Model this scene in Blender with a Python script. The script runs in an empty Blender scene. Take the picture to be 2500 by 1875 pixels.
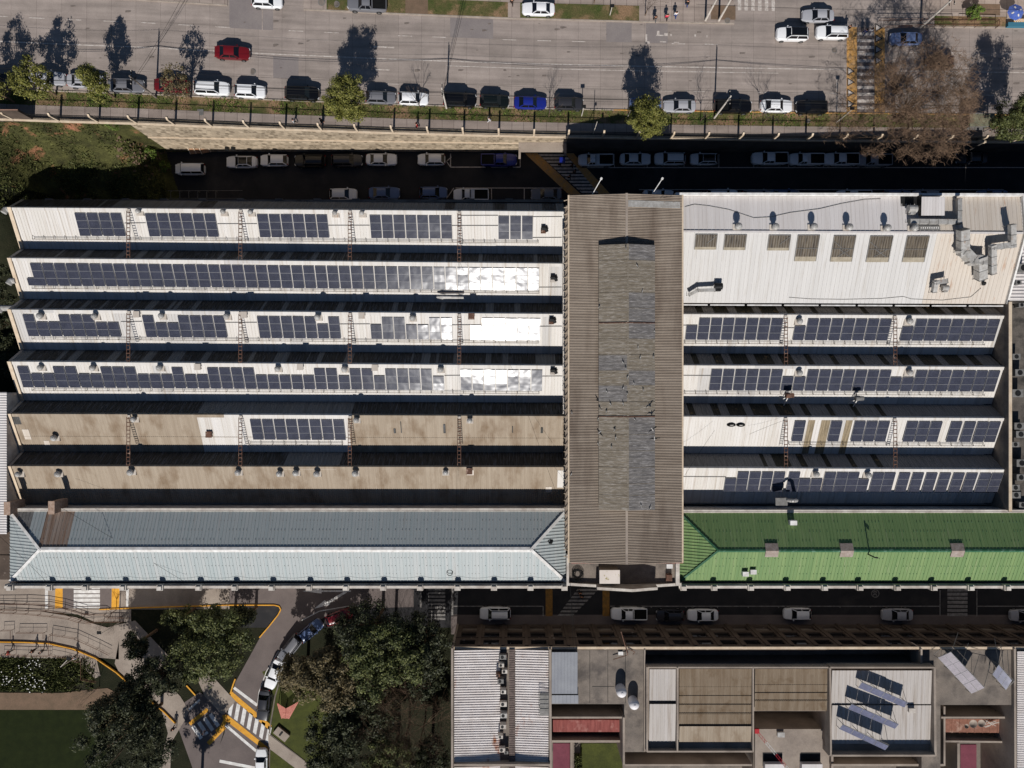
import bpy, math, random
from mathutils import Vector, Matrix, noise
RN = random.Random(11)
U = RN.uniform
SC = bpy.context.scene
COL = SC.collection
FPX, CAMH = 1900.0, 115.0
# survey helper: where a point of the plan lies in metres, given its height
def W(px, py, z=0.0):
    k = (CAMH - z) / FPX
    return Vector(((px - 1250) * k, (937.5 - py) * k, z))
ZT = [(-200, 24), (-110, 18.5), (-80, 15.4), (-67, 14.0), (-59, 13.1), (-49, 12.2), (-33.7, 10.2), (-16, 8.35), (0, 7.0), (18, 6.0), (40, 5.1), (73, 4.1), (110, 3.4), (200, 2.5)]
def zu(x):
    if x <= ZT[0][0]: return ZT[0][1]
    for i in range(len(ZT) - 1):
        a, b = ZT[i], ZT[i + 1]
        if x <= b[0]:
            t = (x - a[0]) / (b[0] - a[0])
            return a[1] + (b[1] - a[1]) * t
    return ZT[-1][1]
def UP(px, py, dz=0.0):
    z = 8.0
    for _ in range(12):
        p = W(px, py, z + dz); z = zu(p.x)
    return Vector((p.x, p.y, z + dz))

class MB:
    def __init__(s): s.v = []; s.f = []; s.m = []
    def add(s, vs, fs, mi=0):
        o = len(s.v); s.v += [tuple(v) for v in vs]
        for f in fs: s.f.append(tuple(i + o for i in f)); s.m.append(mi)
    def quad(s, a, b, c, d, mi=0): s.add([a, b, c, d], [(0, 1, 2, 3)], mi)
    def poly(s, pts, mi=0): s.add(pts, [tuple(range(len(pts)))], mi)
    def box(s, x0, x1, y0, y1, z0, z1, mi=0):
        s.add([(x0, y0, z0), (x1, y0, z0), (x1, y1, z0), (x0, y1, z0), (x0, y0, z1), (x1, y0, z1), (x1, y1, z1), (x0, y1, z1)],
              [(3, 2, 1, 0), (4, 5, 6, 7), (0, 1, 5, 4), (1, 2, 6, 5), (2, 3, 7, 6), (3, 0, 4, 7)], mi)
    def bar(s, a, b, w, h, mi=0, up=Vector((0, 0, 1))):
        a = Vector(a); b = Vector(b); d = (b - a).normalized()
        sd = d.cross(up)
        if sd.length < 1e-4: sd = d.cross(Vector((0, 1, 0)))
        sd.normalize(); n = sd.cross(d).normalized()
        sd = sd * w / 2; n = n * h / 2
        vs = [a - sd - n, a + sd - n, a + sd + n, a - sd + n, b - sd - n, b + sd - n, b + sd + n, b - sd + n]
        s.add(vs, [(0, 1, 2, 3), (7, 6, 5, 4), (0, 4, 5, 1), (1, 5, 6, 2), (2, 6, 7, 3), (3, 7, 4, 0)], mi)
    def tube(s, a, b, r0, r1=None, n=6, mi=0, caps=True):
        a = Vector(a); b = Vector(b); r1 = r0 if r1 is None else r1
        d = (b - a)
        if d.length < 1e-6: return
        d.normalize()
        u = d.cross(Vector((0, 0, 1)))
        if u.length < 1e-3: u = Vector((1, 0, 0))
        u.normalize(); v = d.cross(u)
        vs = []
        for c, r in ((a, r0), (b, r1)):
            for i in range(n):
                t = 2 * math.pi * i / n
                vs.append(c + (u * math.cos(t) + v * math.sin(t)) * r)
        fs = [(i, (i + 1) % n, n + (i + 1) % n, n + i) for i in range(n)]
        if caps: fs += [tuple(range(n))[::-1], tuple(range(n, 2 * n))]
        s.add(vs, fs, mi)
    def path(s, pts, r, n=5, mi=0):
        for i in range(len(pts) - 1): s.tube(pts[i], pts[i + 1], r, r, n, mi, True)
    def lathe(s, c, prof, n=12, mi=0, sx=1, sy=1):
        c = Vector(c); vs = []; k = len(prof)
        for r, z in prof:
            for i in range(n):
                t = 2 * math.pi * i / n
                vs.append((c.x + r * sx * math.cos(t), c.y + r * sy * math.sin(t), c.z + z))
        fs = []
        for j in range(k - 1):
            for i in range(n):
                fs.append((j * n + i, j * n + (i + 1) % n, (j + 1) * n + (i + 1) % n, (j + 1) * n + i))
        fs.append(tuple(range((k - 1) * n, k * n)))
        s.add(vs, fs, mi)
    def prism(s, out, z0, z1, mi=0):
        n = len(out)
        vs = [(p[0], p[1], z0) for p in out] + [(p[0], p[1], z1) for p in out]
        fs = [tuple(range(n))[::-1], tuple(range(n, 2 * n))] + [(i, (i + 1) % n, n + (i + 1) % n, n + i) for i in range(n)]
        s.add(vs, fs, mi)
    # ribbed sheet: A->B runs across the ribs, A->D along them
    def corr(s, A, B, C, D, pitch, amp, kind='t', mi=0):
        A, B, C, D = map(Vector, (A, B, C, D))
        n = max(1, int(round((B - A).length / pitch)))
        nr = (B - A).cross(D - A).normalized()
        if nr.z < 0: nr = -nr
        prof = {'t': [(0, 0), (.62, 0), (.72, 1), (.9, 1)], 'w': [(0, 0), (.25, .5), (.5, 1), (.75, .5)], 'z': [(0, 0), (.5, 1)], 's': [(0, 0), (.86, 0), (.88, 1), (.97, 1)]}[kind]
        ts = []
        for i in range(n):
            for t, h in prof: ts.append(((i + t) / n, h))
        ts.append((1.0, 0))
        vs = []
        for t, h in ts:
            vs.append(A.lerp(B, t) + nr * amp * h); vs.append(D.lerp(C, t) + nr * amp * h)
        s.add(vs, [(2 * i, 2 * i + 2, 2 * i + 3, 2 * i + 1) for i in range(len(ts) - 1)], mi)
    def build(s, name, mats, parent=None, smooth=False, local=False):
        me = bpy.data.meshes.new(name)
        me.from_pydata(s.v, [], s.f)
        if not isinstance(mats, (list, tuple)): mats = [mats]
        for m in mats: me.materials.append(m)
        if len(mats) > 1: me.polygons.foreach_set('material_index', s.m)
        if smooth: me.polygons.foreach_set('use_smooth', [True] * len(s.f))
        me.update()
        o = bpy.data.objects.new(name, me); COL.objects.link(o)
        if parent:
            o.parent = parent
            if not local:      # geometry authored in world metres under unrotated parents
                q = parent; loc = Vector((0, 0, 0))
                while q is not None: loc += q.location; q = q.parent
                o.location = -loc
        return o
def tag(o, label=None, cat=None, group=None, kind=None):
    if label: o['label'] = label
    if cat: o['category'] = cat
    if group: o['group'] = group
    if kind: o['kind'] = kind
    return o
def thing(name, label, cat, group=None, loc=(0, 0, 0)):
    o = bpy.data.objects.new(name, None); COL.objects.link(o); o.location = loc
    o.empty_display_size = .3
    return tag(o, label, cat, group)
def copy_tree(o, parent=None):
    c = o.copy(); COL.objects.link(c)
    if parent: c.parent = parent
    for ch in list(o.children): copy_tree(ch, c)
    return c
def single(mb, name, mats, label, cat, group=None, kind=None, smooth=False):
    o = mb.build(name, mats, None, smooth); return tag(o, label, cat, group, kind)
ORD = ['first', 'second', 'third', 'fourth', 'fifth', 'sixth', 'seventh', 'eighth', 'ninth', 'tenth']

# ------------------------------------------------------------ materials
def s2l(c): 
    c = c / 255.0
    return c / 12.92 if c <= .04045 else ((c + .055) / 1.055) ** 2.4
def col(r, g, b, k=1.0): return (min(1, s2l(r) * k), min(1, s2l(g) * k), min(1, s2l(b) * k), 1)
MATS = {}
def mat(name, c1, c2=None, scale=.5, rough=.8, c3=None, s3=.12, stretch=(1, 1, 1), fine=0.12, metal=0.0, bump=0.0, bscale=20, spec=.15, lo=.35, hi=.65, t3=(.55, .7), st3=None):
    if name in MATS: return MATS[name]
    m = bpy.data.materials.new(name); m.use_nodes = True
    nt = m.node_tree; N = nt.nodes; L = nt.links
    b = N['Principled BSDF']; b.inputs['Roughness'].default_value = rough; b.inputs['Metallic'].default_value = metal
    b.inputs['Specular IOR Level'].default_value = spec
    tc = N.new('ShaderNodeTexCoord')
    def ns(sc, st, det=5):
        mp = N.new('ShaderNodeMapping'); mp.inputs['Scale'].default_value = st
        L.new(tc.outputs['Object'], mp.inputs['Vector'])
        n = N.new('ShaderNodeTexNoise'); n.inputs['Scale'].default_value = sc; n.inputs['Detail'].default_value = det; n.inputs['Roughness'].default_value = .6
        L.new(mp.outputs['Vector'], n.inputs['Vector']); return n
    def ramp(n, a, b_):
        r = N.new('ShaderNodeMapRange'); r.inputs['From Min'].default_value = a; r.inputs['From Max'].default_value = b_
        L.new(n.outputs['Fac'], r.inputs['Value']); return r
    def mix(fac, a, b_, mode='MIX', f=None):
        x = N.new('ShaderNodeMix'); x.data_type = 'RGBA'; x.blend_type = mode
        if fac is not None: L.new(fac, x.inputs['Factor'])
        else: x.inputs['Factor'].default_value = f
        for s_, v in ((6, a), (7, b_)):
            if isinstance(v, tuple): x.inputs[s_].default_value = v
            else: L.new(v, x.inputs[s_])
        return x.outputs[2]
    cur = c1
    if c2: cur = mix(ramp(ns(scale, stretch), lo, hi).outputs[0], c1, c2)
    if c3: cur = mix(ramp(ns(s3, st3 or (1, 1, 1)), t3[0], t3[1]).outputs[0], cur, c3)
    if fine:
        n = ns(9.0, stretch, 3); r = N.new('ShaderNodeMapRange')
        r.inputs['From Min'].default_value = .3; r.inputs['From Max'].default_value = .7
        r.inputs['To Min'].default_value = 1 - fine; r.inputs['To Max'].default_value = 1 + fine
        L.new(n.outputs['Fac'], r.inputs['Value'])
        vm = N.new('ShaderNodeVectorMath'); vm.operation = 'SCALE'
        if isinstance(cur, tuple): vm.inputs[0].default_value = cur[:3]
        else: L.new(cur, vm.inputs[0])
        L.new(r.outputs[0], vm.inputs['Scale']); cur = vm.outputs[0]
    if isinstance(cur, tuple): b.inputs['Base Color'].default_value = cur
    else: L.new(cur, b.inputs['Base Color'])
    if bump:
        n = ns(bscale, (1, 1, 1), 4); bp = N.new('ShaderNodeBump'); bp.inputs['Strength'].default_value = bump; bp.inputs['Distance'].default_value = .1
        L.new(n.outputs['Fac'], bp.inputs['Height']); L.new(bp.outputs['Normal'], b.inputs['Normal'])
    MATS[name] = m
    return m
def G(v, k=1.0): return col(v, v, v, k)
ROOFST = (6, .22, 0)
M = dict(
 white=mat('white_roof_paint', col(204, 200, 195), col(194, 189, 181), .25, .55, col(158, 144, 128), .5, ROOFST, .05, t3=(.52, .82), st3=(5, .2, 0)),
 white3=mat('white_roof_repair_sheet', col(186, 183, 180), col(176, 172, 166), .4, .6, col(150, 132, 112), .6, ROOFST, .07, t3=(.55, .8), st3=(4, .2, 0)),
 sheetw=mat('aged_white_sheet', col(184, 178, 173), col(172, 165, 158), .35, .6, col(140, 126, 112), .5, ROOFST, .08, t3=(.52, .8), st3=(4, .25, 0)),
 white2=mat('plain_white_roof', col(197, 194, 190), col(188, 185, 181), .25, .6, col(176, 170, 162), .5, ROOFST, .06, t3=(.55, .8), st3=(5, .4, .4)),
 whited=mat('white_roof_dirty', col(198, 189, 178), col(186, 175, 162), .3, .6, col(165, 125, 95), .7, ROOFST, .07, t3=(.6, .8), st3=(4, .6, .6)),
 whiteg=mat('pale_grey_sheet', col(208, 203, 200), col(196, 190, 186), .3, .6, None, .5, ROOFST, .06),
 tan=mat('tan_fibre_cement', col(160, 147, 130), col(146, 132, 115), .5, .9, col(122, 104, 85), .35, (5, .12, 0), .14, t3=(.48, .72), st3=(1.5, .8, .5)),
 brown=mat('brown_fibre_cement', col(146, 134, 121), col(128, 116, 104), .5, .9, col(86, 72, 62), .3, (.4, 5, 1), .16, t3=(.52, .75), st3=(.6, .12, 1)),
 monitor=mat('lantern_sheet', col(124, 115, 102), col(106, 97, 84), .8, .8, col(166, 160, 152), 2.2, (.5, 3, 1), .2, t3=(.5, .74), st3=(.6, 6, 1)),
 monitorb=mat('lantern_sheet_bluish', col(112, 108, 104), col(92, 89, 88), .8, .8, col(164, 160, 158), 2.2, (.5, 3, 1), .22, t3=(.5, .74), st3=(.5, 5, 1)),
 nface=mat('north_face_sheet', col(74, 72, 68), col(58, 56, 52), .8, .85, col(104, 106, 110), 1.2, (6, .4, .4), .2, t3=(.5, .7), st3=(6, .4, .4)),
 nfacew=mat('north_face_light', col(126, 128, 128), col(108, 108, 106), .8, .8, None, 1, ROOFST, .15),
 grey=mat('grey_blue_roof', col(170, 172, 170), col(150, 160, 160), .5, .5, col(150, 140, 130), .5, (5, .1, 0), .06, t3=(.62, .85), st3=(3, .2, 0), lo=.3, hi=.7),
 rust=mat('rusty_steel', col(108, 78, 64), col(84, 64, 54), 3, .85, col(165, 140, 125), 2, fine=.2),
 ruststain=mat('rust_streaked_sheet', col(158, 146, 136), col(122, 96, 78), .9, .7, None, .5, (3, .1, 0), .12),
 green=mat('green_roof', col(120, 141, 93), col(96, 123, 79), .5, .65, col(150, 150, 122), .9, (5, .12, 0), .08, t3=(.58, .85), st3=(4, .3, 0), lo=.3, hi=.7),
 greend=mat('dark_green_cap', col(46, 88, 62), col(110, 140, 122), 1.5, .6, fine=.15, lo=.5, hi=.8),
 darkwall=mat('retaining_wall_painted_shade', col(92, 88, 84), col(76, 73, 70), .5, .95, fine=.15),  # darker copy for the right stretch, its shade painted into the colour
 cream=mat('cream_coping', col(205, 188, 165), col(188, 168, 144), 1.2, .85, fine=.1),
 whitewall=mat('white_painted_wall', col(205, 198, 188), col(170, 160, 150), .8, .85, fine=.1),
 galv=mat('galvanised_steel', col(178, 176, 172), col(150, 146, 140), 2, .45, col(140, 112, 92), 1.5, fine=.12, metal=.12, t3=(.6, .75)),
 galvd=mat('dull_steel', col(130, 128, 125), col(110, 108, 104), 2, .55, fine=.15, metal=.15),
 dark=mat('dark_metal', G(40), G(28), 2, .5),
 black=mat('black_rubber', G(22), G(16), 2, .8),
 concrete=mat('concrete', col(158, 146, 134), col(140, 128, 117), .35, .9, col(118, 108, 100), .18, fine=.12, t3=(.52, .72)),
 concd=mat('weathered_concrete', col(130, 120, 110), col(108, 100, 93), .5, .9, col(86, 80, 76), .4, fine=.18, t3=(.5, .7)),
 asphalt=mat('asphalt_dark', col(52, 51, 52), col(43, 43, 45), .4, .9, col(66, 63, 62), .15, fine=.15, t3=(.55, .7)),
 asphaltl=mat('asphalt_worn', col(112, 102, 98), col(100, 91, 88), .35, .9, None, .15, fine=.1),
 paintw=mat('road_paint_white', col(226, 224, 220), col(196, 192, 186), 1.5, .7, fine=.06),
 paintwo=mat('road_paint_worn', col(200, 192, 184), col(162, 150, 140), 3, .8, fine=.12),
 painty=mat('road_paint_yellow', col(222, 164, 62), col(200, 142, 52), 1.2, .7, fine=.08),
 paintyo=mat('road_paint_yellow_worn', col(196, 146, 80), col(166, 134, 96), 2, .8, fine=.15),
 soil=mat('bare_soil', col(120, 99, 82), col(104, 88, 72), .8, .95, fine=.15),
 brick=mat('weathered_brick', col(172, 150, 134), col(146, 120, 102), 3, .9, fine=.2),
 roofdk=mat('grimy_flat_roof', col(104, 97, 90), col(82, 77, 72), .7, .9, col(60, 57, 54), .5, fine=.2, t3=(.5, .65)),
 kerb=mat('kerb_stone', col(170, 158, 146), col(146, 134, 122), .8, .9),
 grass=mat('verge_grass', col(66, 78, 38), col(100, 90, 60), .5, .95, col(138, 112, 86), .35, fine=.45, t3=(.47, .6), bump=.6),
 lawn=mat('mown_lawn', col(26, 33, 11), col(33, 40, 15), .8, .95, None, .3, fine=.2, bump=.3),
 lawnl=mat('bright_lawn', col(74, 78, 38), col(62, 66, 34), .8, .95, fine=.25, bump=.3),
 bank=mat('bank_vegetation', col(46, 46, 27), col(82, 82, 46), .45, .95, col(150, 102, 78), .24, fine=.5, t3=(.57, .66), bump=1.0, bscale=6),
 bankd=mat('dark_undergrowth', col(30, 33, 20), col(40, 40, 27), .6, .95, fine=.4, bump=1.0, bscale=6),
 bark=mat('bark', col(120, 100, 82), col(90, 74, 60), 3, .95),
 twig=mat('twigs', col(126, 103, 84), col(98, 80, 65), .5, .95),
 twigd=mat('twigs_dark', col(104, 92, 84), col(84, 74, 68), .5, .95),
 tyre=mat('tyre', G(26), G(18), 3, .85), rim=mat('rim', G(150), G(120), 3, .35, metal=.7, fine=0),
 red=mat('red_roof', col(148, 86, 80), col(122, 66, 62), .9, .8, col(164, 116, 108), .7, (4, .5, 1), .12),
 maroon=mat('maroon_floor', col(120, 66, 78), col(108, 58, 70), .8, .8), 
 stucco=mat('facade_plaster', col(92, 80, 71), col(74, 64, 57), .4, .9, col(136, 124, 114), 1.5, fine=.12, t3=(.64, .72)),
 domew=mat('white_dome', col(225, 222, 222), col(210, 206, 206), 1, .35, fine=.03),
 lampw=mat('pale_post', col(208, 200, 190), col(186, 178, 168), 1.5, .7),
 cable=mat('cable', G(30), G(22), 1, .7),
 skin=mat('skin', col(196, 144, 118), None, fine=0), hair=mat('hair', col(38, 28, 22), None, fine=0),
)
def car_paint(name, c, flake=.12):
    m = mat(name, c, tuple(min(1, x * 1.06) for x in c[:3]) + (1,), 2, .28, fine=.02, spec=.5)
    b = m.node_tree.nodes['Principled BSDF']; b.inputs['Coat Weight'].default_value = .35; b.inputs['Coat Roughness'].default_value = .08
    return m
CP = dict(white=car_paint('paint_white', col(226, 226, 226)), silver=car_paint('paint_silver', col(160, 160, 164)), grey=car_paint('paint_grey', col(108, 108, 112)),
 dgrey=car_paint('paint_dark_grey', col(46, 46, 50)), black=car_paint('paint_black', col(10, 10, 12)), red=car_paint('paint_red', col(104, 20, 26)), dred=car_paint('paint_dark_red', col(96, 20, 26)),
 blue=car_paint('paint_blue', col(26, 38, 118)), lblue=car_paint('paint_steel_blue', col(88, 104, 138)), green=car_paint('paint_dark_green', col(14, 20, 18)), brown=car_paint('paint_brown', col(66, 44, 36)))
def glassm(name, c, rough=.06):
    m = mat(name, c, None, fine=0, rough=rough, spec=.5); return m
GL = glassm('car_glass', col(18, 20, 24)); LENS = glassm('lamp_lens', col(205, 205, 205)); TAIL = glassm('tail_lens', col(150, 20, 20), .2)
WG = glassm('window_glass', col(20, 20, 22), .1)

# solar panel glass: cells drawn as a grid, glossy cover
def solar_mat(name, c, rough):
    m = bpy.data.materials.new(name); m.use_nodes = True; nt = m.node_tree; N = nt.nodes; L = nt.links
    b = N['Principled BSDF']; b.inputs['Roughness'].default_value = rough; b.inputs['Specular IOR Level'].default_value = .19
    uv = N.new('ShaderNodeUVMap'); uv.uv_map = 'UVMap'
    br = N.new('ShaderNodeTexBrick'); br.offset = 0; br.inputs['Scale'].default_value = 1
    br.inputs['Brick Width'].default_value = .1; br.inputs['Row Height'].default_value = .1667; br.inputs['Mortar Size'].default_value = .006; br.inputs['Mortar Smooth'].default_value = .2
    br.inputs['Color1'].default_value = c; br.inputs['Color2'].default_value = tuple(x * 1.25 for x in c[:3]) + (1,)
    br.inputs['Mortar'].default_value = col(92, 94, 108)
    L.new(uv.outputs[0], br.inputs['Vector'])
    g = N.new('ShaderNodeNewGeometry'); n = N.new('ShaderNodeTexNoise'); n.inputs['Scale'].default_value = 1.1; n.inputs['Detail'].default_value = 3
    L.new(g.outputs['Position'], n.inputs['Vector'])
    mr = N.new('ShaderNodeMapRange'); mr.inputs['To Min'].default_value = .7; mr.inputs['To Max'].default_value = 1.35; L.new(n.outputs['Fac'], mr.inputs['Value'])
    vm = N.new('ShaderNodeVectorMath'); vm.operation = 'SCALE'; L.new(br.outputs['Color'], vm.inputs[0]); L.new(mr.outputs[0], vm.inputs['Scale'])
    L.new(vm.outputs[0], b.inputs['Base Color'])
    # slight pillowing of each module's glass
    n2 = N.new('ShaderNodeTexNoise'); n2.inputs['Scale'].default_value = .8; n2.inputs['Detail'].default_value = 1
    L.new(g.outputs['Position'], n2.inputs['Vector'])
    bp = N.new('ShaderNodeBump'); bp.inputs['Strength'].default_value = .2; bp.inputs['Distance'].default_value = .08
    L.new(n2.outputs['Fac'], bp.inputs['Height']); L.new(bp.outputs['Normal'], b.inputs['Normal'])
    MATS[name] = m; return m
M['solar'] = solar_mat('solar_cells', col(42, 44, 54), .15)
M['solarm'] = solar_mat('solar_cells_tilted', col(84, 86, 106), .3)
M['solarl'] = solar_mat('solar_cells_reflection_tint', col(120, 112, 118), .45)  # pale pinkish base colour stands for what this rack's glass reflects
M['alu'] = mat('panel_frame', col(150, 150, 152), None, fine=.04, rough=.4)

# striped stone masonry and slabbed road use brick textures
def brick_mat(name, c1, c2, mortar, w, h, ms, axis, noise_amt=.5, off=.5, rough=.9):
    m = bpy.data.materials.new(name); m.use_nodes = True; nt = m.node_tree; N = nt.nodes; L = nt.links
    b = N['Principled BSDF']; b.inputs['Roughness'].default_value = rough; b.inputs['Specular IOR Level'].default_value = .2
    tc = N.new('ShaderNodeTexCoord'); sp = N.new('ShaderNodeSeparateXYZ'); L.new(tc.outputs['Object'], sp.inputs[0])
    cb = N.new('ShaderNodeCombineXYZ'); L.new(sp.outputs[axis[0]], cb.inputs[0]); L.new(sp.outputs[axis[1]], cb.inputs[1])
    nz = N.new('ShaderNodeTexNoise'); nz.inputs['Scale'].default_value = 1.2; nz.inputs['Detail'].default_value = 4; L.new(tc.outputs['Object'], nz.inputs['Vector'])
    vec = cb.outputs[0]
    if noise_amt:
        sb = N.new('ShaderNodeVectorMath'); sb.operation = 'SCALE'; sb.inputs['Scale'].default_value = noise_amt; L.new(nz.outputs['Color'], sb.inputs[0])
        ad = N.new('ShaderNodeVectorMath'); L.new(cb.outputs[0], ad.inputs[0]); L.new(sb.outputs[0], ad.inputs[1]); vec = ad.outputs[0]
    br = N.new('ShaderNodeTexBrick'); br.offset = off; br.inputs['Scale'].default_value = 1; br.inputs['Brick Width'].default_value = w; br.inputs['Row Height'].default_value = h
    br.inputs['Mortar Size'].default_value = ms; br.inputs['Mortar Smooth'].default_value = .3
    br.inputs['Color1'].default_value = c1; br.inputs['Color2'].default_value = c2; br.inputs['Mortar'].default_value = mortar
    L.new(vec, br.inputs['Vector'])
    n2 = N.new('ShaderNodeTexNoise'); n2.inputs['Scale'].default_value = .35; n2.inputs['Detail'].default_value = 6; n2.inputs['Roughness'].default_value = .65; L.new(tc.outputs['Object'], n2.inputs['Vector'])
    n3 = N.new('ShaderNodeTexNoise'); n3.inputs['Scale'].default_value = 12; n3.inputs['Detail'].default_value = 3; L.new(tc.outputs['Object'], n3.inputs['Vector'])
    mp = N.new('ShaderNodeMapping'); mp.inputs['Scale'].default_value = (.05, 1.3, 1); L.new(tc.outputs['Object'], mp.inputs['Vector'])
    n4 = N.new('ShaderNodeTexNoise'); n4.inputs['Scale'].default_value = 1; n4.inputs['Detail'].default_value = 4; L.new(mp.outputs[0], n4.inputs['Vector'])
    def mrg(n, a, b_):
        r = N.new('ShaderNodeMapRange'); r.inputs['From Min'].default_value = .3; r.inputs['From Max'].default_value = .7; r.inputs['To Min'].default_value = a; r.inputs['To Max'].default_value = b_
        L.new(n.outputs['Fac'], r.inputs['Value']); return r.outputs[0]
    mu = N.new('ShaderNodeMath'); mu.operation = 'MULTIPLY'; L.new(mrg(n2, .84, 1.12), mu.inputs[0]); L.new(mrg(n3, .9, 1.1), mu.inputs[1])
    mu2 = N.new('ShaderNodeMath'); mu2.operation = 'MULTIPLY'; L.new(mu.outputs[0], mu2.inputs[0]); L.new(mrg(n4, .78, 1.14), mu2.inputs[1])
    vm = N.new('ShaderNodeVectorMath'); vm.operation = 'SCALE'; L.new(br.outputs['Color'], vm.inputs[0]); L.new(mu2.outputs[0], vm.inputs['Scale'])
    L.new(vm.outputs[0], b.inputs['Base Color'])
    MATS[name] = m; return m
M['stone'] = brick_mat('stone_masonry', col(182, 165, 142), col(118, 105, 88), col(158, 144, 124), .62, .75, .08, (0, 2), .7)
M['road'] = brick_mat('slabbed_concrete_road', col(154, 142, 134), col(145, 134, 126), col(112, 102, 96), 3.1, 3.2, .018, (0, 1), .1, 0)
M['walk'] = brick_mat('paved_walk', col(160, 146, 136), col(150, 136, 126), col(104, 92, 86), 1.6, 2.3, .03, (0, 1), .02, 0)

def leaf_mat(name, a, b_, c):
    m = bpy.data.materials.new(name); m.use_nodes = True; nt = m.node_tree; N = nt.nodes; L = nt.links
    b = N['Principled BSDF']; b.inputs['Roughness'].default_value = .6; b.inputs['Specular IOR Level'].default_value = .25
    g = N.new('ShaderNodeNewGeometry'); r = N.new('ShaderNodeValToRGB')
    e = r.color_ramp.elements; e[0].position = 0; e[0].color = a; e[1].position = 1; e[1].color = c
    x = r.color_ramp.elements.new(.5); x.color = b_
    L.new(g.outputs['Random Per Island'], r.inputs[0]); L.new(r.outputs[0], b.inputs['Base Color'])
    MATS[name] = m; return m
M['leafy'] = leaf_mat('leaves_yellow_green', col(74, 78, 32), col(100, 100, 44), col(132, 128, 68))
M['leafg'] = leaf_mat('leaves_green', col(52, 58, 30), col(74, 80, 42), col(104, 106, 62))
M['leafd'] = leaf_mat('leaves_dark', col(34, 38, 24), col(48, 52, 32), col(72, 74, 48))
M['leafb'] = leaf_mat('leaves_olive_brown', col(70, 64, 42), col(92, 82, 56), col(122, 108, 78))
M['leafbr'] = leaf_mat('leaves_bright', col(64, 84, 30), col(84, 104, 40), col(112, 128, 56))
SKYS = 0.05; EXPO = -0.1
# ------------------------------------------------------------ terrain, roads
def S(mb, name, mats, smooth=False): 
    o = mb.build(name, mats, None, smooth); o['kind'] = 'structure'; return o
def frange(a, b, st):
    n = max(1, int(math.ceil((b - a) / st))); return [a + (b - a) * i / n for i in range(n + 1)]
# sheet that follows the falling profile of the upper road
def strip(mb, x0, x1, y0, y1, dz, mi=0, skirt=0):
    fy0 = y0 if callable(y0) else (lambda x: y0); fy1 = y1 if callable(y1) else (lambda x: y1)
    xs = frange(x0, x1, 1.5); vs = []
    for x in xs: vs += [(x, fy0(x), zu(x) + dz), (x, fy1(x), zu(x) + dz)]
    mb.add(vs, [(2 * i, 2 * i + 2, 2 * i + 3, 2 * i + 1) for i in range(len(xs) - 1)], mi)
    if skirt:
        for f in (fy0, fy1):
            vs = []
            for x in xs: vs += [(x, f(x), zu(x) + dz), (x, f(x), zu(x) + dz - skirt)]
            mb.add(vs, [(2 * i, 2 * i + 2, 2 * i + 3, 2 * i + 1) for i in range(len(xs) - 1)], mi)
        for x in (x0, x1):
            mb.quad((x, fy0(x), zu(x) + dz), (x, fy1(x), zu(x) + dz), (x, fy1(x), zu(x) + dz - skirt), (x, fy0(x), zu(x) + dz - skirt), mi)
XL, XR = -160, 160
WY = 34.3
m = MB(); m.quad((-900, -900, -.3), (900, -900, -.3), (900, 900, -.3), (-900, 900, -.3)); S(m, 'ground', M['concd'])
m = MB(); xs = frange(XL, XR, 2.0); ys = [WY + .5, 60, 90, 140]; vs = [(x, y, zu(x) - .35) for x in xs for y in ys]
m.add(vs, [(i * 4 + j, (i + 1) * 4 + j, (i + 1) * 4 + j + 1, i * 4 + j + 1) for i in range(len(xs) - 1) for j in range(3)])
for yy in (WY + .5, 140): 
    m.add([(x, yy, z) for x in xs for z in (zu(x) - .35, -.4)], [(2 * i, 2 * i + 2, 2 * i + 3, 2 * i + 1) for i in range(len(xs) - 1)])
S(m, 'upper_terrain', M['soil'])
m = MB(); strip(m, XL, XR, WY + .1, 36.35, .12, 0, .4); S(m, 'pavement', M['walk'])
m = MB(); strip(m, XL, XR, 36.35, 38.2, .08, 0, .4); S(m, 'verge', M['grass'])
m = MB(); strip(m, XL, 14.2, 38.2, 38.36, .13, 0, .4); strip(m, 14.2, XR, 38.2, 38.36, .13, 1, .4); S(m, 'kerb', [M['kerb'], M['paintyo']])
m = MB(); strip(m, XL, XR, 38.36, 80, 0, 0, 0); S(m, 'upper_road', M['road'])
A0, A1 = UP(742, 30).x, UP(1792, 30).x; B0, B1 = UP(2252, 60).x, XR; C0, C1 = XL, UP(556, 10).x
m = MB()
for a, b_ in ((A0, A1), (B0, B1), (C0, C1)):
    strip(m, a, b_, 50.62, 50.78, .14, 0, .4)
    strip(m, a, b_, 50.78, 72, .12, 1, .4)
S(m, 'far_pavement', [M['kerb'], M['walk']])
m = MB()
for p0, p1, mi in ((798, 851, 0), (895, 990, 0), (990, 1045, 1), (1045, 1240, 0), (1270, 1560, 0)):
    strip(m, UP(p0, 20).x, UP(p1, 20).x, 50.8, 52.9, .15, mi)
strip(m, UP(2280, 60).x, UP(2455, 60).x, 50.85, 52.2, .15, 0); strip(m, UP(1735, 40).x, UP(1795, 40).x, 51.2, 53.2, .15, 1)
strip(m, UP(2385, 20).x, UP(2440, 20).x, 52.4, 54, .15, 1)
S(m, 'far_verge', [M['grass'], M['soil']])
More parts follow.
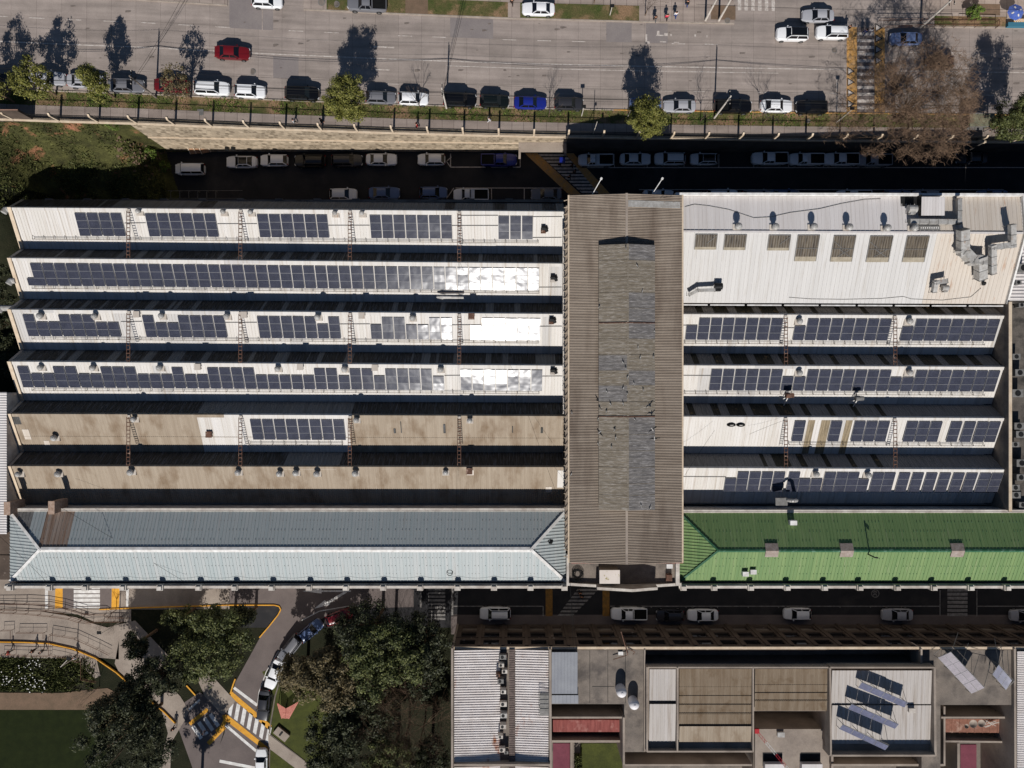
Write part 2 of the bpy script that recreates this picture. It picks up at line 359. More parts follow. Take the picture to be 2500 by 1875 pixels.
# patched slabs and side street
m = MB()
for a, b_, y0, y1 in ((1480, 1542, 45.7 + 2.1, 50.55), (1577, 1630, 47.8, 50.55), (1099, 1204, 47.8, 50.5), (667, 729, 41.3, 44.2), (560, 667, 47.7, 53), (2400, 2470, 38.6, 41)):
    strip(m, UP(a, 100).x, UP(b_, 100).x, y0, y1, .008)
S(m, 'road_patch', mat('road_patch_grey', col(134, 126, 122), col(124, 116, 114), .4, .9, fine=.1))
m = MB()
for _ in range(60):
    x, y, r = U(-68, 75), 41.5 + RN.choice((1.3, 4.6, 8.0)) + RN.gauss(0, .35), U(.08, .32); P = []
    for i in range(9): a = i / 9 * 6.283; P.append((x + math.cos(a) * r * U(1.2, 2.6), y + math.sin(a) * r * U(.35, .7), zu(x) + .01 + math.cos(a) * 0))
    m.add(P, [tuple(range(9))])
S(m, 'oil_stains', mat('oil_stain', col(104, 95, 89), col(122, 112, 104), 4, .8, fine=.2))
# upper road markings
m = MB()
strip(m, XL, UP(2066, 170).x, 44.42, 44.56, .015, 0)
strip(m, UP(1090, 150).x, UP(1900, 150).x, 43.8, 43.9, .015, 0)
strip(m, UP(2140, 170).x, XR, 44.3, 44.44, .015, 0)
for px in list(range(-20, 560, 91)) + [705, 792, 972, 1055, 1227, 1312, 1396, 1640, 1720]:
    x = UP(px, 60).x; strip(m, x, x + 1.9, 47.7, 47.8, .015, 0)
for px in (2080, 2220, 2320, 2378, 2450): x = UP(px, 120).x; strip(m, x, x + 1.8, 47.0, 47.1, .015)
for px in (945, 1613, 1693, 1850, 1935, 2017, 2400): x = UP(px, 220).x; strip(m, x, x + 1.6, 41.05, 41.13, .015)
x = UP(912, 112).x; strip(m, x, x + 2.8, 46.0, 46.2, .015); x = UP(915, 165).x; strip(m, x, x + 2.0, 42.9, 43.1, .015)
x = UP(2042, 200).x; strip(m, x, x + .12, 38.5, 43.6, .015)
# worn lettering patches and zebra at the far kerb
for a, b_, y0, y1 in ((1576, 1580, 48.2, 49.3), (1580, 1586, 48.0, 48.3), (1602, 1620, 49.1, 49.25), (1604, 1610, 49.25, 49.8), (1622, 1630, 49.1, 49.5), (1636, 1640, 49.1, 49.4), (1611, 1626, 48.2, 48.35), (1645, 1658, 48.2, 48.3), (1695, 1699, 49.1, 49.4), (1725, 1727, 49, 49.3)):
    strip(m, UP(a, 90).x, UP(b_, 90).x, y0 - .3, y1 - .3, .015)
for i in range(6):
    x = UP(1801 + i * 16.5, 14).x; strip(m, x, x + .5, 52.6, 56, .15 if i < 0 else .02)
S(m, 'road_markings', M['paintwo'])
# raised crossing on the upper road: zebra between two yellow bands of triangles
xa, xb, xc, xd = UP(2067, 170).x, UP(2092, 170).x, UP(2135, 170).x, UP(2160, 170).x
m = MB(); strip(m, xa, xb, 38.5, 50.5, .02, 0); strip(m, xc, xd, 38.5, 50.5, .02, 0)
strip(m, xb, xc, 38.5, 50.5, .012, 1)
y = 38.9
while y < 50: strip(m, xb + .05, xc - .05, y, y + .42, .03, 2); y += .95
y = 39
while y < 50:
    for (u, v) in ((xa, xb), (xc, xd)):
        w_ = v - u
        if (u == xa and y > 44.5) or (u == xc and y < 44.5): continue
        m.add([(u + .08, y, zu(u) + .04), (u + .08, y + 1.25, zu(u) + .04), (u + w_ * .8, y + .62, zu(v) + .04)], [(0, 1, 2)], 3)
        m.add([(u + .2, y + .22, zu(u) + .055), (u + .2, y + 1.03, zu(u) + .055), (u + w_ * .62, y + .62, zu(v) + .055)], [(0, 1, 2)], 2)
    y += 1.55
S(m, 'upper_crossing', [M['paintyo'], M['asphaltl'], M['paintwo'], M['asphalt']])
# manhole covers
m = MB()
def disc(m, c, r, mi=0, n=20):
    m.add([(c[0] + r * math.cos(2 * math.pi * i / n), c[1] + r * math.sin(2 * math.pi * i / n), c[2]) for i in range(n)], [tuple(range(n))], mi)
for px, py, r in ((616, 175, .45), (785, 5, .5), (821, 10, .45), (2037, 123, .38), (1973, 295, .3), (1776, 50, .4)):
    p = UP(px, py, .17 if py < 60 or py > 280 else .02); disc(m, p, r, 0); disc(m, p + Vector((0, 0, .01)), r * .8, 1)
S(m, 'manhole_covers', [M['galvd'], M['concd']])

# retaining wall of stone, with coping ledge
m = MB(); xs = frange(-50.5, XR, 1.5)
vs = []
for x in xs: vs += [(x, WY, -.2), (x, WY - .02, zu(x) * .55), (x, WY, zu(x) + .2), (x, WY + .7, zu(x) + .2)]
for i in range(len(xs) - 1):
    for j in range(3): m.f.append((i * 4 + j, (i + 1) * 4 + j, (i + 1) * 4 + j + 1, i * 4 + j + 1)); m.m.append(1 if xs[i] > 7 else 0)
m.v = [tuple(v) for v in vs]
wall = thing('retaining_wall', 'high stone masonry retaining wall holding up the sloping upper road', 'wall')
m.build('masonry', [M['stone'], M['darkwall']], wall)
m = MB()
for i in range(len(xs) - 1):
    if xs[i] > 3: break
    z0, z1 = zu(xs[i]) * .5 + .9, zu(xs[i + 1]) * .5 + .9
    m.add([(xs[i], WY - .16, z0), (xs[i + 1], WY - .16, z1), (xs[i + 1], WY, z1), (xs[i], WY, z0), (xs[i], WY - .16, z0 - .15), (xs[i + 1], WY - .16, z1 - .15)], [(0, 1, 2, 3), (4, 5, 1, 0)])
m.build('ledge', M['cream'], wall)
# landing at the head of the diagonal crossing
m = MB(); a = W(1266, 362, 4.6); b_ = W(1383, 340, 4.6)
m.box(a.x, b_.x, a.y - .5, WY - .03, 4.4, 4.65); m.box(a.x, a.x + .3, a.y - 1.1, a.y, 3.2, 4.7); m.box(b_.x - .3, b_.x, a.y - .7, a.y - .48, 3.2, 4.7)
m.build('landing', M['concrete'], wall)
m = MB(); m.box(b_.x - .9, b_.x - .1, a.y - 1.6, a.y - .9, 2.4, 3.3); m.build('sign_box', CP['blue'], wall)

# hillside left of the wall
def hill(x, y):
    t = (WY + .6 - y) / 9.6
    top = zu(min(x, -49)) - .3
    tt = max(0, min(1, t))
    a = top - (top - 4.3) * (1 - (1 - min(1, tt * 2.6)) ** 1.6)            # steep bank over the pit
    a -= max(0, tt - .4) * 2.6
    b_ = top - tt * 4.2 - max(0, t - 1) * 4.0
    w_ = max(0, min(1, (x + 70.5) / 5.0)); w_ = w_ * w_ * (3 - 2 * w_)
    z = b_ * (1 - w_) + a * w_
    e = max(0, min(1, (x + 55.5 + (WY - y) * -.35) / 4.5)); e = e * e * (3 - 2 * e)
    z = z * (1 - e) + (-.1) * e if y < WY + .1 else z
    n = noise.noise(Vector((x * .35, y * .35, 3))) * .9 + noise.noise(Vector((x * 1.2, y * 1.2, 7))) * .35
    return z + n * (1 if z > .4 else .1) * (0 if y > WY - .3 else 1)
m = MB(); xs = frange(-120, -45.5, .6); ys = frange(-8, WY + .55, .6); n = len(ys)
m.add([(x, y, hill(x, y) if y > 10 else hill(x, 10) * max(0, (y + 8) / 18) + .2) for x in xs for y in ys], [(i * n + j, (i + 1) * n + j, (i + 1) * n + j + 1, i * n + j + 1) for i in range(len(xs) - 1) for j in range(n - 1) if not (xs[i] > -66.5 and ys[j] < 24.5)])
m.m = [1 if (m.v[f[0]][0] < -66 and m.v[f[0]][1] < 27) else 0 for f in m.f]; S(m, 'hillside', [M['bank'], M['bankd']], True)

# lower streets
def pp(m, pts, z, mi=0): m.add([tuple(W(a, b_, z)) for a, b_ in pts], [tuple(range(len(pts)))], mi)
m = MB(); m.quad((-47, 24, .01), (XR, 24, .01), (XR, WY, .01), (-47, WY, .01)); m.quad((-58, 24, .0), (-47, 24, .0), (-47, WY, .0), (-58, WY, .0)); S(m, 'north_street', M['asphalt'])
m = MB()
def pline(m, pts, w, z, mi=0, n=0):
    P = [W(a, b_, z) for a, b_ in pts]
    for i in range(len(P) - 1):
        d = (P[i + 1] - P[i]).normalized(); s_ = Vector((-d.y, d.x, 0)) * w / 2
        m.quad(P[i] - s_, P[i + 1] - s_, P[i + 1] + s_, P[i] + s_, mi)
pline(m, [(1100, 375), (1100, 408), (1270, 408)], .14, .03); pline(m, [(1270, 375), (1270, 408)], .12, .031); pline(m, [(1183, 400), (1183, 408)], .12, .031)
pline(m, [(1100, 408), (1090, 394), (1102, 383)], .12, .033); pline(m, [(1415, 409), (2500, 409)], .12, .03)
for px in (1500, 1580, 1670, 1755, 1840, 1925, 2010, 2095): pline(m, [(px, 376), (px, 409)], .1, .031)
pline(m, [(1112, 459), (1380, 459)], .12, .03); pline(m, [(1200, 459), (1200, 490)], .12, .031); pline(m, [(1280, 459), (1280, 490)], .12, .031); pline(m, [(1090, 485), (1108, 459)], .12, .032); pline(m, [(1560, 463), (2450, 463)], .1, .03)
S(m, 'north_street_lines', M['paintwo'])
m = MB()
pp(m, [(1281, 374), (1312, 374), (1420, 476), (1390, 476)], .03, 0); pp(m, [(1380, 374), (1400, 374), (1492, 476), (1464, 476)], .03, 0)
for i in range(12):
    t0 = i / 12; t1 = t0 + .052
    l0, l1 = 1314 + 110 * t0, 1314 + 110 * t1; r0, r1 = 1380 + 84 * t0, 1380 + 84 * t1; y0, y1 = 376 + 98 * t0, 376 + 98 * t1
    pp(m, [(l0, y0), (r0, y0), (r1, y1), (l1, y1)], .035, 1)
S(m, 'diagonal_crossing', [M['paintyo'], M['paintwo']])
m = MB()   # south side
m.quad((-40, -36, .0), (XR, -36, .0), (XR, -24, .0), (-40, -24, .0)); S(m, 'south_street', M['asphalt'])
m = MB(); pp(m, [(-260, 1400), (560, 1400), (560, 1487), (-260, 1490)], .02); S(m, 'concrete_street', M['concrete'])
m = MB(); pp(m, [(153, 1432), (180, 1432), (180, 1488), (153, 1488)], .026); pp(m, [(244, 1432), (272, 1432), (272, 1486), (244, 1486)], .026); pp(m, [(180, 1432), (244, 1432), (244, 1490), (180, 1490)], .025); S(m, 'crossing_surface', M['asphaltl'])
m = MB(); pp(m, [(555, 1400), (860, 1400), (1010, 1440), (1010, 1482), (860, 1486), (790, 1508), (730, 1548), (690, 1600), (660, 1655), (640, 1720), (640, 1760), (662, 1800), (655, 1990), (470, 1990), (520, 1860), (548, 1790), (560, 1720), (575, 1665), (600, 1620), (634, 1558), (688, 1485), (684, 1478), (555, 1478)], .012)
pp(m, [(420, 1735), (487, 1690), (556, 1730), (545, 1790), (520, 1875), (505, 1990), (400, 1990), (470, 1875)], .011)
S(m, 'curved_road', M['asphaltl'])
m = MB()
pp(m, [(110, 1432), (117, 1432), (117, 1487), (110, 1487)], .03); pp(m, [(308, 1432), (315, 1432), (313, 1481), (308, 1481)], .03)
for i in range(6): pp(m, [(180, 1430 + i * 10.4), (244, 1430 + i * 10.4), (244, 1438 + i * 10.4), (180, 1438 + i * 10.4)], .03)
pp(m, [(151, 1490), (243, 1490), (243, 1493), (151, 1493)], .03)
# diagonal crossing in the park road
for i in range(7):
    cx, cy = 563 + i * 15.3, 1706 + i * 15.2 * .72
    pp(m, [(cx, cy), (cx + 8.5, cy + 5), (cx + 1, cy + 44), (cx - 7, cy + 38)], .03)
pline(m, [(571, 1679), (628, 1722)], .42, .03); pline(m, [(548, 1768), (628, 1836)], .4, .03); pline(m, [(536, 1858), (622, 1875)], .45, .03)
pline(m, [(628, 1722), (632, 1690), (650, 1640), (680, 1590)], .1, .031); pline(m, [(736, 1515), (780, 1492), (850, 1480), (905, 1478)], .12, .03)
pline(m, [(560, 1706), (549, 1741)], .12, .03)
# small zebra in the shade of the tree
for i in range(4): pp(m, [(467 + i * 14, 1776 - i * 10), (475 + i * 14, 1770 - i * 10), (495 + i * 14, 1800 - i * 10), (488 + i * 14, 1806 - i * 10)], .03)
pline(m, [(440, 1752), (488, 1708)], .3, .03)
# arrows on the street
P = [(738, 1443), (785, 1436), (785, 1441), (857, 1441), (857, 1445), (785, 1445), (785, 1449)]; pp(m, P, .03)
pp(m, [(767, 1486), (793, 1465), (797, 1470), (842, 1443), (848, 1446), (805, 1472), (806, 1476)], .034)
S(m, 'park_road_markings', M['paintw'])
m = MB()
for i in range(9): pp(m, [(1046, 1436 + i * 9), (1087, 1436 + i * 9), (1087, 1441.5 + i * 9), (1046, 1441.5 + i * 9)], .03)
pline(m, [(1027, 1432), (1027, 1483)], .25, .03); pline(m, [(1104, 1432), (1104, 1515)], .3, .03)
for i in range(9):
    t = i / 9; y = 1438 + 78 * t; xl = 1420 - 68 * t
    pp(m, [(xl - 50 * (1 - t) * .2, y), (xl + 42 - 8 * t, y), (xl + 38 - 8 * t, y + 5), (xl - 50 * (1 - t) * .2 - 4, y + 5)], .03)
pline(m, [(1106, 1480), (1326, 1480), (1326, 1515)], .12, .03); pline(m, [(1106, 1516), (1290, 1516)], .12, .03)
pline(m, [(1490, 1480), (2295, 1480)], .12, .03); pline(m, [(2295, 1440), (2295, 1515)], .12, .031); pline(m, [(2385, 1440), (2385, 1515)], .12, .031); pline(m, [(2385, 1480), (2500, 1480)], .12, .03)
for px in (1590, 1675, 1752, 1827, 1901, 1975, 2051, 2125, 2201): pline(m, [(px, 1480), (px, 1484)], .1, .031)
for i in range(8): pp(m, [(2313, 1437 + i * 10), (2362, 1437 + i * 10), (2362, 1444 + i * 10), (2313, 1444 + i * 10)], .03)
# 30 in a ring
c = W(2137, 1449, .03)
for i in range(24):
    a0, a1 = i / 24 * 2 * math.pi, (i + 1) / 24 * 2 * math.pi
    m.quad(*[(c.x + r * math.cos(t), c.y + r * math.sin(t), .03) for r, t in ((.6, a0), (.6, a1), (.5, a1), (.5, a0))])
S(m, 'south_street_lines', mat('old_road_paint', col(150, 146, 142), col(110, 106, 102), 2, .8, fine=.15))
def text(name, body, loc, size, rz, m_, tilt=0, extrude=.003):
    cu = bpy.data.curves.new(name, 'FONT'); cu.body = body; cu.size = size; cu.extrude = extrude; cu.align_x = 'CENTER'; cu.align_y = 'CENTER'
    o = bpy.data.objects.new(name, cu); dg = bpy.context.evaluated_depsgraph_get(); COL.objects.link(o); dg.update()
    me = bpy.data.meshes.new_from_object(o.evaluated_get(dg)); COL.objects.unlink(o); bpy.data.objects.remove(o)
    me.materials.clear(); me.materials.append(m_); q = bpy.data.objects.new(name, me); COL.objects.link(q)
    q.location = loc; q.rotation_euler = (tilt, 0, rz); return q
t = text('speed_limit_marking', '30', (c.x, c.y, .031), .75, math.radians(90), MATS['old_road_paint']); t['kind'] = 'structure'
m = MB()
pp(m, [(135, 1430), (153, 1430), (153, 1489), (134, 1489)], .03); pp(m, [(273, 1430), (293, 1430), (290, 1485), (272, 1485)], .03)
pline(m, [(563, 1693), (660, 1790)], .5, .03) if 0 else pp(m, [(566, 1688), (663, 1771), (659, 1784), (562, 1700)], .03)
pp(m, [(549, 1746), (555, 1745), (656, 1826), (656, 1834), (640, 1827), (549, 1758)], .03)
pline(m, [(463, 1768), (507, 1732)], .55, .03); pline(m, [(508, 1816), (548, 1775)], .6, .03)
S(m, 'yellow_markings', M['painty'])
m = MB(); pp(m, [(1332, 1436), (1349, 1436), (1349, 1516), (1332, 1516)], .03); pp(m, [(1471, 1440), (1488, 1440), (1488, 1516), (1471, 1516)], .03)
S(m, 'worn_yellow_bands', mat('dirty_yellow_paint', col(150, 108, 52), col(112, 88, 52), 2, .8, fine=.2))
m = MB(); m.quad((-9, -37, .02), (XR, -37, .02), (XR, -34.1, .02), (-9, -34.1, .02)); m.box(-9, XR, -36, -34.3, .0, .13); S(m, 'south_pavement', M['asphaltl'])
# park: paths, beds, lawn
m = MB(); pp(m, [(-260, 1440), (560, 1470), (700, 1470), (1030, 1440), (1110, 1440), (1110, 2100), (-260, 2100)], -.02); S(m, 'park_ground', M['bankd'])
m = MB()
pp(m, [(-260, 1486), (95, 1492), (190, 1508), (225, 1522), (262, 1532), (290, 1565), (290, 1610), (235, 1605), (180, 1583), (120, 1570), (60, 1568), (-260, 1566)], .05)
pp(m, [(-260, 1490), (320, 1484), (320, 1518), (230, 1518), (190, 1500), (90, 1491), (-260, 1489)], .052)
pp(m, [(262, 1532), (330, 1515), (420, 1610), (380, 1640), (290, 1565)], .05)
pp(m, [(290, 1565), (380, 1640), (440, 1700), (462, 1735), (450, 1760), (420, 1810), (408, 1990), (360, 1990), (410, 1790), (395, 1735), (290, 1640), (280, 1620)], .05)
pp(m, [(120, 1572), (180, 1585), (235, 1607), (245, 1650), (232, 1656), (192, 1620), (150, 1608), (-260, 1600), (-260, 1566)], .06)
pp(m, [(478, 1650), (505, 1636), (575, 1712), (549, 1742), (549, 1752), (500, 1700)], .05)
pp(m, [(655, 1792), (748, 1862), (800, 1990), (750, 1990), (720, 1875), (655, 1826)], .05)
S(m, 'park_paths', M['concrete'])
m = MB(); pp(m, [(-260, 1690), (150, 1692), (215, 1684), (262, 1680), (300, 1700), (260, 1735), (-260, 1733)], .03); S(m, 'dirt_path', M['soil'])
m = MB(); pp(m, [(-260, 1733), (260, 1733), (260, 2100), (-260, 2100)], .035); S(m, 'lawn', M['lawn'])
m = MB(); pp(m, [(640, 1640), (700, 1620), (800, 1700), (800, 1900), (720, 1865), (655, 1790), (655, 1770), (670, 1700)], .02); pp(m, [(660, 1830), (720, 1875), (750, 1990), (655, 1990)], .02); S(m, 'park_lawn', M['lawnl'])
# yellow painted kerbs
def kerbline(m, pts, w, h, z=0, mi=0):
    P = [W(a, b_, z) for a, b_ in pts]
    for i in range(len(P) - 1): m.bar(P[i] + Vector((0, 0, h / 2)), P[i + 1] + Vector((0, 0, h / 2 + .001 * i)), w, h, mi)
m = MB(); kerbline(m, [(243, 1488), (330, 1484), (450, 1480), (560, 1477), (670, 1477), (682, 1480), (686, 1488), (680, 1500), (658, 1528), (634, 1556)], .15, .16)
kerbline(m, [(575, 1657), (570, 1670), (563, 1693)], .18, .16); kerbline(m, [(548, 1745), (551, 1757), (544, 1772), (530, 1785)], .55, .16); kerbline(m, [(456, 1673), (478, 1697)], .18, .16)
kerbline(m, [(654, 1830), (655, 1900)], .2, .16)
kerbline(m, [(-100, 1562), (0, 1566), (60, 1567), (120, 1570), (180, 1583), (235, 1606), (285, 1640), (330, 1680), (400, 1735), (430, 1765)], .14, .3)
S(m, 'yellow_kerb', M['painty'])
m = MB(); kerbline(m, [(760, 1535), (715, 1585), (690, 1640), (672, 1700), (662, 1760), (658, 1790)], .18, .14); kerbline(m, [(660, 1792), (745, 1858)], .08, .1); S(m, 'park_kerb', M['concd'])

# blades of grass and weeds
def tufts(name, n, pt, h, w, m_):
    m = MB()
    for _ in range(n):
        p = pt()
        if p is None: continue
        a = U(0, 6.28); s_ = U(.5, 1.3); d = Vector((math.cos(a), math.sin(a), 0)) * w * s_; q = Vector((U(-1, 1), U(-1, 1), 0)) * h * .9 * s_
        p = Vector(p); m.add([p - d, p + d, p + q + Vector((0, 0, h * s_))], [(0, 1, 2)])
    o = m.build(name, m_); o['kind'] = 'stuff'; o['label'] = {'verge_weeds': 'green and straw coloured weeds along the verge of the upper road', 'bank_scrub': 'low green scrub covering the bank left of the stone wall', 'flower_bed': 'ground cover with white flowers beside the park path'}.get(name, name.replace('_', ' ')); o['category'] = 'vegetation'
def vpt():
    x = U(-80, 78); 
    if noise.noise(Vector((x * .25, 5, 0))) < U(-.4, .3): return None
    return (x, U(36.3, 38.3), zu(x) + .08)
tufts('verge_weeds', 15000, vpt, .2, .07, M['leafbr'])
def bpt():
    x, y = U(-78, -49), U(23, WY + .3)
    if noise.noise(Vector((x * .3, y * .3, 2))) < U(-.5, .25): return None
    z = hill(x, y)
    return (x, y, z - .02) if z > 1 else None
tufts('bank_scrub', 30000, bpt, .3, .1, M['leafg'])
def fpt():
    p = W(U(-60, 230), U(1605, 1688), 0); return tuple(p) if noise.noise(p * .3) > U(-.5, .3) else None
tufts('flower_bed', 9000, fpt, .35, .12, M['leafg'])
m = MB()
for cx, cy, n, sx, sy in ((95, 1668, 40, 14, 8), (62, 1650, 30, 12, 14), (10, 1652, 22, 14, 5), (88, 1620, 24, 10, 8), (30, 1664, 20, 22, 7)):
    for _ in range(n * 2 // 3):
        p = W(RN.gauss(cx, sx), RN.gauss(cy, sy), 0); r = U(.04, .1)
        m.add([p + Vector((r * math.cos(t), r * math.sin(t), .42)) for t in (0, 1.2, 2.5, 3.7, 5)], [(0, 1, 2, 3, 4)])
o = m.build('white_flowers', M['paintw']); tag(o, 'scattered white flowers in the park bed', 'flowers', None, 'stuff')
# ------------------------------------------------------------ factory halls
ZR, ZV = 10.3, 7.5
RUNN = 1.75
def lerp(a, b, t): return a + (b - a) * t
PROF = {'s': [(0, 0), (.84, 0), (.87, 1), (.97, 1)], 'w': [(0, 0), (.25, .6), (.5, 1), (.75, .6)], 'z': [(0, 0), (.5, 1)], 't': [(0, 0), (.5, 0), (.62, 1), (.88, 1)]}
def ribs(m, b0, b1, up, Lf, pitch, amp, kind='s', mf=None, both=0):
    b0, b1, up = Vector(b0), Vector(b1), Vector(up)
    d = b1 - b0; nr = d.cross(up).normalized()
    if nr.z < 0: nr = -nr
    n = max(1, int(round(d.length / pitch))); ts = []
    for i in range(n):
        for t, h in PROF[kind]: ts.append(((i + t) / n, h))
    ts.append((1.0, 0))
    for i in range(len(ts) - 1):
        (t0, h0), (t1, h1) = ts[i], ts[i + 1]
        a, b_ = b0 + d * t0 + nr * amp * h0, b0 + d * t1 + nr * amp * h1
        l0, l1 = (Lf(t0), Lf(t1)) if Lf else (1, 1)
        mi = mf(b0 + d * (t0 + t1) / 2) if mf else 0
        m.quad(a, b_, b_ + up * l1, a + up * l0, mi)
class Block: pass
def make_block(x0, x1, ridges, last_foot):
    B = Block(); B.x0, B.x1 = x0, x1; B.r = []
    for yl, yr in ridges: B.r.append(((937.5 - yl) * (CAMH - ZR) / FPX, (937.5 - yr) * (CAMH - ZR) / FPX))
    B.f = []
    for i in range(len(ridges)):
        if i + 1 < len(ridges): B.f.append((B.r[i + 1][0] + RUNN, B.r[i + 1][1] + RUNN))
        else: B.f.append(last_foot)
    return B
def ry(B, k, x): return lerp(B.r[k][0], B.r[k][1], (x - B.x0) / (B.x1 - B.x0))
def fy(B, k, x): return lerp(B.f[k][0], B.f[k][1], (x - B.x0) / (B.x1 - B.x0))
def on_slope(B, k, x, s, h=0):      # s metres down the south slope, h above it
    r = Vector((x, ry(B, k, x), ZR)); f = Vector((x, fy(B, k, x), ZV)); d = (f - r).normalized(); n = Vector((0, -d.z, d.y)) * -1
    if n.z < 0: n = -n
    return r + d * s + n * h
def px2x(px, z): return (px - 1250) * (CAMH - z) / FPX
def tooth_sheets(B, k, parent, mats, mf, nmats, nf, pitch=.42, kind='s'):
    x0, x1 = B.x0, B.x1
    m = MB(); a, b_ = Vector((x0, fy(B, k, x0), ZV)), Vector((x1, fy(B, k, x1), ZV))
    up = Vector((0, ry(B, k, (x0 + x1) / 2) - fy(B, k, (x0 + x1) / 2), ZR - ZV))
    r0 = Vector((x0, ry(B, k, x0), ZR)); r1 = Vector((x1, ry(B, k, x1), ZR))
    # ruled between foot and ridge lines
    n = int((x1 - x0) / pitch); prof = PROF[kind]; pts = []
    nr = Vector((0, -(ZR - ZV), (r0 - a).y)).normalized(); nr = Vector((0, -abs(nr.y), abs(nr.z)))
    for i in range(n):
        for t, h in prof: pts.append(((i + t) / n, h))
    pts.append((1, 0)); vs = []
    for t, h in pts: vs += [a.lerp(b_, t) + nr * h * (.035 if kind == 's' else .05), r0.lerp(r1, t) + nr * h * (.035 if kind == 's' else .05)]
    o = len(m.v); m.v += [tuple(v) for v in vs]
    for i in range(len(pts) - 1):
        m.f.append((2 * i, 2 * i + 2, 2 * i + 3, 2 * i + 1)); m.m.append(mf(lerp(x0, x1, (pts[i][0] + pts[i + 1][0]) / 2)) if mf else 0)
    roof = m.build('roof_slope', mats, parent)
    # ridge capping
    m = MB(); xs = frange(x0, x1, 6)
    for i in range(len(xs) - 1):
        q = [Vector((x, ry(B, k, x), ZR + .07)) for x in (xs[i], xs[i + 1])]
        dn = Vector((0, -.38, -.16)); dn2 = Vector((0, .2, -.22))
        mi = mf(xs[i]) if mf else 0
        m.quad(q[0], q[1], q[1] + dn, q[0] + dn, mi); m.quad(q[0], q[1], q[1] + dn2, q[0] + dn2, mi)
    m.build('ridge_cap', mats, roof)
    # steep north face
    m = MB(); f0 = Vector((x0, r0.y + RUNN, ZV - .05)); f1 = Vector((x1, r1.y + RUNN, ZV - .05)); pts = []
    n = int((x1 - x0) / .36)
    for i in range(n):
        for t, h in PROF['w']: pts.append(((i + t) / n, h))
    pts.append((1, 0)); nn = Vector((0, .84, .54)); vs = []
    for t, h in pts: vs += [r0.lerp(r1, t) + nn * h * .05, f0.lerp(f1, t) + nn * h * .05]
    m.v = [tuple(v) for v in vs]
    for i in range(len(pts) - 1): m.f.append((2 * i, 2 * i + 2, 2 * i + 3, 2 * i + 1)); m.m.append(nf(lerp(x0, x1, pts[i][0])))
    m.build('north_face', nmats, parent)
    # valley gutter
    m = MB(); ga, gb = Vector((x0, fy(B, k, x0) - .05, ZV - .05)), Vector((x1, fy(B, k, x1) - .05, ZV - .05))
    m.bar(ga, gb, .3, .12); m.build('valley_gutter', M['galvd'], parent)
    return roof
def guard_rail(B, k, roof, xa, xb, s=4.15):
    m = MB(); n = max(1, int((xb - xa) / 1.45)); P = []
    for i in range(n + 1):
        x = lerp(xa, xb, i / n); p = on_slope(B, k, x, s, .03); q = on_slope(B, k, x, s - .1, .55)
        m.bar(p, q, .05, .05); m.bar(on_slope(B, k, x - .12, s - .5, .03), q, .04, .04); P.append((p, q))
    for i in range(n):
        for t in (.45, .97): m.bar(P[i][0].lerp(P[i][1], t), P[i + 1][0].lerp(P[i + 1][1], t), .04, .04)
    m.build('guard_rail', M['concd'], roof)
def vent_mb(m, p, r=.3, h=.65, base=True):
    if base: m.box(p.x - .48, p.x + .48, p.y - .45, p.y + .45, p.z - .5, p.z + .12, 1)
    m.lathe(p, [(r * .62, -.1), (r * .62, h - r * 1.0), (r * .8, h - r * .9), (r * 1.05, h - r * .45), (r * 1.1, h - r * .1), (r * .95, h + r * .3), (r * .6, h + r * .6), (r * .25, h + r * .7), (r * .22, h + r * .8)], 14, 0)
    for i in range(14):
        t = 2 * math.pi * i / 14; c, s_ = math.cos(t), math.sin(t)
        m.bar(p + Vector((c * r * 1.05, s_ * r * 1.05, h - r * .8)), p + Vector((c * r * .62, s_ * r * .62, h + r * .62)), .02, .05, 2)
def roof_vent(B, k, px, py, roof, r=.3, h=.7):
    # foot such that the ball shows at this spot
    x = px2x(px, ZR); s = max(.35, (ry(B, k, x) - (937.5 - py) * (CAMH - ZR) / FPX) / .88)
    p = on_slope(B, k, x, s, .05); m = MB(); vent_mb(m, p, r, h); m.build('roof_vent', [M['galv'], M['whited'], M['galvd']], roof, False)
def cowl_vent(B, k, px, py, roof):
    x = px2x(px, ZR); s = max(.35, (ry(B, k, x) - (937.5 - py) * (CAMH - ZR) / FPX) / .88); p = on_slope(B, k, x, s, 0)
    m = MB(); m.box(p.x - .3, p.x + .3, p.y - .3, p.y + .3, p.z - .3, p.z + .45); m.box(p.x - .42, p.x + .42, p.y - .42, p.y + .42, p.z + .55, p.z + .62)
    for a, b_ in ((-1, -1), (1, -1), (-1, 1), (1, 1)): m.box(p.x + a * .3 - .03, p.x + a * .3 + .03, p.y + b_ * .3 - .03, p.y + b_ * .3 + .03, p.z + .45, p.z + .56)
    m.build('vent_box', M['rust'] if U(0, 1) < .3 else M['whited'], roof)

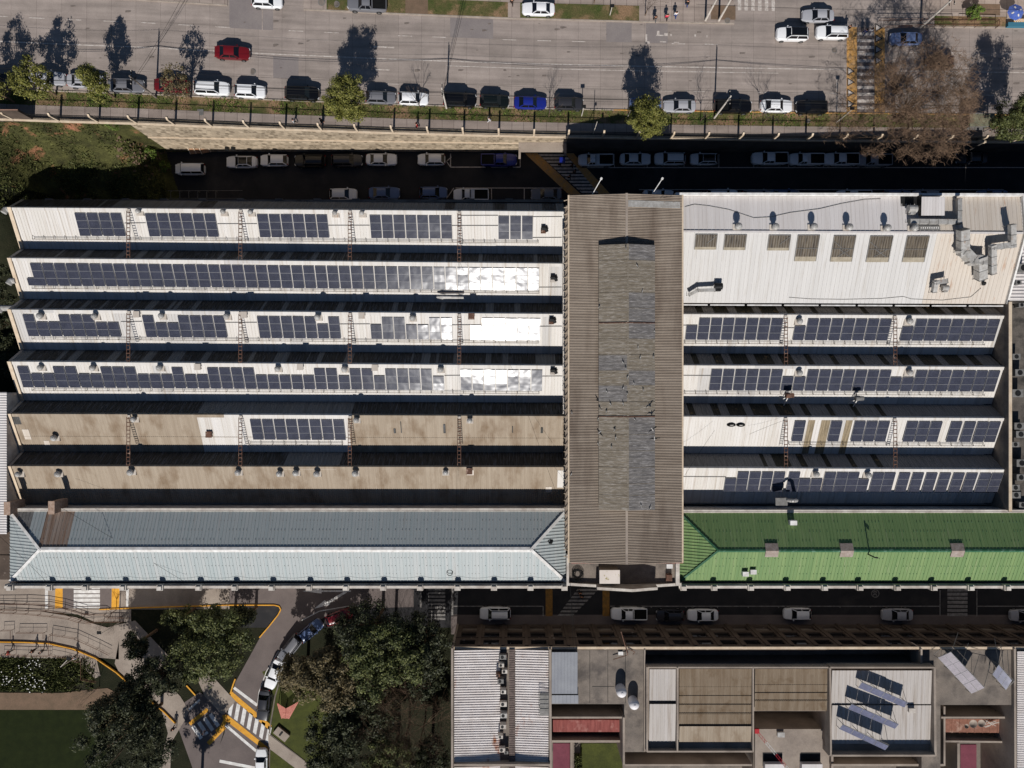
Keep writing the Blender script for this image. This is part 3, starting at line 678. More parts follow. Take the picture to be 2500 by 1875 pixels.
def solar_mesh(name, mods, root, glass='solar'):      # mods: list of (corner, ux, uy, normal, w, h)
    vs, fs, mi, uvs = [], [], [], []
    for c, ux, uy, nn, w, h in mods:
        o = len(vs); t = .04
        P = [c, c + ux * w, c + ux * w + uy * h, c + uy * h]
        vs += [p for p in P] + [p + nn * t for p in P]
        for f in ((4, 5, 6, 7), (0, 1, 5, 4), (1, 2, 6, 5), (2, 3, 7, 6), (3, 0, 4, 7)): fs.append(tuple(i + o for i in f)); mi.append(1); uvs += [(0, 0)] * 4
        o = len(vs); e = .02; Q = [c + ux * e + uy * e, c + ux * (w - e) + uy * e, c + ux * (w - e) + uy * (h - e), c + ux * e + uy * (h - e)]
        j = nn * (t + .003); ta = ux * 0 
        k0, k1 = U(-.01, .01), U(-.006, .006)
        vs += [Q[0] + j + nn * (.012 + k0), Q[1] + j + nn * (.012 + k1), Q[2] + j + nn * (.012 - k0), Q[3] + j + nn * (.012 - k1)]
        fs.append((o, o + 1, o + 2, o + 3)); mi.append(0); uvs += [(0, 0), (1, 0), (1, 1), (0, 1)]
    me = bpy.data.meshes.new(name); me.from_pydata([tuple(v) for v in vs], [], fs)
    me.materials.append(M[glass]); me.materials.append(M['alu']); me.polygons.foreach_set('material_index', mi)
    uvl = me.uv_layers.new(name='UVMap'); uvl.data.foreach_set('uv', [x for p in uvs for x in p]); me.update()
    ob = bpy.data.objects.new(name, me); COL.objects.link(ob); ob.parent = root; ob.location = -root.location
    return ob
def array_on(B, k, px, mask, label, group, pitch=1.6, w=1.47, s0=.58, mh=1.06, xs=None, sh=None):
    xa = px2x(px, 9.9); base = on_slope(B, k, xa, s0, .12)
    root = thing('solar_array', label, 'solar panels', group, tuple(base))
    for i, ch in enumerate(mask):
        if ch == '.': continue
        x = (xs[i] if xs else xa + i * pitch); rows = {'F': (0, 1, 2), 'M': (1, 2), 'B': (2,)}[ch]; mods = []
        for r in rows:
            s = s0 + r * mh
            c = on_slope(B, k, x, s + mh - .014, .12 + (s + mh - s0) * .03); t = on_slope(B, k, x, s, .12 + (s - s0) * .03); uy = (t - c).normalized(); ux = Vector((1, (B.r[k][1] - B.r[k][0]) / (B.x1 - B.x0), 0)).normalized(); nn = ux.cross(uy).normalized()
            mods.append((c, ux, uy, nn, w, mh - .014))
        solar_mesh('panel', mods, root)
    return root
def bridge_ladder(B, k, px, label):
    x = px2x(px, ZR + .25); ya = ry(B, k, x) - .35; yb = ry(B, k + 1, x) + .15; z = ZR + .22
    root = thing('rusty_ladder', label, 'ladder', 'rusty ladders bridging the roof valleys', (x, ya, z))
    m = MB()
    for s_ in (-.22, .22): m.bar((x + s_, ya, z), (x + s_, yb, z), .06, .09, 0)
    m.build('side_rails', M['rust'], root)
    m = MB(); y = ya - .2
    while y > yb: m.bar((x - .19, y, z), (x + .19, y, z), .12, .04, 0); y -= .52
    m.build('rungs', M['rust'], root)
    m = MB(); m.box(x - .22, x + .22, ya, ya + .25, z - .3, z + .02); m.build('end_bracket', M['whited'], root)
    return root

# ---- west block of six bays
BL = make_block(-67.4, 7.1, [(507, 517), (630.5, 644), (756, 767), (883, 893), (1010.5, 1016), (1138, 1140.5)], (-16.35, -16.45))
fac = thing('factory_hall', 'wide sawtooth factory hall left of the brown ridge roof, four white and two tan bays', 'factory', None, (-30, 4, 0))
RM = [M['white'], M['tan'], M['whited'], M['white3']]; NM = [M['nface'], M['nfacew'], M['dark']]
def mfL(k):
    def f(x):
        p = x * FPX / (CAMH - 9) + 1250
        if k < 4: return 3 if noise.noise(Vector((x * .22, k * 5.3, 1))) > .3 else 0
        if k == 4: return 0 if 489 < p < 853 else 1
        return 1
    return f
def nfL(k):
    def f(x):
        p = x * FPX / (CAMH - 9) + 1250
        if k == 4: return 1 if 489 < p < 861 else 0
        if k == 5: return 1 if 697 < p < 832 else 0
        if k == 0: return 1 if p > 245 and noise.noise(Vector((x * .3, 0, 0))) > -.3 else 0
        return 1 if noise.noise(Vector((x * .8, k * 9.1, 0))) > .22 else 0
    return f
WESTROOF = []
for k in range(6):
    rf = tooth_sheets(BL, k, fac, RM, mfL(k), NM, nfL(k), .42 if k < 4 else .27, 's' if k < 4 else 'w'); WESTROOF.append(rf)
    if k < 4: guard_rail(BL, k, rf, -65.5, px2x(1316, 8.4) if k in (1, 3) else px2x(1314, 8.4), 4.2 if k != 0 else 4.3)
    if k == 4: guard_rail(BL, k, rf, px2x(612, 8), px2x(838, 8), 4.5)
for k, lst in ((0, [(341, 517), (547, 518), (614, 519), (819, 521), (885, 521)]), (2, [(100, 771), (233, 772), (396, 771), (555, 772), (777, 774), (1008, 776)]),
               (3, [(100, 897), (228, 898), (391, 898), (679, 900), (842, 901), (1076, 902)]), (4, [(120, 1070), (329, 1023), (871, 1025), (1147, 1026)]),
               (5, [(46, 1157), (141, 1157), (321, 1152), (582, 1153), (683, 1156), (723, 1154), (774, 1156), (868, 1155), (1088, 1153)])):
    for a, b_ in lst: roof_vent(BL, k, a, b_, WESTROOF[k], U(.33, .42) if k > 1 else .3, U(.65, .9))
for k, lst in ((2, [(335, 768), (597, 769), (884, 771), (1151, 773)]), (3, [(484, 896), (734, 896), (916, 898)]), (4, [(503, 1062)]), (5, [(1146, 1150)])):
    for a, b_ in lst: cowl_vent(BL, k, a, b_, WESTROOF[k])
# loose sheets and patches on the tan bays
def patch(B, k, roof, p0, p1, s0, s1, m_, name='roof_patch', h=.06):
    m = MB(); a, b_ = px2x(p0, 9.5), px2x(p1, 9.5); P = [on_slope(B, k, a, s0, h), on_slope(B, k, b_, s0, h), on_slope(B, k, b_, s1, h), on_slope(B, k, a, s1, h)]
    m.quad(*P); n = Vector((0, 0, -.05)); m.quad(P[3], P[2], P[2] + n, P[3] + n); m.build(name, m_, roof)
patch(BL, 5, WESTROOF[5], 697, 824, .0, .42, M['white']); patch(BL, 5, WESTROOF[5], 1140, 1157, .5, 1.3, M['whited'])
patch(BL, 5, WESTROOF[5], 1361, 1379, .5, 3.3, M['white']); patch(BL, 5, WESTROOF[5], 1333, 1348, 3.2, 4.1, M['whited'])
patch(BL, 4, WESTROOF[4], 34, 54, .2, 1.6, M['nface']); patch(BL, 4, WESTROOF[4], 50, 66, 2.4, 4.0, M['whited']); patch(BL, 4, WESTROOF[4], 94, 107, 4.2, 5.0, M['whited'])
for p in (960, 978, 1082, 1250, 1320): patch(BL, 4, WESTROOF[4], p, p + U(2, 6), U(.8, 2.5), U(2.6, 2.8), M['nface'])
for a, b_ in ((1128, 1210),): patch(BL, 0, WESTROOF[0], a, b_, 4.55, 5.15, M['white'], 'translucent_sheet')
# conduit lines along the bays
for k, segs in ((0, [(303, 355, 2), (530, 627, 2), (797, 902, 2.1), (1102, 1216, 2.0), (1300, 1372, 3.6), (1125, 1216, .6), (1300, 1372, .7)]), (1, [(1308, 1372, 3.4)]), (2, [(296, 348, 1.6), (550, 628, 1.6), (829, 903, 1.7), (1102, 1148, 1.7), (1317, 1372, 1.8)]), (3, [(1085, 1124, 1.6), (1318, 1372, 1.6)])):
    for a, b_, s_ in segs: m = MB(); m.bar(on_slope(BL, k, px2x(a, 9.5), s_, .09), on_slope(BL, k, px2x(b_, 9.5), s_ - .05, .09), .06, .05); m.build('conduit', M['galvd'], WESTROOF[k])
# walls
def gable(B, x0, x1, parent, m_, cap, first=0, last=None, zbase=0):
    m = MB(); mc = MB(); last = len(B.r) - 1 if last is None else last
    for k in range(first, last + 1):
        yr = ry(B, k, (x0 + x1) / 2); yf = fy(B, k, (x0 + x1) / 2)
        sec = [(yr + RUNN, ZV), (yr, ZR + .12), (yf, ZV + .12)]
        for i in range(2):
            (ya, za), (yb, zb) = sec[i], sec[i + 1]
            for x in (x0, x1): m.quad((x, ya, zbase), (x, yb, zbase), (x, yb, zb + .1), (x, ya, za + .1))
            if i == 1: mc.add([(x0 - .05, ya, za + .13), (x1 + .05, ya, za + .13), (x1 + .05, yb, zb + .2), (x0 - .05, yb, zb + .2), (x0 - .05, ya, za - .05), (x1 + .05, ya, za - .05), (x1 + .05, yb, zb), (x0 - .05, yb, zb)], [(0, 1, 2, 3), (0, 3, 7, 4), (1, 5, 6, 2)])
            else: m.quad((x0, ya, za + .1), (x1, ya, za + .1), (x1, yb, zb + .1), (x0, yb, zb + .1))
    m.build('gable_wall', m_, parent); mc.build('gable_coping', cap, parent)
gable(BL, -67.75, -67.35, fac, M['whitewall'], M['cream'], 0, 3); gable(BL, -67.7, -67.35, fac, M['whitewall'], M['cream'], 4, 5)
m = MB(); m.box(-67.7, 7.1, 25.2, 25.42, 0, 7.42); m.box(-67.75, 7.1, 25.15, 25.48, 7.42, 7.5, 1)
for i in range(14): x = -64 + i * 5.3; m.box(x - .5, x + .5, 25.42, 25.62, 0, 7.55, 1)
m.build('north_wall', [M['whitewall'], M['concd']], fac)
m = MB(); m.box(-67.7, 7.1, -16.6, -16.4, 6.9, 7.4); m.build('south_gutter', M['galvd'], fac)
# upstand along the brown hall, with pale trunking
m = MB()
a = W(1377, 560, 11.2); b_ = W(1378, 1010, 11.2); m.bar((a.x, a.y, 11.2), (b_.x, b_.y, 11.2), .38, .3)
for i in range(24):
    y = lerp(a.y, b_.y, i / 23); m.bar((a.x - .2, y, 11.1), (a.x + .6, y, 11.1), .05, .05)
m.build('cable_trunk', M['whitewall'], fac)

names = ['top', 'second', 'third', 'fourth', 'fifth', 'bottom']
WG_ = 'solar arrays on the left sawtooth roofs'; EG_ = 'solar arrays on the right sawtooth roofs'
arr = [(0, 183.5, 'FFFF', 'solar array of four columns at the left end of the top white bay'),
 (0, 355, 'FFFFFF', 'solar array of six columns on the top white bay, right of the first ladder'),
 (0, 628, 'FFFFFF', 'solar array of six columns on the top white bay, between the second and third ladders'),
 (0, 902.5, 'FFFFFFF', 'solar array of seven columns on the top white bay, between the third and fourth ladders'),
 (0, 1216.5, 'FFF', 'small solar array of three columns on the top white bay near the brown roof'),
 (1, 75, 'F' * 43, 'very long unbroken solar array filling the second white bay on the left'),
 (1, 57, 'B', 'single dark solar panel at the lower left end of the second white bay'),
 (2, 57, 'FMMFFFMM', 'notched solar array at the left end of the third white bay'),
 (2, 348, 'FMMFFFF', 'notched solar array on the third white bay between the first and second ladders'),
 (2, 628, 'FFFFFMF', 'solar array on the third white bay between the second and third ladders'),
 (2, 903, 'MFFMMFF', 'notched solar array on the third white bay between the third and fourth ladders'),
 (2, 1148, 'MFFFFF', 'glaring solar array at the right end of the third white bay'),
 (3, 43.7, 'FMMFFMMFFFMMMFMMFFFFMMMMMFFMFFMFFFFM', 'long notched solar array along the fourth white bay on the left'),
 (3, 1124, 'FFFFFFF', 'glaring solar array at the right end of the fourth white bay'),
 (4, 611, 'FFFFFFFF', 'solar array of eight columns on the white section between the tan roofs')]
for k, px, mk, lb in arr: array_on(BL, k, px, mk, lb, WG_, s0=.62)
for k in (0, 2, 4):
    for j, px in enumerate((313, 586.6, 854, 1121)):
        bridge_ladder(BL, k, px, 'rusty ladder bridging the %s and %s bays of the left block, %s from the left' % (names[k], names[k + 1], ORD[j]))
# ---- east block of four bays
BR = make_block(21.5, 66.2, [(767, 771), (892, 896), (1017, 1021), (1142, 1146.5)], (-16.4, -16.5))
fae = thing('factory_hall', 'sawtooth factory hall with four white bays right of the brown ridge roof', 'factory', None, (44, -4, 0))
EASTROOF = []
def nfR(k):
    def f(x):
        if k >= 2 and x > 52: return 1
        if k == 3 and x < 34: return 1
        return 1 if (x * .62 + k * .3 + .35 * math.sin(x * 1.7 + k)) % 2.0 < 1.15 else 2
    return f
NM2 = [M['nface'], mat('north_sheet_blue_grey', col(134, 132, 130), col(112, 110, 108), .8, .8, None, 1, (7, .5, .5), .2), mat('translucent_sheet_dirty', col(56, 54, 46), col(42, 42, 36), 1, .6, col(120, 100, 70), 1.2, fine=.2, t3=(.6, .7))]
def mfR(k):
    def f(x):
        if k == 2:
            p = x * FPX / (CAMH - 9.3) + 1250
            if 1968 < p < 1986 or 2002 < p < 2022 or 2057 < p < 2076: return 1
        return 2 if noise.noise(Vector((x * .25, k * 3.7, 9))) > .28 else 0
    return f
for k in range(4):
    rf = tooth_sheets(BR, k, fae, [M['white'], mat('dirty_translucent', col(150, 135, 110), col(110, 98, 78), 1.5, .6, None, 1, (5, .3, .3), .3), M['white3']], mfR(k), NM2, nfR(k)); EASTROOF.append(rf)
    if k < 2: guard_rail(BR, k, rf, 22.2, 64.5, 4.2)
    if k == 2: guard_rail(BR, k, rf, px2x(1925, 8.4), 64.5, 4.2)
for k, lst in ((0, [(1951, 784), (2219, 784)]), (1, [(1951, 910), (2219, 909)]), (3, [(1991, 1157), (2118, 1159)])):
    for a, b_ in lst: roof_vent(BR, k, a, b_, EASTROOF[k], .38, .8)
m = MB(); m.box(66.25, 66.55, -16.9, 10.9, 0, 11.2); m.box(66.2, 66.62, -17, 10.95, 11.2, 11.32, 1); m.build('east_parapet', [M['concd'], M['cream']], fae)
m = MB(); m.box(65.2, 66.3, -16.5, 10.5, 0, 7.55); m.build('east_gutter', M['dark'], fae)
arr = [(0, 1677, 'MFFFFFFF', 'solar array at the left end of the first right-hand bay below the plain white roof'),
 (0, 1942, 'MFFFFFFF', 'solar array between the two ladders, on the bay just below the plain white roof'),
 (0, 2206, 'MFFFFFFF', 'solar array at the right end of the bay just below the plain white roof'),
 (1, 1736, 'FFFFFFMMFFFFFFFMMFFFFFFF', 'long notched solar array on the second right-hand bay without ladders at its panels')]
for k, px, mk, lb in arr: array_on(BR, k, px, mk, lb, EG_, pitch=1.627, w=1.5, s0=.5)
for px, n, lb in ((1939, 1, 'single solar column left of the dirty skylight strips, third right-hand bay'), (2028, 1, 'single solar column between the dirty skylight strips, third right-hand bay'), (2085, 3, 'solar array of three columns left of the second ladder, third right-hand bay'), (2213, 3, 'solar array of three columns right of the second ladder, third right-hand bay')):
    array_on(BR, 2, px, 'F' * n, lb, EG_, pitch=1.627, w=1.5, s0=.5)
def arrx(k, pxs, mask, lb): array_on(BR, k, pxs[0], mask, lb, EG_, xs=[px2x(p, 9.9) for p in pxs], w=1.5, s0=.5)
arrx(2, [2320, 2353.6, 2385, 2414], 'FFFF', 'spaced solar array at the right end of the third right-hand bay')
arrx(3, [1772, 1800.6, 1830, 1859.5, 1889], 'MFFFF', 'solar array at the left of the lowest right-hand bay, under a duct shadow')
arrx(3, [1925.6, 1954, 1983, 2013, 2042, 2070, 2097, 2130, 2158], 'FMMFFFMFF', 'notched solar array around two turbine vents on the lowest right-hand bay')
arrx(3, [2194, 2227, 2260, 2293, 2326, 2358, 2391, 2420], 'FFFFFFFF', 'spaced solar array at the right end of the lowest right-hand bay')
for k, lbk in ((0, 'first and second'), (2, 'third and fourth')):
    for px, w_ in ((1919, 'left'), (2186, 'right')): bridge_ladder(BR, k, px, 'rusty %s ladder bridging the %s bays of the right block' % (w_, lbk))
for k, segs in ((0, [(1668, 1677, 1.6), (1905, 1942, 1.9), (2180, 2206, 1.9)]), (1, [(1668, 1736, 1.5)]), (3, [(1668, 1772, 1.4)])):
    for a, b_, s_ in segs: m = MB(); m.bar(on_slope(BR, k, px2x(a, 9.5), s_, .09), on_slope(BR, k, px2x(b_, 9.5), s_, .09), .06, .05); m.build('conduit', M['galvd'], EASTROOF[k])

for k in (4, 5):
    m = MB(); s_ = 3.5 if k == 4 else 4.3; m.bar(on_slope(BL, k, -66.8, s_, .05), on_slope(BL, k, 6.9, s_, .05), .06, .03); m.build('lap_joint', M['tan'], WESTROOF[k])
# ---- brown ridge-roofed hall
HX0, HX1, HXM, HY0, HY1 = 7.25, 21.45, 14.3, -22.5, 23.8
HE, HR = 17.0, 17.9
def hz(x): return HR - (HR - HE) * abs(x - HXM) / 7.1
hall = thing('ridge_roof_hall', 'tall hall with brown corrugated ridge roof and long raised lantern', 'factory', None, (HXM, 0, 0))
m = MB(); m.box(HX0 + .25, HX1 - .25, HY0 + .3, HY1 - .3, 0, HE - .1)
for s_ in (HY0 + .3, HY1 - .3): m.poly([(HX0 + .25, s_, HE - .1), (HX1 - .25, s_, HE - .1), (HXM, s_, HR - .1)])
m.build('wall', M['brown'], hall)
for a, b_, nm in ((HX0, HXM, 'west'), (HX1, HXM, 'east')):
    m = MB(); ribs(m, (a, HY0, HE), (a, HY1, HE), (b_ - a, 0, HR - HE), None, .2, .08, 'w')
    m.build('roof_slope', M['brown'], hall)
m = MB(); m.bar((HXM, HY0, HR + .06), (HXM, HY1, HR + .06), .3, .1); m.build('ridge_cap', M['concrete'], hall)
m = MB(); a = W(1531, 493, HE); b_ = W(1660, 509, HE); m.quad((a.x, b_.y, hz(a.x) + .08), (b_.x, b_.y, hz(b_.x) + .08), (b_.x, a.y, hz(b_.x) + .08), (a.x, a.y, hz(a.x) + .08)); m.build('metal_sheet', M['galv'], hall)
m = MB(); m.bar((HX1 + .02, HY0, HE + .05), (HX1 + .02, HY1, HE + .05), .2, .14); m.bar((HX0 - .12, HY0, HE - .1), (HX0 - .12, HY1, HE - .1), .2, .14)
for i in range(52): m.bar((HX0 - .02, HY0 + .5 + i * .89, HE - .6), (HX0 - .6, HY0 + .5 + i * .89, HE - 1.4), .08, .08)
m.build('eave_gutter', M['cream'], hall)
# side louvres on the west wall
m = MB(); m.box(HX0 - .45, HX0 + .1, HY0 + 1.5, HY1 - 1, HE - 2.6, HE - 1.3)
for i in range(50): m.box(HX0 - .5, HX0 - .44, HY0 + 1.6 + i * .87, HY0 + 1.7 + i * .87, HE - 2.6, HE - 1.25)
m.build('side_lean_to', M['brown'], hall)
LX0, LX1, LY0, LY1, LE, LR = 10.8, 17.8, -15.65, 17.3, 18.1, 18.95
lan = thing('dummy', None, None) if False else None
m = MB(); m.prism([(LX0 + .1, LY0 + .1), (LX1 - .1, LY0 + .1), (LX1 - .1, LY1 - .1), (LX0 + .1, LY1 - .1)], HE + .3, LE - .02)
for s_ in (LY0 + .1, LY1 - .1): m.poly([(LX0 + .1, s_, LE - .02), (LX1 - .1, s_, LE - .02), (HXM, s_, LR - .02)])
lanw = m.build('lantern', M['brown'], hall)
def LY(py): return (937.5 - py) * (CAMH - 18.2) / FPX
def lm(side):
    blue = [(598, 637), (715, 828), (904, 941), (1019, 1300)] if side else [(867, 905), (941, 981)]
    def f(p):
        py = 937.5 - p.y * FPX / (CAMH - 18.2)
        return 1 if any(a <= py < b_ for a, b_ in blue) else 0
    return f
for sd, (a, b_) in enumerate(((LX0, HXM), (LX1, HXM))):
    m = MB(); ribs(m, (a, LY0, LE), (a, LY1, LE), (b_ - a, 0, LR - LE), None, .45, .018, 'w', lm(sd)); m.build('lantern_sheets', [M['monitor'], M['monitorb']], lanw)
m = MB(); m.bar((HXM, LY0, LR + .03), (HXM, LY1, LR + .03), .22, .06)
for py in (637, 677, 715, 753, 828, 867, 905, 941, 981, 1060, 1100, 1140, 1180, 1208):
    y = LY(py); m.bar((LX0, y, LE + .03), (HXM, y, LR + .03), .05, .02); m.bar((LX1, y, LE + .03), (HXM, y, LR + .03), .05, .02)
m.build('joint_strips', M['monitor'], lanw)
m = MB()
for py in (789, 1017):
    y = LY(py); m.bar((LX0, y, LE + .06), (HXM, y, LR + .06), .1, .1); m.bar((LX1, y, LE + .06), (HXM, y, LR + .06), .1, .1)
m.build('step_flashing', M['rust'], lanw)
# recessed front terrace at the south end
m = MB(); a = W(1392, 1380, 11.6); b_ = W(1650, 1434, 11.6)
m.box(7.4, 22.1, -26.5, HY0 + .2, 0, 11.6); m.build('front_terrace', M['concd'], hall)
m = MB(); ys = -26.65
pts = [(7.2, 12.1), (11.1, 12.2), (11.1, 13.5), (15.6, 14.2), (19.0, 13.5), (19.0, 12.2), (22.4, 12.1)]
for i in range(len(pts) - 1):
    (xa_, za), (xb_, zb) = pts[i], pts[i + 1]
    if abs(xa_ - xb_) < .01: continue
    bow = lambda x: ys - (.2 if 11 < x < 19.1 else 0) - .1 * (1 - abs((x - 15) / 4)) * (1 if 11 < x < 19.1 else 0)
    y0, y1 = bow(xa_ + (.02 if xa_ == 11.1 else 0)), bow(xb_ - (.02 if xb_ == 19.0 else 0))
    m.add([(xa_, y0, 0), (xb_, y1, 0), (xb_, y1, zb), (xa_, y0, za), (xa_, y0 + .35, 0), (xb_, y1 + .35, 0), (xb_, y1 + .35, zb), (xa_, y0 + .35, za)], [(0, 1, 2, 3), (7, 6, 5, 4), (3, 2, 6, 7), (0, 3, 7, 4), (1, 5, 6, 2)])
m.box(7.2, 7.5, -26.6, HY0, 11.6, 12.4); m.box(21.6, 22.1, -26.6, HY0, 11.6, 12.4); m.build('front_parapet', M['whitewall'], hall)
m = MB()
for i in range(60): x = 7.6 + i * .235; m.tube((x, HY0 - .12, HE - .35), (x, HY0 + .1, HE - .2), .1, .1, 6)
m.build('eave_tiles', M['red'], hall)
# tank with white lid and junk on that terrace
t = thing('roof_tank', 'square tank with white lid and yellow stain on the shaded front terrace', 'tank', None, tuple(W(1488, 1408, 11.6)))
c = W(1488.5, 1408.5, 14.0); m = MB(); m.box(c.x - 1.2, c.x + 1.2, c.y - .8, c.y + .8, 11.6, 13.85); m.build('tank_body', M['concd'], t)
m = MB(); m.box(c.x - 1.32, c.x + 1.32, c.y - .88, c.y + .88, 13.85, 14.0); m.build('lid', mat('lid_stained', col(215, 205, 195), col(206, 196, 186), .8, .7, col(140, 128, 62), 1.1, fine=.03, t3=(.58, .64)), t)
c = W(1635, 1383, 12.4); m = MB(); m.box(c.x - .4, c.x + .4, c.y - .28, c.y + .28, 11.6, 12.4); single(m, 'white_cabinet', M['paintw'], 'small white cabinet at the right end of the shaded front terrace', 'cabinet')
c = W(1634, 1411, 12.2); m = MB(); m.box(c.x - .4, c.x + .4, c.y - .45, c.y + .45, 11.6, 12.1); m.box(c.x - .35, c.x + .35, c.y - .1, c.y + .4, 12.1, 12.25); single(m, 'plinth', M['rust'], 'rusty brown plinth below the white cabinet on the front terrace', 'plinth')
m = MB(); c = W(1410, 1403, 11.75)
for j in range(7):
    P = [c + Vector((math.cos(t_) * (.35 + j * .07) + U(-.05, .05), math.sin(t_) * (.5 + j * .06), j * .03 + .02)) for t_ in [i * .45 for i in range(15)]]; m.path(P, .03, 4)
single(m, 'cable_coil', M['cable'], 'tangled coil of dark cable on the front terrace beside the grey roof', 'cable')
# grey hipped roof and green hipped roof
def hip(name, label, x0, x1, zE, zRr, yN, yS, runL, runR, matl, mf, capm, cap_open, hipend=None):
    root = thing(name, label, 'building', None, ((x0 + x1) / 2, (yN + yS) / 2, 0)); ym = (yN + yS) / 2; h = (yN - yS) / 2; rise = zRr - zE; Wd = x1 - x0
    mats = matl
    for sy, y0 in ((-1, yN), (1, yS)):
        m = MB(); L = lambda t: max(0.001, min(1, t * Wd / runL if runL else 1, (1 - t) * Wd / runR if runR else 1))
        ribs(m, (x0, y0, zE), (x1, y0, zE), (0, sy * h, rise), L, .46, .05, 's', mf); m.build('roof_slope', mats, root)
    for xe, run, sg in ((x0, runL, 1), (x1, runR, -1)):
        if not run: continue
        m = MB(); L = lambda t: max(.001, min(1, 2 * t, 2 * (1 - t))); ribs(m, (xe, yS, zE), (xe, yN, zE), (sg * run, 0, rise), L, .42, .06, 't', None); m.build('hip_slope', mats[0] if hipend is None else hipend, root)
    m = MB(); xa_, xb_ = x0 + runL, x1 - runR; o = Vector((0, 0, .09))
    A, B_ = Vector((xa_, ym, zRr)), Vector((xb_, ym, zRr)); w_ = cap_open
    m.quad(A + o + Vector((0, w_, -.12)), B_ + o + Vector((0, w_, -.12)), B_ + o, A + o, 0); m.quad(A + o + Vector((0, -w_, -.12)), B_ + o + Vector((0, -w_, -.12)), B_ + o, A + o, 0)
    if runL:
        for yy in (yN, yS): m.bar(Vector((x0, yy, zE)) + o, A + o, w_ * 1.1, .05)
    if runR:
        for yy in (yN, yS): m.bar(Vector((x1, yy, zE)) + o, B_ + o, w_ * 1.1, .05)
    m.build('ridge_cap', capm, root)
    for sy, y0 in ((-1, yN), (1, yS)):
        m = MB()
        for fr in (.25, .5, .75):
            yy = y0 + sy * h * fr; zz = zE + rise * fr + .07; x = x0 + max(runL, .1) * fr + .5
            while x < min(x1 - runR * fr, 76): 
                if U(0, 1) < .6: m.box(x - .035, x + .035, yy - .05, yy + .05, zz - .06, zz - .01)
                x += .46
        m.build('screw_rows', M['galvd'] if root['label'].find('grey') > 0 else M['greend'], root)
    m = MB(); m.box(x0 + .05, x1 - .05, yS + .05, yN - .02, 0, zE - .03); m.build('wall', M['cream'], root)
    m = MB(); m.box(x0, x1, yN + .02, yN + .42, zE - 4, zE + .12); m.box(x0, x1, yN + .1, yN + .14, zE + .12, zE + .16); m.build('north_parapet', M['whitewall'], root)
    return root
def gm(p): 
    px = p.x * FPX / (CAMH - 11) + 1250
    return 1 if 108 < px < 182 and p.y > -20 else 2 if px < 80 and p.y > -20 else 0
gr = hip('grey_hip_building', 'long building with pale grey hipped roof along the left street front', -67.4, 7.2, 10.5, 12.6, -17.1, -26.5, 5.3, 4.7, [M['grey'], M['ruststain'], M['galvd']], gm, M['paintw'], .34)
gn = hip('green_hip_building', 'long building with green hipped roof along the right street front', 22.5, 95, 10.5, 12.7, -17.3, -26.5, 4.6, 0, [M['green']], None, M['greend'], .22)
def sparapet(root, x0, x1, xs):
    m = MB(); m.box(x0, x1, -27.15, -26.8, 0, 10.95); m.box(x0, x1, -27.3, -26.95, 10.95, 11.1); m.build('south_parapet', M['whitewall'], root)
    for px in xs:
        c = W(px, 1430, 11.2); m = MB(); m.box(c.x - .4, c.x + .4, -27.5, -26.75, 10.6, 11.45); m.box(c.x - .3, c.x + .3, -27.42, -26.9, 11.45, 11.75); m.build('parapet_block', M['whitewall'], root)
sparapet(gr, -67.8, 7.3, [27, 122, 210, 302, 392, 486, 574, 664, 755, 845, 936, 1026, 1117, 1206, 1295, 1378])
sparapet(gn, 22.3, 95, [1668, 1743, 1832, 1921, 2012, 2098, 2189, 2278, 2368, 2457])
# chimney stubs at the left end of the grey roof
for px, py, lb in ((20, 1240, 'weathered brick chimney stub at the far left end of the grey roof parapet'), (128, 1238, 'weathered brick chimney stub on the grey roof parapet, second from the left')):
    c = W(px, py, 12); m = MB(); m.box(c.x - .35, c.x + .35, c.y - .85, c.y + .75, 9, 12.1); m.box(c.x - .42, c.x + .42, c.y - .92, c.y + .82, 12.1, 12.25); single(m, 'chimney', M['brick'], lb, 'chimney', 'brick chimney stubs')
# ridge openings on the green roof
for px, mm, lb in ((1881, 'maroonish', 'faded ridge hatch on the green roof nearest the brown roof'), (2063, 'x', 'reddish ridge hatch in the middle of the green roof'), (2332, 'y', 'grey scraped ridge hatch at the right of the green roof')):
    x = px2x(px, 12.1); m = MB(); y = -21.9; w_ = .85
    m.quad((x - w_, y + .9, 12.45), (x + w_, y + .9, 12.45), (x + w_, y, 12.9), (x - w_, y, 12.9)); m.quad((x - w_, y - .9, 12.45), (x + w_, y - .9, 12.45), (x + w_, y, 12.9), (x - w_, y, 12.9))
    for s_ in (-w_, w_): m.add([(x + s_, y + .9, 12.45), (x + s_, y, 12.9), (x + s_, y - .9, 12.45)], [(0, 1, 2)])
    m.quad((x - w_, y + .9, 12.1), (x + w_, y + .9, 12.1), (x + w_, y + .9, 12.45), (x - w_, y + .9, 12.45))
    m.build('ridge_hatch', mat('hatch_sheet', col(136, 122, 112), col(158, 146, 138), 2, .8, fine=.15), gn)
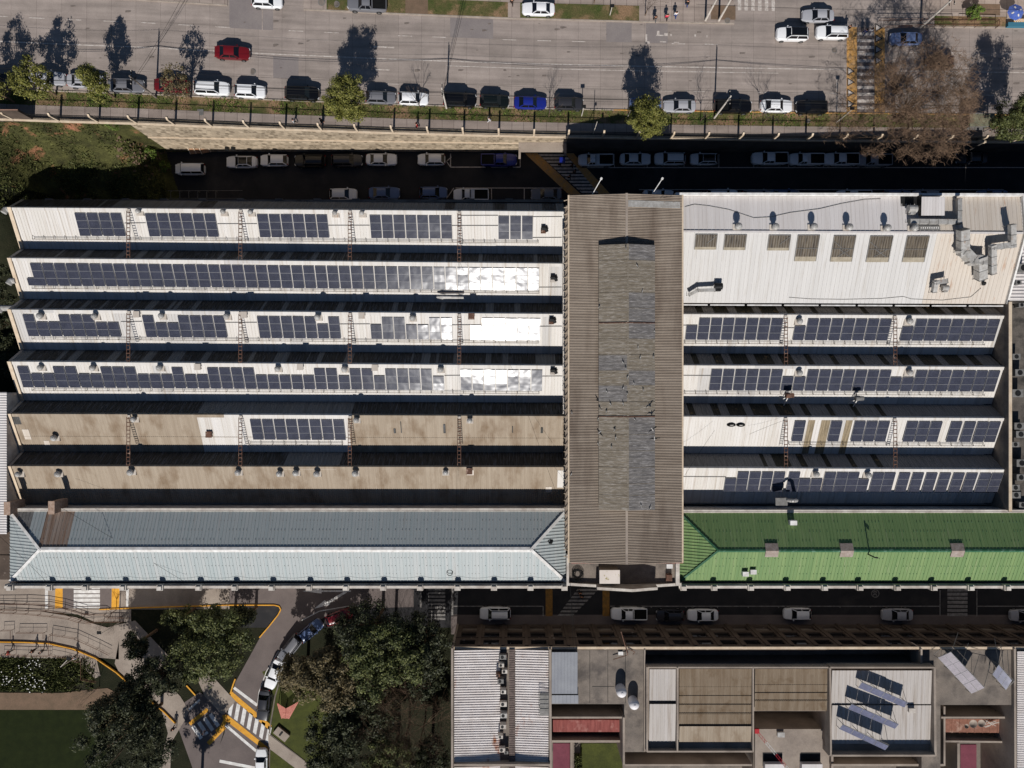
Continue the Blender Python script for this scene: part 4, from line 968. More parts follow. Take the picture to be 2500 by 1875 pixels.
# ---- plain white roof, top right
def Q(px, py, z): return W(px, py, z)
wz = dict(N=13.6, R=14.2, S=10.4)
a0, a1 = Q(1667, 479, wz['N']), Q(2478, 481, wz['N']); b0, b1 = Q(1667, 567, wz['R']), Q(2474, 571, wz['R']); c0, c1 = Q(1667, 739, wz['S']), Q(2459, 742, wz['S'])
X0, X1 = 21.5, 66.2
for v in (a0, b0, c0): v.x = X0
for v in (a1, b1, c1): v.x = X1
wb = thing('white_roof_building', 'building with wide plain white roof, row of skylights and turbine vents', 'factory', None, (44, 17, 0))
def wmf(p): return 1 if p.x > px2x(2270, 12.5) else 0
for (p, q, r_, s_, nm) in ((a0, a1, b1, b0, 'n'), (c0, c1, b1, b0, 's')):
    m = MB(); n = int((X1 - X0) / .55); pts = []
    for i in range(n):
        for t, h in PROF['s']: pts.append(((i + t) / n, h))
    pts.append((1, 0))
    for t, h in pts: m.v += [tuple(p.lerp(q, t) + Vector((0, 0, h * .045))), tuple(s_.lerp(r_, t) + Vector((0, 0, h * .045)))]
    for i in range(len(pts) - 1): m.f.append((2 * i, 2 * i + 2, 2 * i + 3, 2 * i + 1)); m.m.append(wmf(p.lerp(q, pts[i][0])))
    rr = m.build('roof_slope', [M['whiteg'] if nm == 'n' else M['white2'], M['whited']], wb)
    if nm == 'n': WN = rr
    else: WS = rr
m = MB(); m.box(X0, X1, c0.y + .1, a0.y - .05, 0, 10.2); m.poly([(X1, c1.y + .1, 10.2), (X1, a1.y - .05, 10.2), (X1, a1.y - .05, 13.5), (X1, b1.y, 14.1), (X1, c1.y + .1, 10.3)]); m.quad((X0, a0.y, 10), (X1, a1.y, 10), (X1, a1.y, 13.6), (X0, a0.y, 13.6)); m.build('wall', M['whitewall'], wb)
m = MB(); m.bar(a0 + Vector((-.3, .18, .1)), a1 + Vector((.1, .18, .1)), .3, 1.0); m.bar(a1 + Vector((.1, .2, .35)), b1 + Vector((.1, 0, .3)), .25, .4); m.bar(b1 + Vector((.1, 0, .3)), c1 + Vector((.1, 0, .3)), .25, .4); m.bar(a0 + Vector((0, 0, .2)), b0 + Vector((0, 0, .2)), .2, .3); m.bar(b0 + Vector((0, 0, .2)), c0 + Vector((0, 0, .2)), .2, .3)
m.build('parapet', M['paintw'], wb)
m = MB()
n = 9
for i in range(n): p, q = c0.lerp(c1, i / n + .004), c0.lerp(c1, (i + 1) / n - .004); m.bar(p + Vector((0, -.28, -.05)), q + Vector((0, -.28, -.05)), .16, .14)
m.build('eave_gutter', M['paintw'], wb)
m = MB(); m.bar(b0 + Vector((0, .1, .1)), b1 + Vector((0, .1, .1)), .25, .05); m.build('ridge_cap', M['whiteg'], wb)
def zs(y, x):  # height of the white roof
    t = (x - X0) / (X1 - X0); yb = lerp(b0.y, b1.y, t); ya = lerp(a0.y, a1.y, t); yc = lerp(c0.y, c1.y, t)
    return lerp(wz['R'], wz['N'], (y - yb) / (ya - yb)) if y > yb else lerp(wz['R'], wz['S'], (yb - y) / (yb - yc))
SKM = mat('skylight_sheet', col(104, 94, 80), col(58, 52, 46), 1.2, .35, None, .5, (6, .5, .5), .3)
for i, (p0, p1, q0, q1) in enumerate(((1695, 1748, 573, 611), (1766, 1819, 574, 612), (1873, 1926, 575, 613), (1943, 1996, 575, 639), (2031, 2084, 576, 640), (2119, 2174, 577, 641), (2208, 2262, 577, 641))):
    a = W(p0, q0, 14.0); b_ = W(p1, q1, 12.9 if i < 3 else 12.4); a.x = px2x(p0, 13.4); b_.x = px2x(p1, 13.4); m = MB()
    def P_(x, y, h=.07): return Vector((x, y, zs(y, x) + h))
    xx = frange(a.x, b_.x, .17); yy = [a.y, (a.y + b_.y) / 2, b_.y]
    for j in range(len(xx) - 1):
        h0, h1 = (.06 + .03 * (j % 2)), (.06 + .03 * ((j + 1) % 2)); m.quad(P_(xx[j], a.y, h0), P_(xx[j + 1], a.y, h1), P_(xx[j + 1], lerp(a.y, b_.y, .82), h1), P_(xx[j], lerp(a.y, b_.y, .82), h0), 0)
        m.quad(P_(xx[j], lerp(a.y, b_.y, .82), h0), P_(xx[j + 1], lerp(a.y, b_.y, .82), h1), P_(xx[j + 1], b_.y, h1), P_(xx[j], b_.y, h0), 1)
    sk = m.build('skylight', [SKM, mat('skylight_edge_sheet', col(162, 152, 134), col(140, 130, 112), 1.2, .6)], WS)
    m = MB(); bars = [((a.x, a.y), (b_.x, a.y)), ((a.x, a.y), (a.x, b_.y)), ((b_.x, a.y), (b_.x, b_.y))]
    if i > 2: bars.append(((a.x, lerp(a.y, b_.y, .5)), (b_.x, lerp(a.y, b_.y, .5))))
    if i in (4, 5): bars += [((a.x + .9, lerp(a.y, b_.y, .5)), (b_.x - .4, lerp(a.y, b_.y, .8))), ((b_.x - .4, lerp(a.y, b_.y, .5)), (a.x + .9, lerp(a.y, b_.y, .8))), ((a.x + .1, lerp(a.y, b_.y, .22)), (a.x + 1.2, lerp(a.y, b_.y, .46)))]
    if i in (0, 2): bars.append(((b_.x - .1, lerp(a.y, b_.y, .1)), (b_.x - 1.3, lerp(a.y, b_.y, .6))))
    for (x0_, y0_), (x1_, y1_) in bars: m.bar(P_(x0_, y0_, .13), P_(x1_, y1_, .13), .07, .03)
    m.build('frame', M['galvd'], sk)
for i, (px, py) in enumerate(((1802, 553), (1892, 554), (1986, 554), (2072, 555), (2165, 557), (2231, 557))):
    p = W(px, py, 14.9); p.z = zs(p.y, p.x); m = MB(); vent_mb(m, p, .42, 1.15); m.build('roof_vent', [M['galv'], M['whited'], M['galvd']], WN)
# ducts on the white roof
def duct(pts, w, label, legs=True, m_=None, h=None):
    h = h or w; root = thing('air_duct', label, 'duct', 'galvanised air ducts on the plain white roof', tuple(pts[0])); m = MB()
    for i in range(len(pts) - 1):
        a, b_ = Vector(pts[i]), Vector(pts[i + 1]); d = (b_ - a).normalized(); m.bar(a - d * w * .5 * (i > 0), b_ + d * w * .5 * (i < len(pts) - 2), w, h)
        k = int((b_ - a).length / 1.1)
        for j in range(k + 1):
            c = a + (b_ - a) * (j / max(1, k)); m.bar(c - d * .03, c + d * .03, w + .08, h + .08, 1)
    m.build('trunk', m_ or [M['galv'], M['galvd']], root)
    if legs:
        m = MB()
        for i in range(len(pts)):
            p = Vector(pts[i]); zz = zs(p.y, p.x)
            for s_ in (-.35, .35): m.bar((p.x + s_ * w, p.y + .01 * i, zz), (p.x + s_ * w, p.y + .01 * i, p.z - h / 2), .05, .05)
        m.build('leg_frame', M['galvd'], root)
    return root
def D(px, py, dz):
    z = 13.0
    for _ in range(5): p = W(px, py, z + dz); z = zs(p.y, p.x)
    return (p.x, p.y, z + dz)
duct([D(2341, 486, .9), D(2341, 546, .9)], .55, 'narrow duct running down from the top edge of the white roof'); duct([D(2220, 541, .6), D(2334, 542, .6)], .6, 'straight duct running sideways beside the small raised shed')
duct([D(2351, 560, 1.5), D(2351, 612, 1.5), D(2372, 634, 1.5), D(2394, 636, 1.5), D(2394, 680, 1.2)], 1.15, 'widest cranked duct on the right of the white roof')
duct([D(2471, 548, 1.6), D(2471, 598, 1.5), D(2423, 604, 1.5), D(2423, 668, 1.3)], .7, 'cranked duct along the right edge of the white roof')
duct([D(2280, 712, 1.0), D(2284, 690, 1.2), D(2312, 686, 1.3)], .55, 'short hooked duct near the lower edge of the white roof')
duct([D(1682, 720, .9), D(1704, 709, 1.1), D(1745, 708, 1.2)], .42, 'snaking duct at the lower left of the white roof beside the brown roof')
def fan_unit(p, s, label, m_='galv'):
    t = thing('fan_unit', label, 'fan', 'fan units on the roofs', tuple(p)); m = MB(); p = Vector(p)
    m.tube(p + Vector((-s * .6, 0, s * .6)), p + Vector((s * .6, 0, s * .6)), s * .55, s * .55, 14); m.box(p.x - s * .35, p.x + s * .35, p.y - s * .8, p.y - s * .2, p.z, p.z + s * .9); m.build('housing', M[m_], t)
    m = MB()
    for a in (-1, 1):
        for b_ in (-1, 1): m.bar((p.x + a * s * .5, p.y + b_ * s * .5, p.z - .3), (p.x + a * s * .5, p.y + b_ * s * .5, p.z + .1), .06, .06)
    m.build('support_frame', M['galvd'], t)
    m = MB(); m.tube(p + Vector((s * .6, 0, s * .6)), p + Vector((s * .66, 0, s * .6)), s * .42, s * .42, 12); m.build('outlet', M['dark'], t)
fan_unit(D(2303, 704, .3), .7, 'fan unit with bracket beside the short hooked duct on the white roof'); fan_unit(D(1752, 700, .4), .8, 'fan unit in an open frame at the end of the snaking duct', 'dark')
fan_unit(D(2412, 652, .3), .5, 'small fan unit between the two wide cranked ducts'); fan_unit(D(2222, 512, .3), .9, 'large fan unit left of the small raised shed'); fan_unit(D(2400, 692, .2), .35, 'tiny fan bracket below the widest cranked duct', 'dark')
c = D(2267, 508, 0); m = MB(); m.box(c[0] - 1.4, c[0] + 1.4, c[1] - 1.1, c[1] + 1.1, c[2] - .3, c[2] + 1.0); sh = thing('roof_shed', 'small raised shed with white sheet top near the top edge of the white roof', 'shed', None, c); m.build('wall', M['concd'], sh)
m = MB(); ribs(m, (c[0] - 1.5, c[1] - 1.2, c[2] + 1.05), (c[0] + 1.5, c[1] - 1.2, c[2] + 1.05), (0, 2.4, .1), None, .4, .04, 's'); m.build('roof', M['whiteg'], sh)
c = D(2219, 491, 0); m = MB(); m.box(c[0] - 1.1, c[0] + 1.1, c[1] - .7, c[1] + .6, c[2] + .03, c[2] + .09); m.box(c[0] + 1.0, c[0] + 1.15, c[1] - .7, c[1] + .6, c[2], c[2] + 1.1); m.build('roof_hatch', M['dark'], WN)
c = D(2268, 557, 0); m = MB(); m.box(c[0] - 1.35, c[0] + 1.35, c[1] - .28, c[1] + .28, c[2] + .05, c[2] + .22)
for i in range(9): m.box(c[0] - 1.2 + i * .28, c[0] - 1.1 + i * .28, c[1] - .1, c[1] + .1, c[2] + .22, c[2] + .26, 1)
m.build('louvre_panel', [M['galvd'], M['paintw']], WN)
m = MB(); P = [D(px, py, .06) for px, py in ((1672, 505), (1695, 499), (1732, 503), (1780, 512), (1840, 532), (1880, 530), (1930, 519), (2000, 510), (2055, 497), (2110, 487), (2150, 485))]; m.path(P, .035, 4); m.build('cable', M['galvd'], WN)
m = MB(); P = [D(px, py, .06) for px, py in ((1926, 726), (1980, 730), (2060, 731), (2150, 729), (2205, 724), (2225, 730), (2300, 733), (2370, 725), (2395, 703))]; m.path(P, .03, 4); m.build('cable', M['galvd'], WS)
# ---- buildings beyond the right edge and beyond the left edge
rb = thing('side_building', 'building strip with pale ribbed roof beyond the right edge of the white roof', 'building', None, (72, 5, 0))
m = MB(); m.box(66.8, 90, 10.9, 24.4, 0, 10.3); m.box(66.8, 90, -16.9, 10.7, 0, 9.2); m.box(66.8, 95, 24.42, 24.7, 0, 13.2); m.build('wall', M['roofdk'], rb)  # thin tall north strip added to throw shade on the fence beam
m = MB(); ribs(m, (66.75, 11.2, 10.4), (66.75, 24.4, 10.4), (23, 0, .4), None, .45, .09, 't'); m.build('ribbed_roof', M['whiteg'], rb)
for i, (px, py, s_) in enumerate(((2480, 960, 1.5), (2484, 1040, 1.3), (2476, 1085, 1.0), (2488, 1060, 1.3), (2490, 1130, 1.4), (2489, 1165, 1.2), (2476, 1190, 1.1), (2477, 1208, 1.2), (2494, 1232, 1.0), (2478, 871, 1.1), (2486, 910, 1.3), (2492, 745, .8), (2492, 600, 1.0), (2494, 655, 1.5), (2484, 690, .8), (2477, 500, .4))):
    z0 = 9.2 if py > 730 else 10.7; c = W(px, py, z0 + .9); t = thing('rooftop_unit', 'grey air conditioning unit on the right edge roof, number %d from the top of that strip' % (1 + sorted([500, 600, 655, 690, 745, 871, 910, 960, 1040, 1060, 1085, 1130, 1165, 1190, 1208, 1232]).index(py)), 'air conditioner', 'rooftop units along the right edge', (c.x, c.y, z0))
    t['label'] = ['topmost', 'second', 'third', 'fourth', 'fifth', 'sixth', 'seventh', 'eighth', 'ninth', 'tenth', 'eleventh', 'twelfth', 'thirteenth', 'fourteenth', 'fifteenth', 'lowest'][sorted([500, 600, 655, 690, 745, 871, 910, 960, 1040, 1060, 1085, 1130, 1165, 1190, 1208, 1232]).index(py)] + ' grey air conditioning box down the far right edge roofs'
    m = MB(); m.box(c.x - s_ / 2, c.x + s_ / 2, c.y - s_ * .35, c.y + s_ * .35, z0 + .2, z0 + .9 + s_ * .3); m.build('casing', M['galvd'], t)
    m = MB(); m.tube((c.x, c.y, z0 + .9 + s_ * .3), (c.x, c.y, z0 + .94 + s_ * .3), s_ * .26, s_ * .26, 14); m.build('fan_grille', M['dark'], t)
    m = MB()
    for a in (-1, 1): m.box(c.x + a * s_ * .4 - .04, c.x + a * s_ * .4 + .04, c.y - s_ * .35, c.y + s_ * .35, z0, z0 + .2)
    m.build('feet', M['dark'], t)
lb = thing('side_building', 'low building with grey ribbed roof beyond the left end of the tan bays', 'building', None, (-75, -8, 0))
m = MB(); m.box(-95, -67.85, -20, -1.2, 0, 10.6); m.build('wall', M['whitewall'], lb); m = MB(); ribs(m, (-95, -20.1, 10.7), (-95, -1.1, 10.7), (27.3, 0, .0), None, .34, .07, 'w'); m.build('ribbed_roof', M['whiteg'], lb)
m = MB(); m.box(-95, -67.9, -26.8, -20.3, 0, 8.4); m.box(-95, -68.3, -23.6, -23.45, 8.4, 8.5); m.build('annex', M['stucco'], lb)
for px, py, lb_ in ((20, 511, 'pale exhaust cowl sticking out of the left gable of the top bay'), (32, 685, 'pale exhaust cowl sticking out of the left gable of the second bay'), (8, 752, 'pale exhaust cowl sticking out of the left gable of the third bay')):
    c = W(px, py, 9.0); m = MB(); m.tube((-67.6, c.y, 9), (c.x - .4, c.y, 9), .4, .4, 12); m.tube((c.x - .3, c.y, 9), (c.x - .5, c.y - .5, 9.2), .42, .42, 12); single(m, 'exhaust_cowl', M['galv'], lb_, 'exhaust', 'exhaust cowls on the left gables')
# ------------------------------------------------------------ buildings across the south street
def rb_(m, x0, y0, x1, y1, z0, z1, mi=0):
    a, b_ = W(x0, y0, z1), W(x1, y1, z1); m.box(a.x, b_.x, b_.y, a.y, z0, z1, mi)
FY = -35.5
an = thing('courtyard_building', 'long low building with windowed front, several roofs and inner courtyards, lower right', 'building', None, (30, -42, 0))
m = MB()
xs0, xs1 = -8.0, 100.0
# facade: piers and spandrels with real window openings
wins = []; x = W(1122, 1560, 8).x; i = 0
while x < xs1 - 3:
    w_ = 2.15 if i != 4 else 1.3; wins.append((x, x + w_)); x += 3.27; i += 1
zb = [0, 2.9, 5.0, 6.6, 8.9, 10.1]
m.box(xs0, xs1, FY - .3, FY, zb[0], 1.0); m.box(xs0, xs1, FY - .3, FY, 2.9, 3.7) ; m.box(xs0, xs1, FY - .3, FY, 5.7, 7.0); m.box(xs0, xs1, FY - .3, FY, 8.9, 10.1)
prev = xs0
for a, b_ in wins:
    for z0, z1 in ((1.0, 2.9), (3.7, 5.7), (7.0, 8.9)): m.box(prev, a, FY - .3, FY, z0, z1)
    prev = b_
for z0, z1 in ((1.0, 2.9), (3.7, 5.7), (7.0, 8.9)): m.box(prev, xs1, FY - .3, FY, z0, z1)
for i, (a, b_) in enumerate(wins):
    m.box(b_ + .35, b_ + .75, FY, FY + .14, 0, 9.6)
m.build('facade', M['stucco'], an)
m = MB(); m.box(xs0 - .1, xs1, FY - .2, FY + .12, 10.1, 10.28); m.build('cornice', M['cream'], an)
m = MB(); m.box(xs0, xs1, FY - .32, FY - .19, 10.1, 10.2); m.box(xs0, xs1, FY, FY + .1, 6.1, 6.2); m.build('string_course', M['stucco'], an)
wm = MB(); 
for i, (a, b_) in enumerate(wins):
    if a > 82: break
    for z0, z1 in ((3.7, 5.7), (7.0, 8.9)):
        f = MB(); 
        for s_ in (a, b_ - .06): f.box(s_, s_ + .06, FY - .24, FY - .16, z0, z1)
        f.box(a, b_, FY - .24, FY - .17, z0, z0 + .06)
        wf = f.build('window', M['dark'], an); g = MB(); g.quad((a, FY - .2, z0), (b_, FY - .2, z0), (b_, FY - .2, z1), (a, FY - .2, z1)); g.build('pane', WG, wf)
m = MB(); m.box(xs0, xs1, -70, FY - .32, 0, 3.0); m.build('courtyard_floor', M['concd'], an)
# left roof, strongly ribbed
for q in ((1106, 1585, 1342, 2020, 3, 10.0), (1344, 1586, 1572, 1719, 3, 9.98), (1524, 1719.2, 1574, 1836, 3, 9.98), (2250, 1586, 2476, 1721, 3, 10.0), (2250, 1721.2, 2296, 1990, 3, 10.0)): m = MB(); rb_(m, *q); m.build('roof_deck', M['concd'], an)
a = W(1109, 1587, 10.5); c = W(1221, 1587, 10.2); e = W(1258, 1587, 10.2); g = W(1339, 1587, 10.5); yb = W(0, 1866, 10.4).y; ym = W(0, 1757, 10.4).y; yc = W(0, 2020, 10.4).y
STRIP = mat('white_ribbed_sheet', col(226, 220, 216), col(212, 204, 198), .8, .6, col(165, 105, 66), .35, (1, 1, 1), .08, t3=(.62, .72), st3=(1.5, .6, 1))
for i, (p, q) in enumerate(((a, c), (g, e))):
    m = MB()
    for y0, y1, dz in ((ym, a.y, .04), (yb + .2, ym - .02, 0), (yc, yb - .3, 0)): ribs(m, (p.x, y0, p.z + dz), (p.x, y1, p.z + dz), (q.x - p.x, 0, q.z - p.z), None, .33, .12, 't')
    m.build('ribbed_roof', STRIP, an)
m = MB(); m.box(W(1243, 0, 10.5).x, W(1257, 0, 10.5).x, yc, a.y, 10.3, 10.45); 
y = yc
while y < a.y: m.box(W(1243, 0, 10.5).x, W(1257, 0, 10.5).x, y, y + .22, 10.45, 10.49); y += .3
m.build('boardwalk', mat('weathered_boards', col(118, 104, 98), col(92, 82, 78), 2, .9, fine=.15), an)
def wallp(m, pts, z0, z1, w, mt='concrete'):
    P = [W(px, py, z1) for px, py in pts]; m = MB(); mi = 0
    for i in range(len(P) - 1):
        a_, b2 = P[i].copy(), P[i + 1].copy(); a_.z = b2.z = (z0 + z1) / 2; m.bar(a_, b2, w, z1 - z0, mi)
    m.build('parapet', M[mt], an)
wallp(m, [(1104, 1583), (1104, 2020)], 0, 10.8, .3); wallp(m, [(1343, 1586), (1345, 1990)], 3, 10.9, .3); wallp(m, [(1108, 1868), (1343, 1868)], 9, 11.2, .25); wallp(m, [(1347, 1752), (1524, 1752)], 3, 9.4, .25)
wallp(m, [(1347, 1810), (1524, 1810)], 3, 7.5, .3); wallp(m, [(1523, 1752), (1523, 1868)], 3, 10.2, .28); wallp(m, [(1525, 1868), (1836, 1868)], 3, 9.2, .25); wallp(m, [(1395, 1812), (1395, 1990)], 3, 4.2, .3)
wallp(m, [(2478, 1584), (2480, 1990)], 3, 10.6, .3); wallp(m, [(2298, 1752), (2476, 1752)], 3, 8.6, .25); wallp(m, [(2030, 1868), (2305, 1868)], 3, 9.2, .3); wallp(m, [(2340, 1815), (2340, 1990)], 3, 8, .3); wallp(m, [(2300, 1810), (2476, 1812)], 3, 8, .25); wallp(m, [(2306, 1725), (2306, 1870)], 3, 8.4, .25)
wallp(m, [(1846, 1780), (1846, 1990)], 3, 8.8, .3); wallp(m, [(2032, 1785), (2032, 1990)], 3, 9.0, .3)
for side in ((1347, 1752, 1524, 1752), (1347, 1812, 1524, 1812)):
    pass
m = MB(); rb_(m, 1350, 1758, 1520, 1787, 3, 6.9); m.build('red_roof', M['red'], an)
m = MB()
for i in range(9): q = W(1362 + i * 18.5, 1772, 7.0); m.box(q.x - .03, q.x + .03, q.y - .8, q.y + .8, 6.9, 6.98)
m.build('roof_battens', M['red'], an)
for q in ((1350, 1815, 1392, 1990, 3, 3.06), (2345, 1818, 2384, 1990, 3, 3.08)): m = MB(); rb_(m, *q); m.build('maroon_floor', M['maroon'], an)
m = MB(); rb_(m, 1417, 1815, 1520, 1990, 3, 3.05); m.build('courtyard_lawn', M['lawnl'], an)
m = MB()
for _ in range(2600):
    p = W(U(1398, 1415), U(1814, 1900), 0); p.z = 3 + U(.1, 1.2); r = U(.06, .14); v1 = Vector((U(-1, 1), U(-1, 1), U(-1, 1))).normalized() * r; v2 = v1.cross(Vector((U(-1, 1), U(-1, 1), U(-.3, 1)))).normalized() * r
    m.quad(p - v1, p - v2, p + v1, p + v2)
single(m, 'hedge', M['leafg'], 'low clipped hedge beside the maroon floor in the inner courtyard', 'hedge')
# blue-grey canopy
m = MB(); p, q = W(1347, 1592, 11.2), W(1410, 1694, 11.0); ribs(m, (p.x, q.y, 11.0), (q.x, q.y, 11.0), (0, p.y - q.y, .25), None, .42, .035, 's'); p, q = W(1347, 1697, 10.6), W(1412, 1718, 10.5); ribs(m, (p.x, q.y, 10.5), (q.x, q.y, 10.5), (0, p.y - q.y, .15), None, .5, .03, 's')
m.build('sheet_canopy', mat('blue_grey_sheet', col(140, 142, 146), col(128, 130, 136), .5, .6, fine=.06), an)
# central blocks
m = MB(); rb_(m, 1576, 1629, 1840, 1834, 3, 10.4); rb_(m, 1840.2, 1629, 2024, 1736, 3, 10.4); rb_(m, 2024, 1629, 2285, 1846, 3, 10.6); m.box(W(1572, 0, 6).x, W(2250, 0, 6).x, W(0, 1610, 6).y, FY - .32, 3, 5.6)
rb_(m, 1840, 1780, 2026, 1990, 3, 8.4); m.build('block_walls', M['concrete'], an)
def sheet(name, x0, y0, x1, y1, z0, z1, mt, pitch=.42, kind='s', amp=.035, ew=False):
    p, q = W(x0, y0, z0), W(x1, y1, z1); m = MB()
    if ew: ribs(m, (p.x, q.y, z0), (p.x, p.y, z0), (q.x - p.x, 0, z1 - z0), None, pitch, amp, kind)
    else: ribs(m, (p.x, q.y, z1), (q.x, q.y, z1), (0, p.y - q.y, z0 - z1), None, pitch, amp, kind)
    return m.build(name, mt, an)
BT = mat('old_brown_sheet', col(134, 120, 103), col(112, 96, 78), .5, .9, col(98, 80, 60), .9, (3, .2, 0), .14, t3=(.55, .75), st3=(.6, .6, 0))
sheet('sheet_roof', 1586, 1634, 1650, 1711, 10.9, 10.7, M['sheetw'], .5); sheet('sheet_roof', 1586, 1719, 1650, 1811, 11.0, 10.5, M['sheetw'], .5)
sheet('sheet_roof', 1659, 1633, 1836, 1768, 11.0, 10.7, BT, .24, 'w', .04); sheet('sheet_roof', 1659, 1773, 1836, 1811, 10.9, 10.6, M['tan'], .24, 'w', .04)
sheet('sheet_roof', 1844, 1633, 2021, 1735, 11.0, 10.7, BT, .24, 'w', .04)
sheet('sheet_roof', 2032, 1637, 2162, 1719, 11.2, 10.8, M['sheetw'], .5); sheet('sheet_roof', 2164, 1637, 2275, 1719, 11.3, 10.9, M['sheetw'], .5); sheet('sheet_roof', 2032, 1722, 2275, 1816, 11.0, 10.65, M['sheetw'], .5)
wallp(m, [(1580, 1629), (1580, 1836)], 10, 11.5, .22); wallp(m, [(1580, 1630), (2024, 1630)], 10.2, 11.4, .2); wallp(m, [(1580, 1835), (1838, 1835)], 9.5, 11.3, .22); wallp(m, [(1654, 1630), (1654, 1835)], 10.1, 11.5, .2); wallp(m, [(1839, 1630), (1839, 1836)], 10.1, 11.4, .2)
wallp(m, [(2027, 1630), (2284, 1630)], 10.2, 11.7, .22); wallp(m, [(2027, 1630), (2029, 1846)], 10, 11.7, .24); wallp(m, [(2282, 1630), (2284, 1846)], 10, 11.7, .3); wallp(m, [(2032, 1845), (2284, 1845)], 9, 11.9, .24); wallp(m, [(2250, 1584), (2250, 1640)], 8, 10.7, .24)
wallp(m, [(1574, 1586), (1574, 1836)], 9, 10.4, .2)
for q in ((1862, 1838, 1910, 1870, 8.4, 8.44), (1955, 1838, 2003, 1870, 8.4, 8.44)): m = MB(); rb_(m, *q); m.build('pit_shade_plate', M['dark'], an)  # flat dark plates paint the shade of two pits; nothing is sunk
for q in ((1868, 1866, 1915, 1990, 8.5, 9.3), (1958, 1866, 2008, 1990, 8.5, 9.3)): m = MB(); rb_(m, *q); m.build('skylight_box', M['whiteg'], an)
sheet('sheet_roof', 2308, 1755, 2474, 1789, 7.4, 7.3, mat('rusty_red_roof', col(142, 100, 84), col(120, 84, 70), 1.5, .9, col(160, 130, 115), .8, fine=.2), 1.1, 's', .05)
sheet('ribbed_roof', 2483, 1590, 2600, 2000, 10.6, 10.5, STRIP, .24, 't', .07, ew=True)
for y_ in (1655, 1678, 1700, 1722, 1745):
    m = MB(); p, q = W(1659, y_, 11), W(1836, y_, 11); m.bar(p - Vector((0, 0, .085)), q - Vector((0, 0, .085)), .07, .06); m.build('lap_joint', BT, an)
for y_ in (1653, 1673, 1693, 1713):
    m = MB(); p, q = W(1844, y_, 11), W(2021, y_, 11); m.bar(p - Vector((0, 0, .085)), q - Vector((0, 0, .085)), .07, .06); m.build('lap_joint', BT, an)
m = MB(); rb_(m, 2481, 1586, 2620, 2010, 3, 10.4); m.build('roof_deck', M['concd'], an)
# expansion joints and stains on the grey terrace
m = MB()
for px in (1440, 1484, 1527): p, q = W(px, 1588, 10), W(px, 1716, 10); m.box(p.x - .03, p.x + .03, q.y, p.y, 9.98, 9.995)
p, q = W(1446, 1676, 10), W(1500, 1676, 10); m.box(p.x, q.x, p.y - .03, p.y + .03, 9.98, 9.997); m.build('joints', M['dark'], an)
# white dome tanks
for px, py, lb_ in ((1520, 1697, 'white domed water tank on the grey terrace, the upper left of two'), (1551, 1727, 'white domed water tank on the terrace corner, the lower right of two')):
    c = W(px, py, 12.3); t = thing('dome_tank', lb_, 'water tank', 'white domed water tanks', (c.x, c.y, 9.98)); r = .68
    m = MB(); m.lathe((c.x, c.y, 10), [(r, 0), (r, 1.35)] + [(r * math.cos(a_), 1.35 + r * math.sin(a_)) for a_ in (.2, .45, .7, .95, 1.2, 1.4)] , 20); m.build('tank_shell', M['domew'], t, True)
    m = MB(); m.lathe((c.x, c.y, 11.95), [(.16, 0), (.16, .12)], 10); m.build('cap', M['domew'], t)
# rooftop units on the ribbed roof
k = 0
for px, py, s_, mm in ((1228, 1605, 1.0, 'galvd'), (1224, 1625, .8, 'white'), (1232, 1640, .8, 'white'), (1216, 1650, .6, 'rust'), (1222, 1664, .9, 'galvd'), (1229, 1690, .8, 'white'), (1229, 1720, 1.0, 'white'), (1230, 1748, 1.0, 'galv'), (1228, 1775, .9, 'white'), (1222, 1800, .7, 'white'), (1226, 1832, .9, 'white'), (1236, 1838, .6, 'galvd')):
    zt = 10.3; h = U(.8, 1.4); c = W(px, py, zt + h); t = thing('condenser', ORD[k] + ' condenser unit from the top in the strip beside the roof boardwalk' if k < 10 else ['lower left', 'lowest'][k - 10] + ' condenser unit at the bottom end beside the roof boardwalk', 'air conditioner', 'condenser units beside the boardwalk', (c.x, c.y, zt)); k += 1
    m = MB(); m.box(c.x - s_ * .45, c.x + s_ * .45, c.y - s_ * .3, c.y + s_ * .3, zt + .15, zt + h); m.build('casing', M[mm] if mm != 'white' else M['whitewall'], t)
    m = MB(); m.tube((c.x - s_ * .1, c.y, zt + h), (c.x - s_ * .1, c.y, zt + h + .03), s_ * .22, s_ * .22, 12); m.build('fan_grille', M['dark'], t)
    m = MB(); m.box(c.x - s_ * .5, c.x + s_ * .5, c.y - s_ * .34, c.y + s_ * .34, zt, zt + .15); m.build('base', M['rust'], t)
# railing frame on the right roof
t = thing('roof_platform', 'small metal rail platform at the right side of the ribbed white roof', 'platform', None, tuple(W(1328, 1718, 10.5))); m = MB()
for px in (1316, 1340):
    p, q = W(px, 1692, 11.4), W(px, 1748, 11.4); m.bar(p, q, .05, .05)
for i in range(6):
    p, q = W(1316, 1692 + i * 11, 11.4), W(1340, 1692 + i * 11, 11.4); m.bar(p, q, .05, .05); m.bar(p, p - Vector((0, 0, 1)), .05, .05); m.bar(q, q - Vector((0, 0, 1)), .05, .05)
m.build('rails', M['galvd'], t); m = MB(); p, q = W(1318, 1694, 10.8), W(1339, 1746, 10.8); m.box(p.x, q.x, q.y, p.y, 10.75, 10.8); m.build('deck', M['galvd'], t)
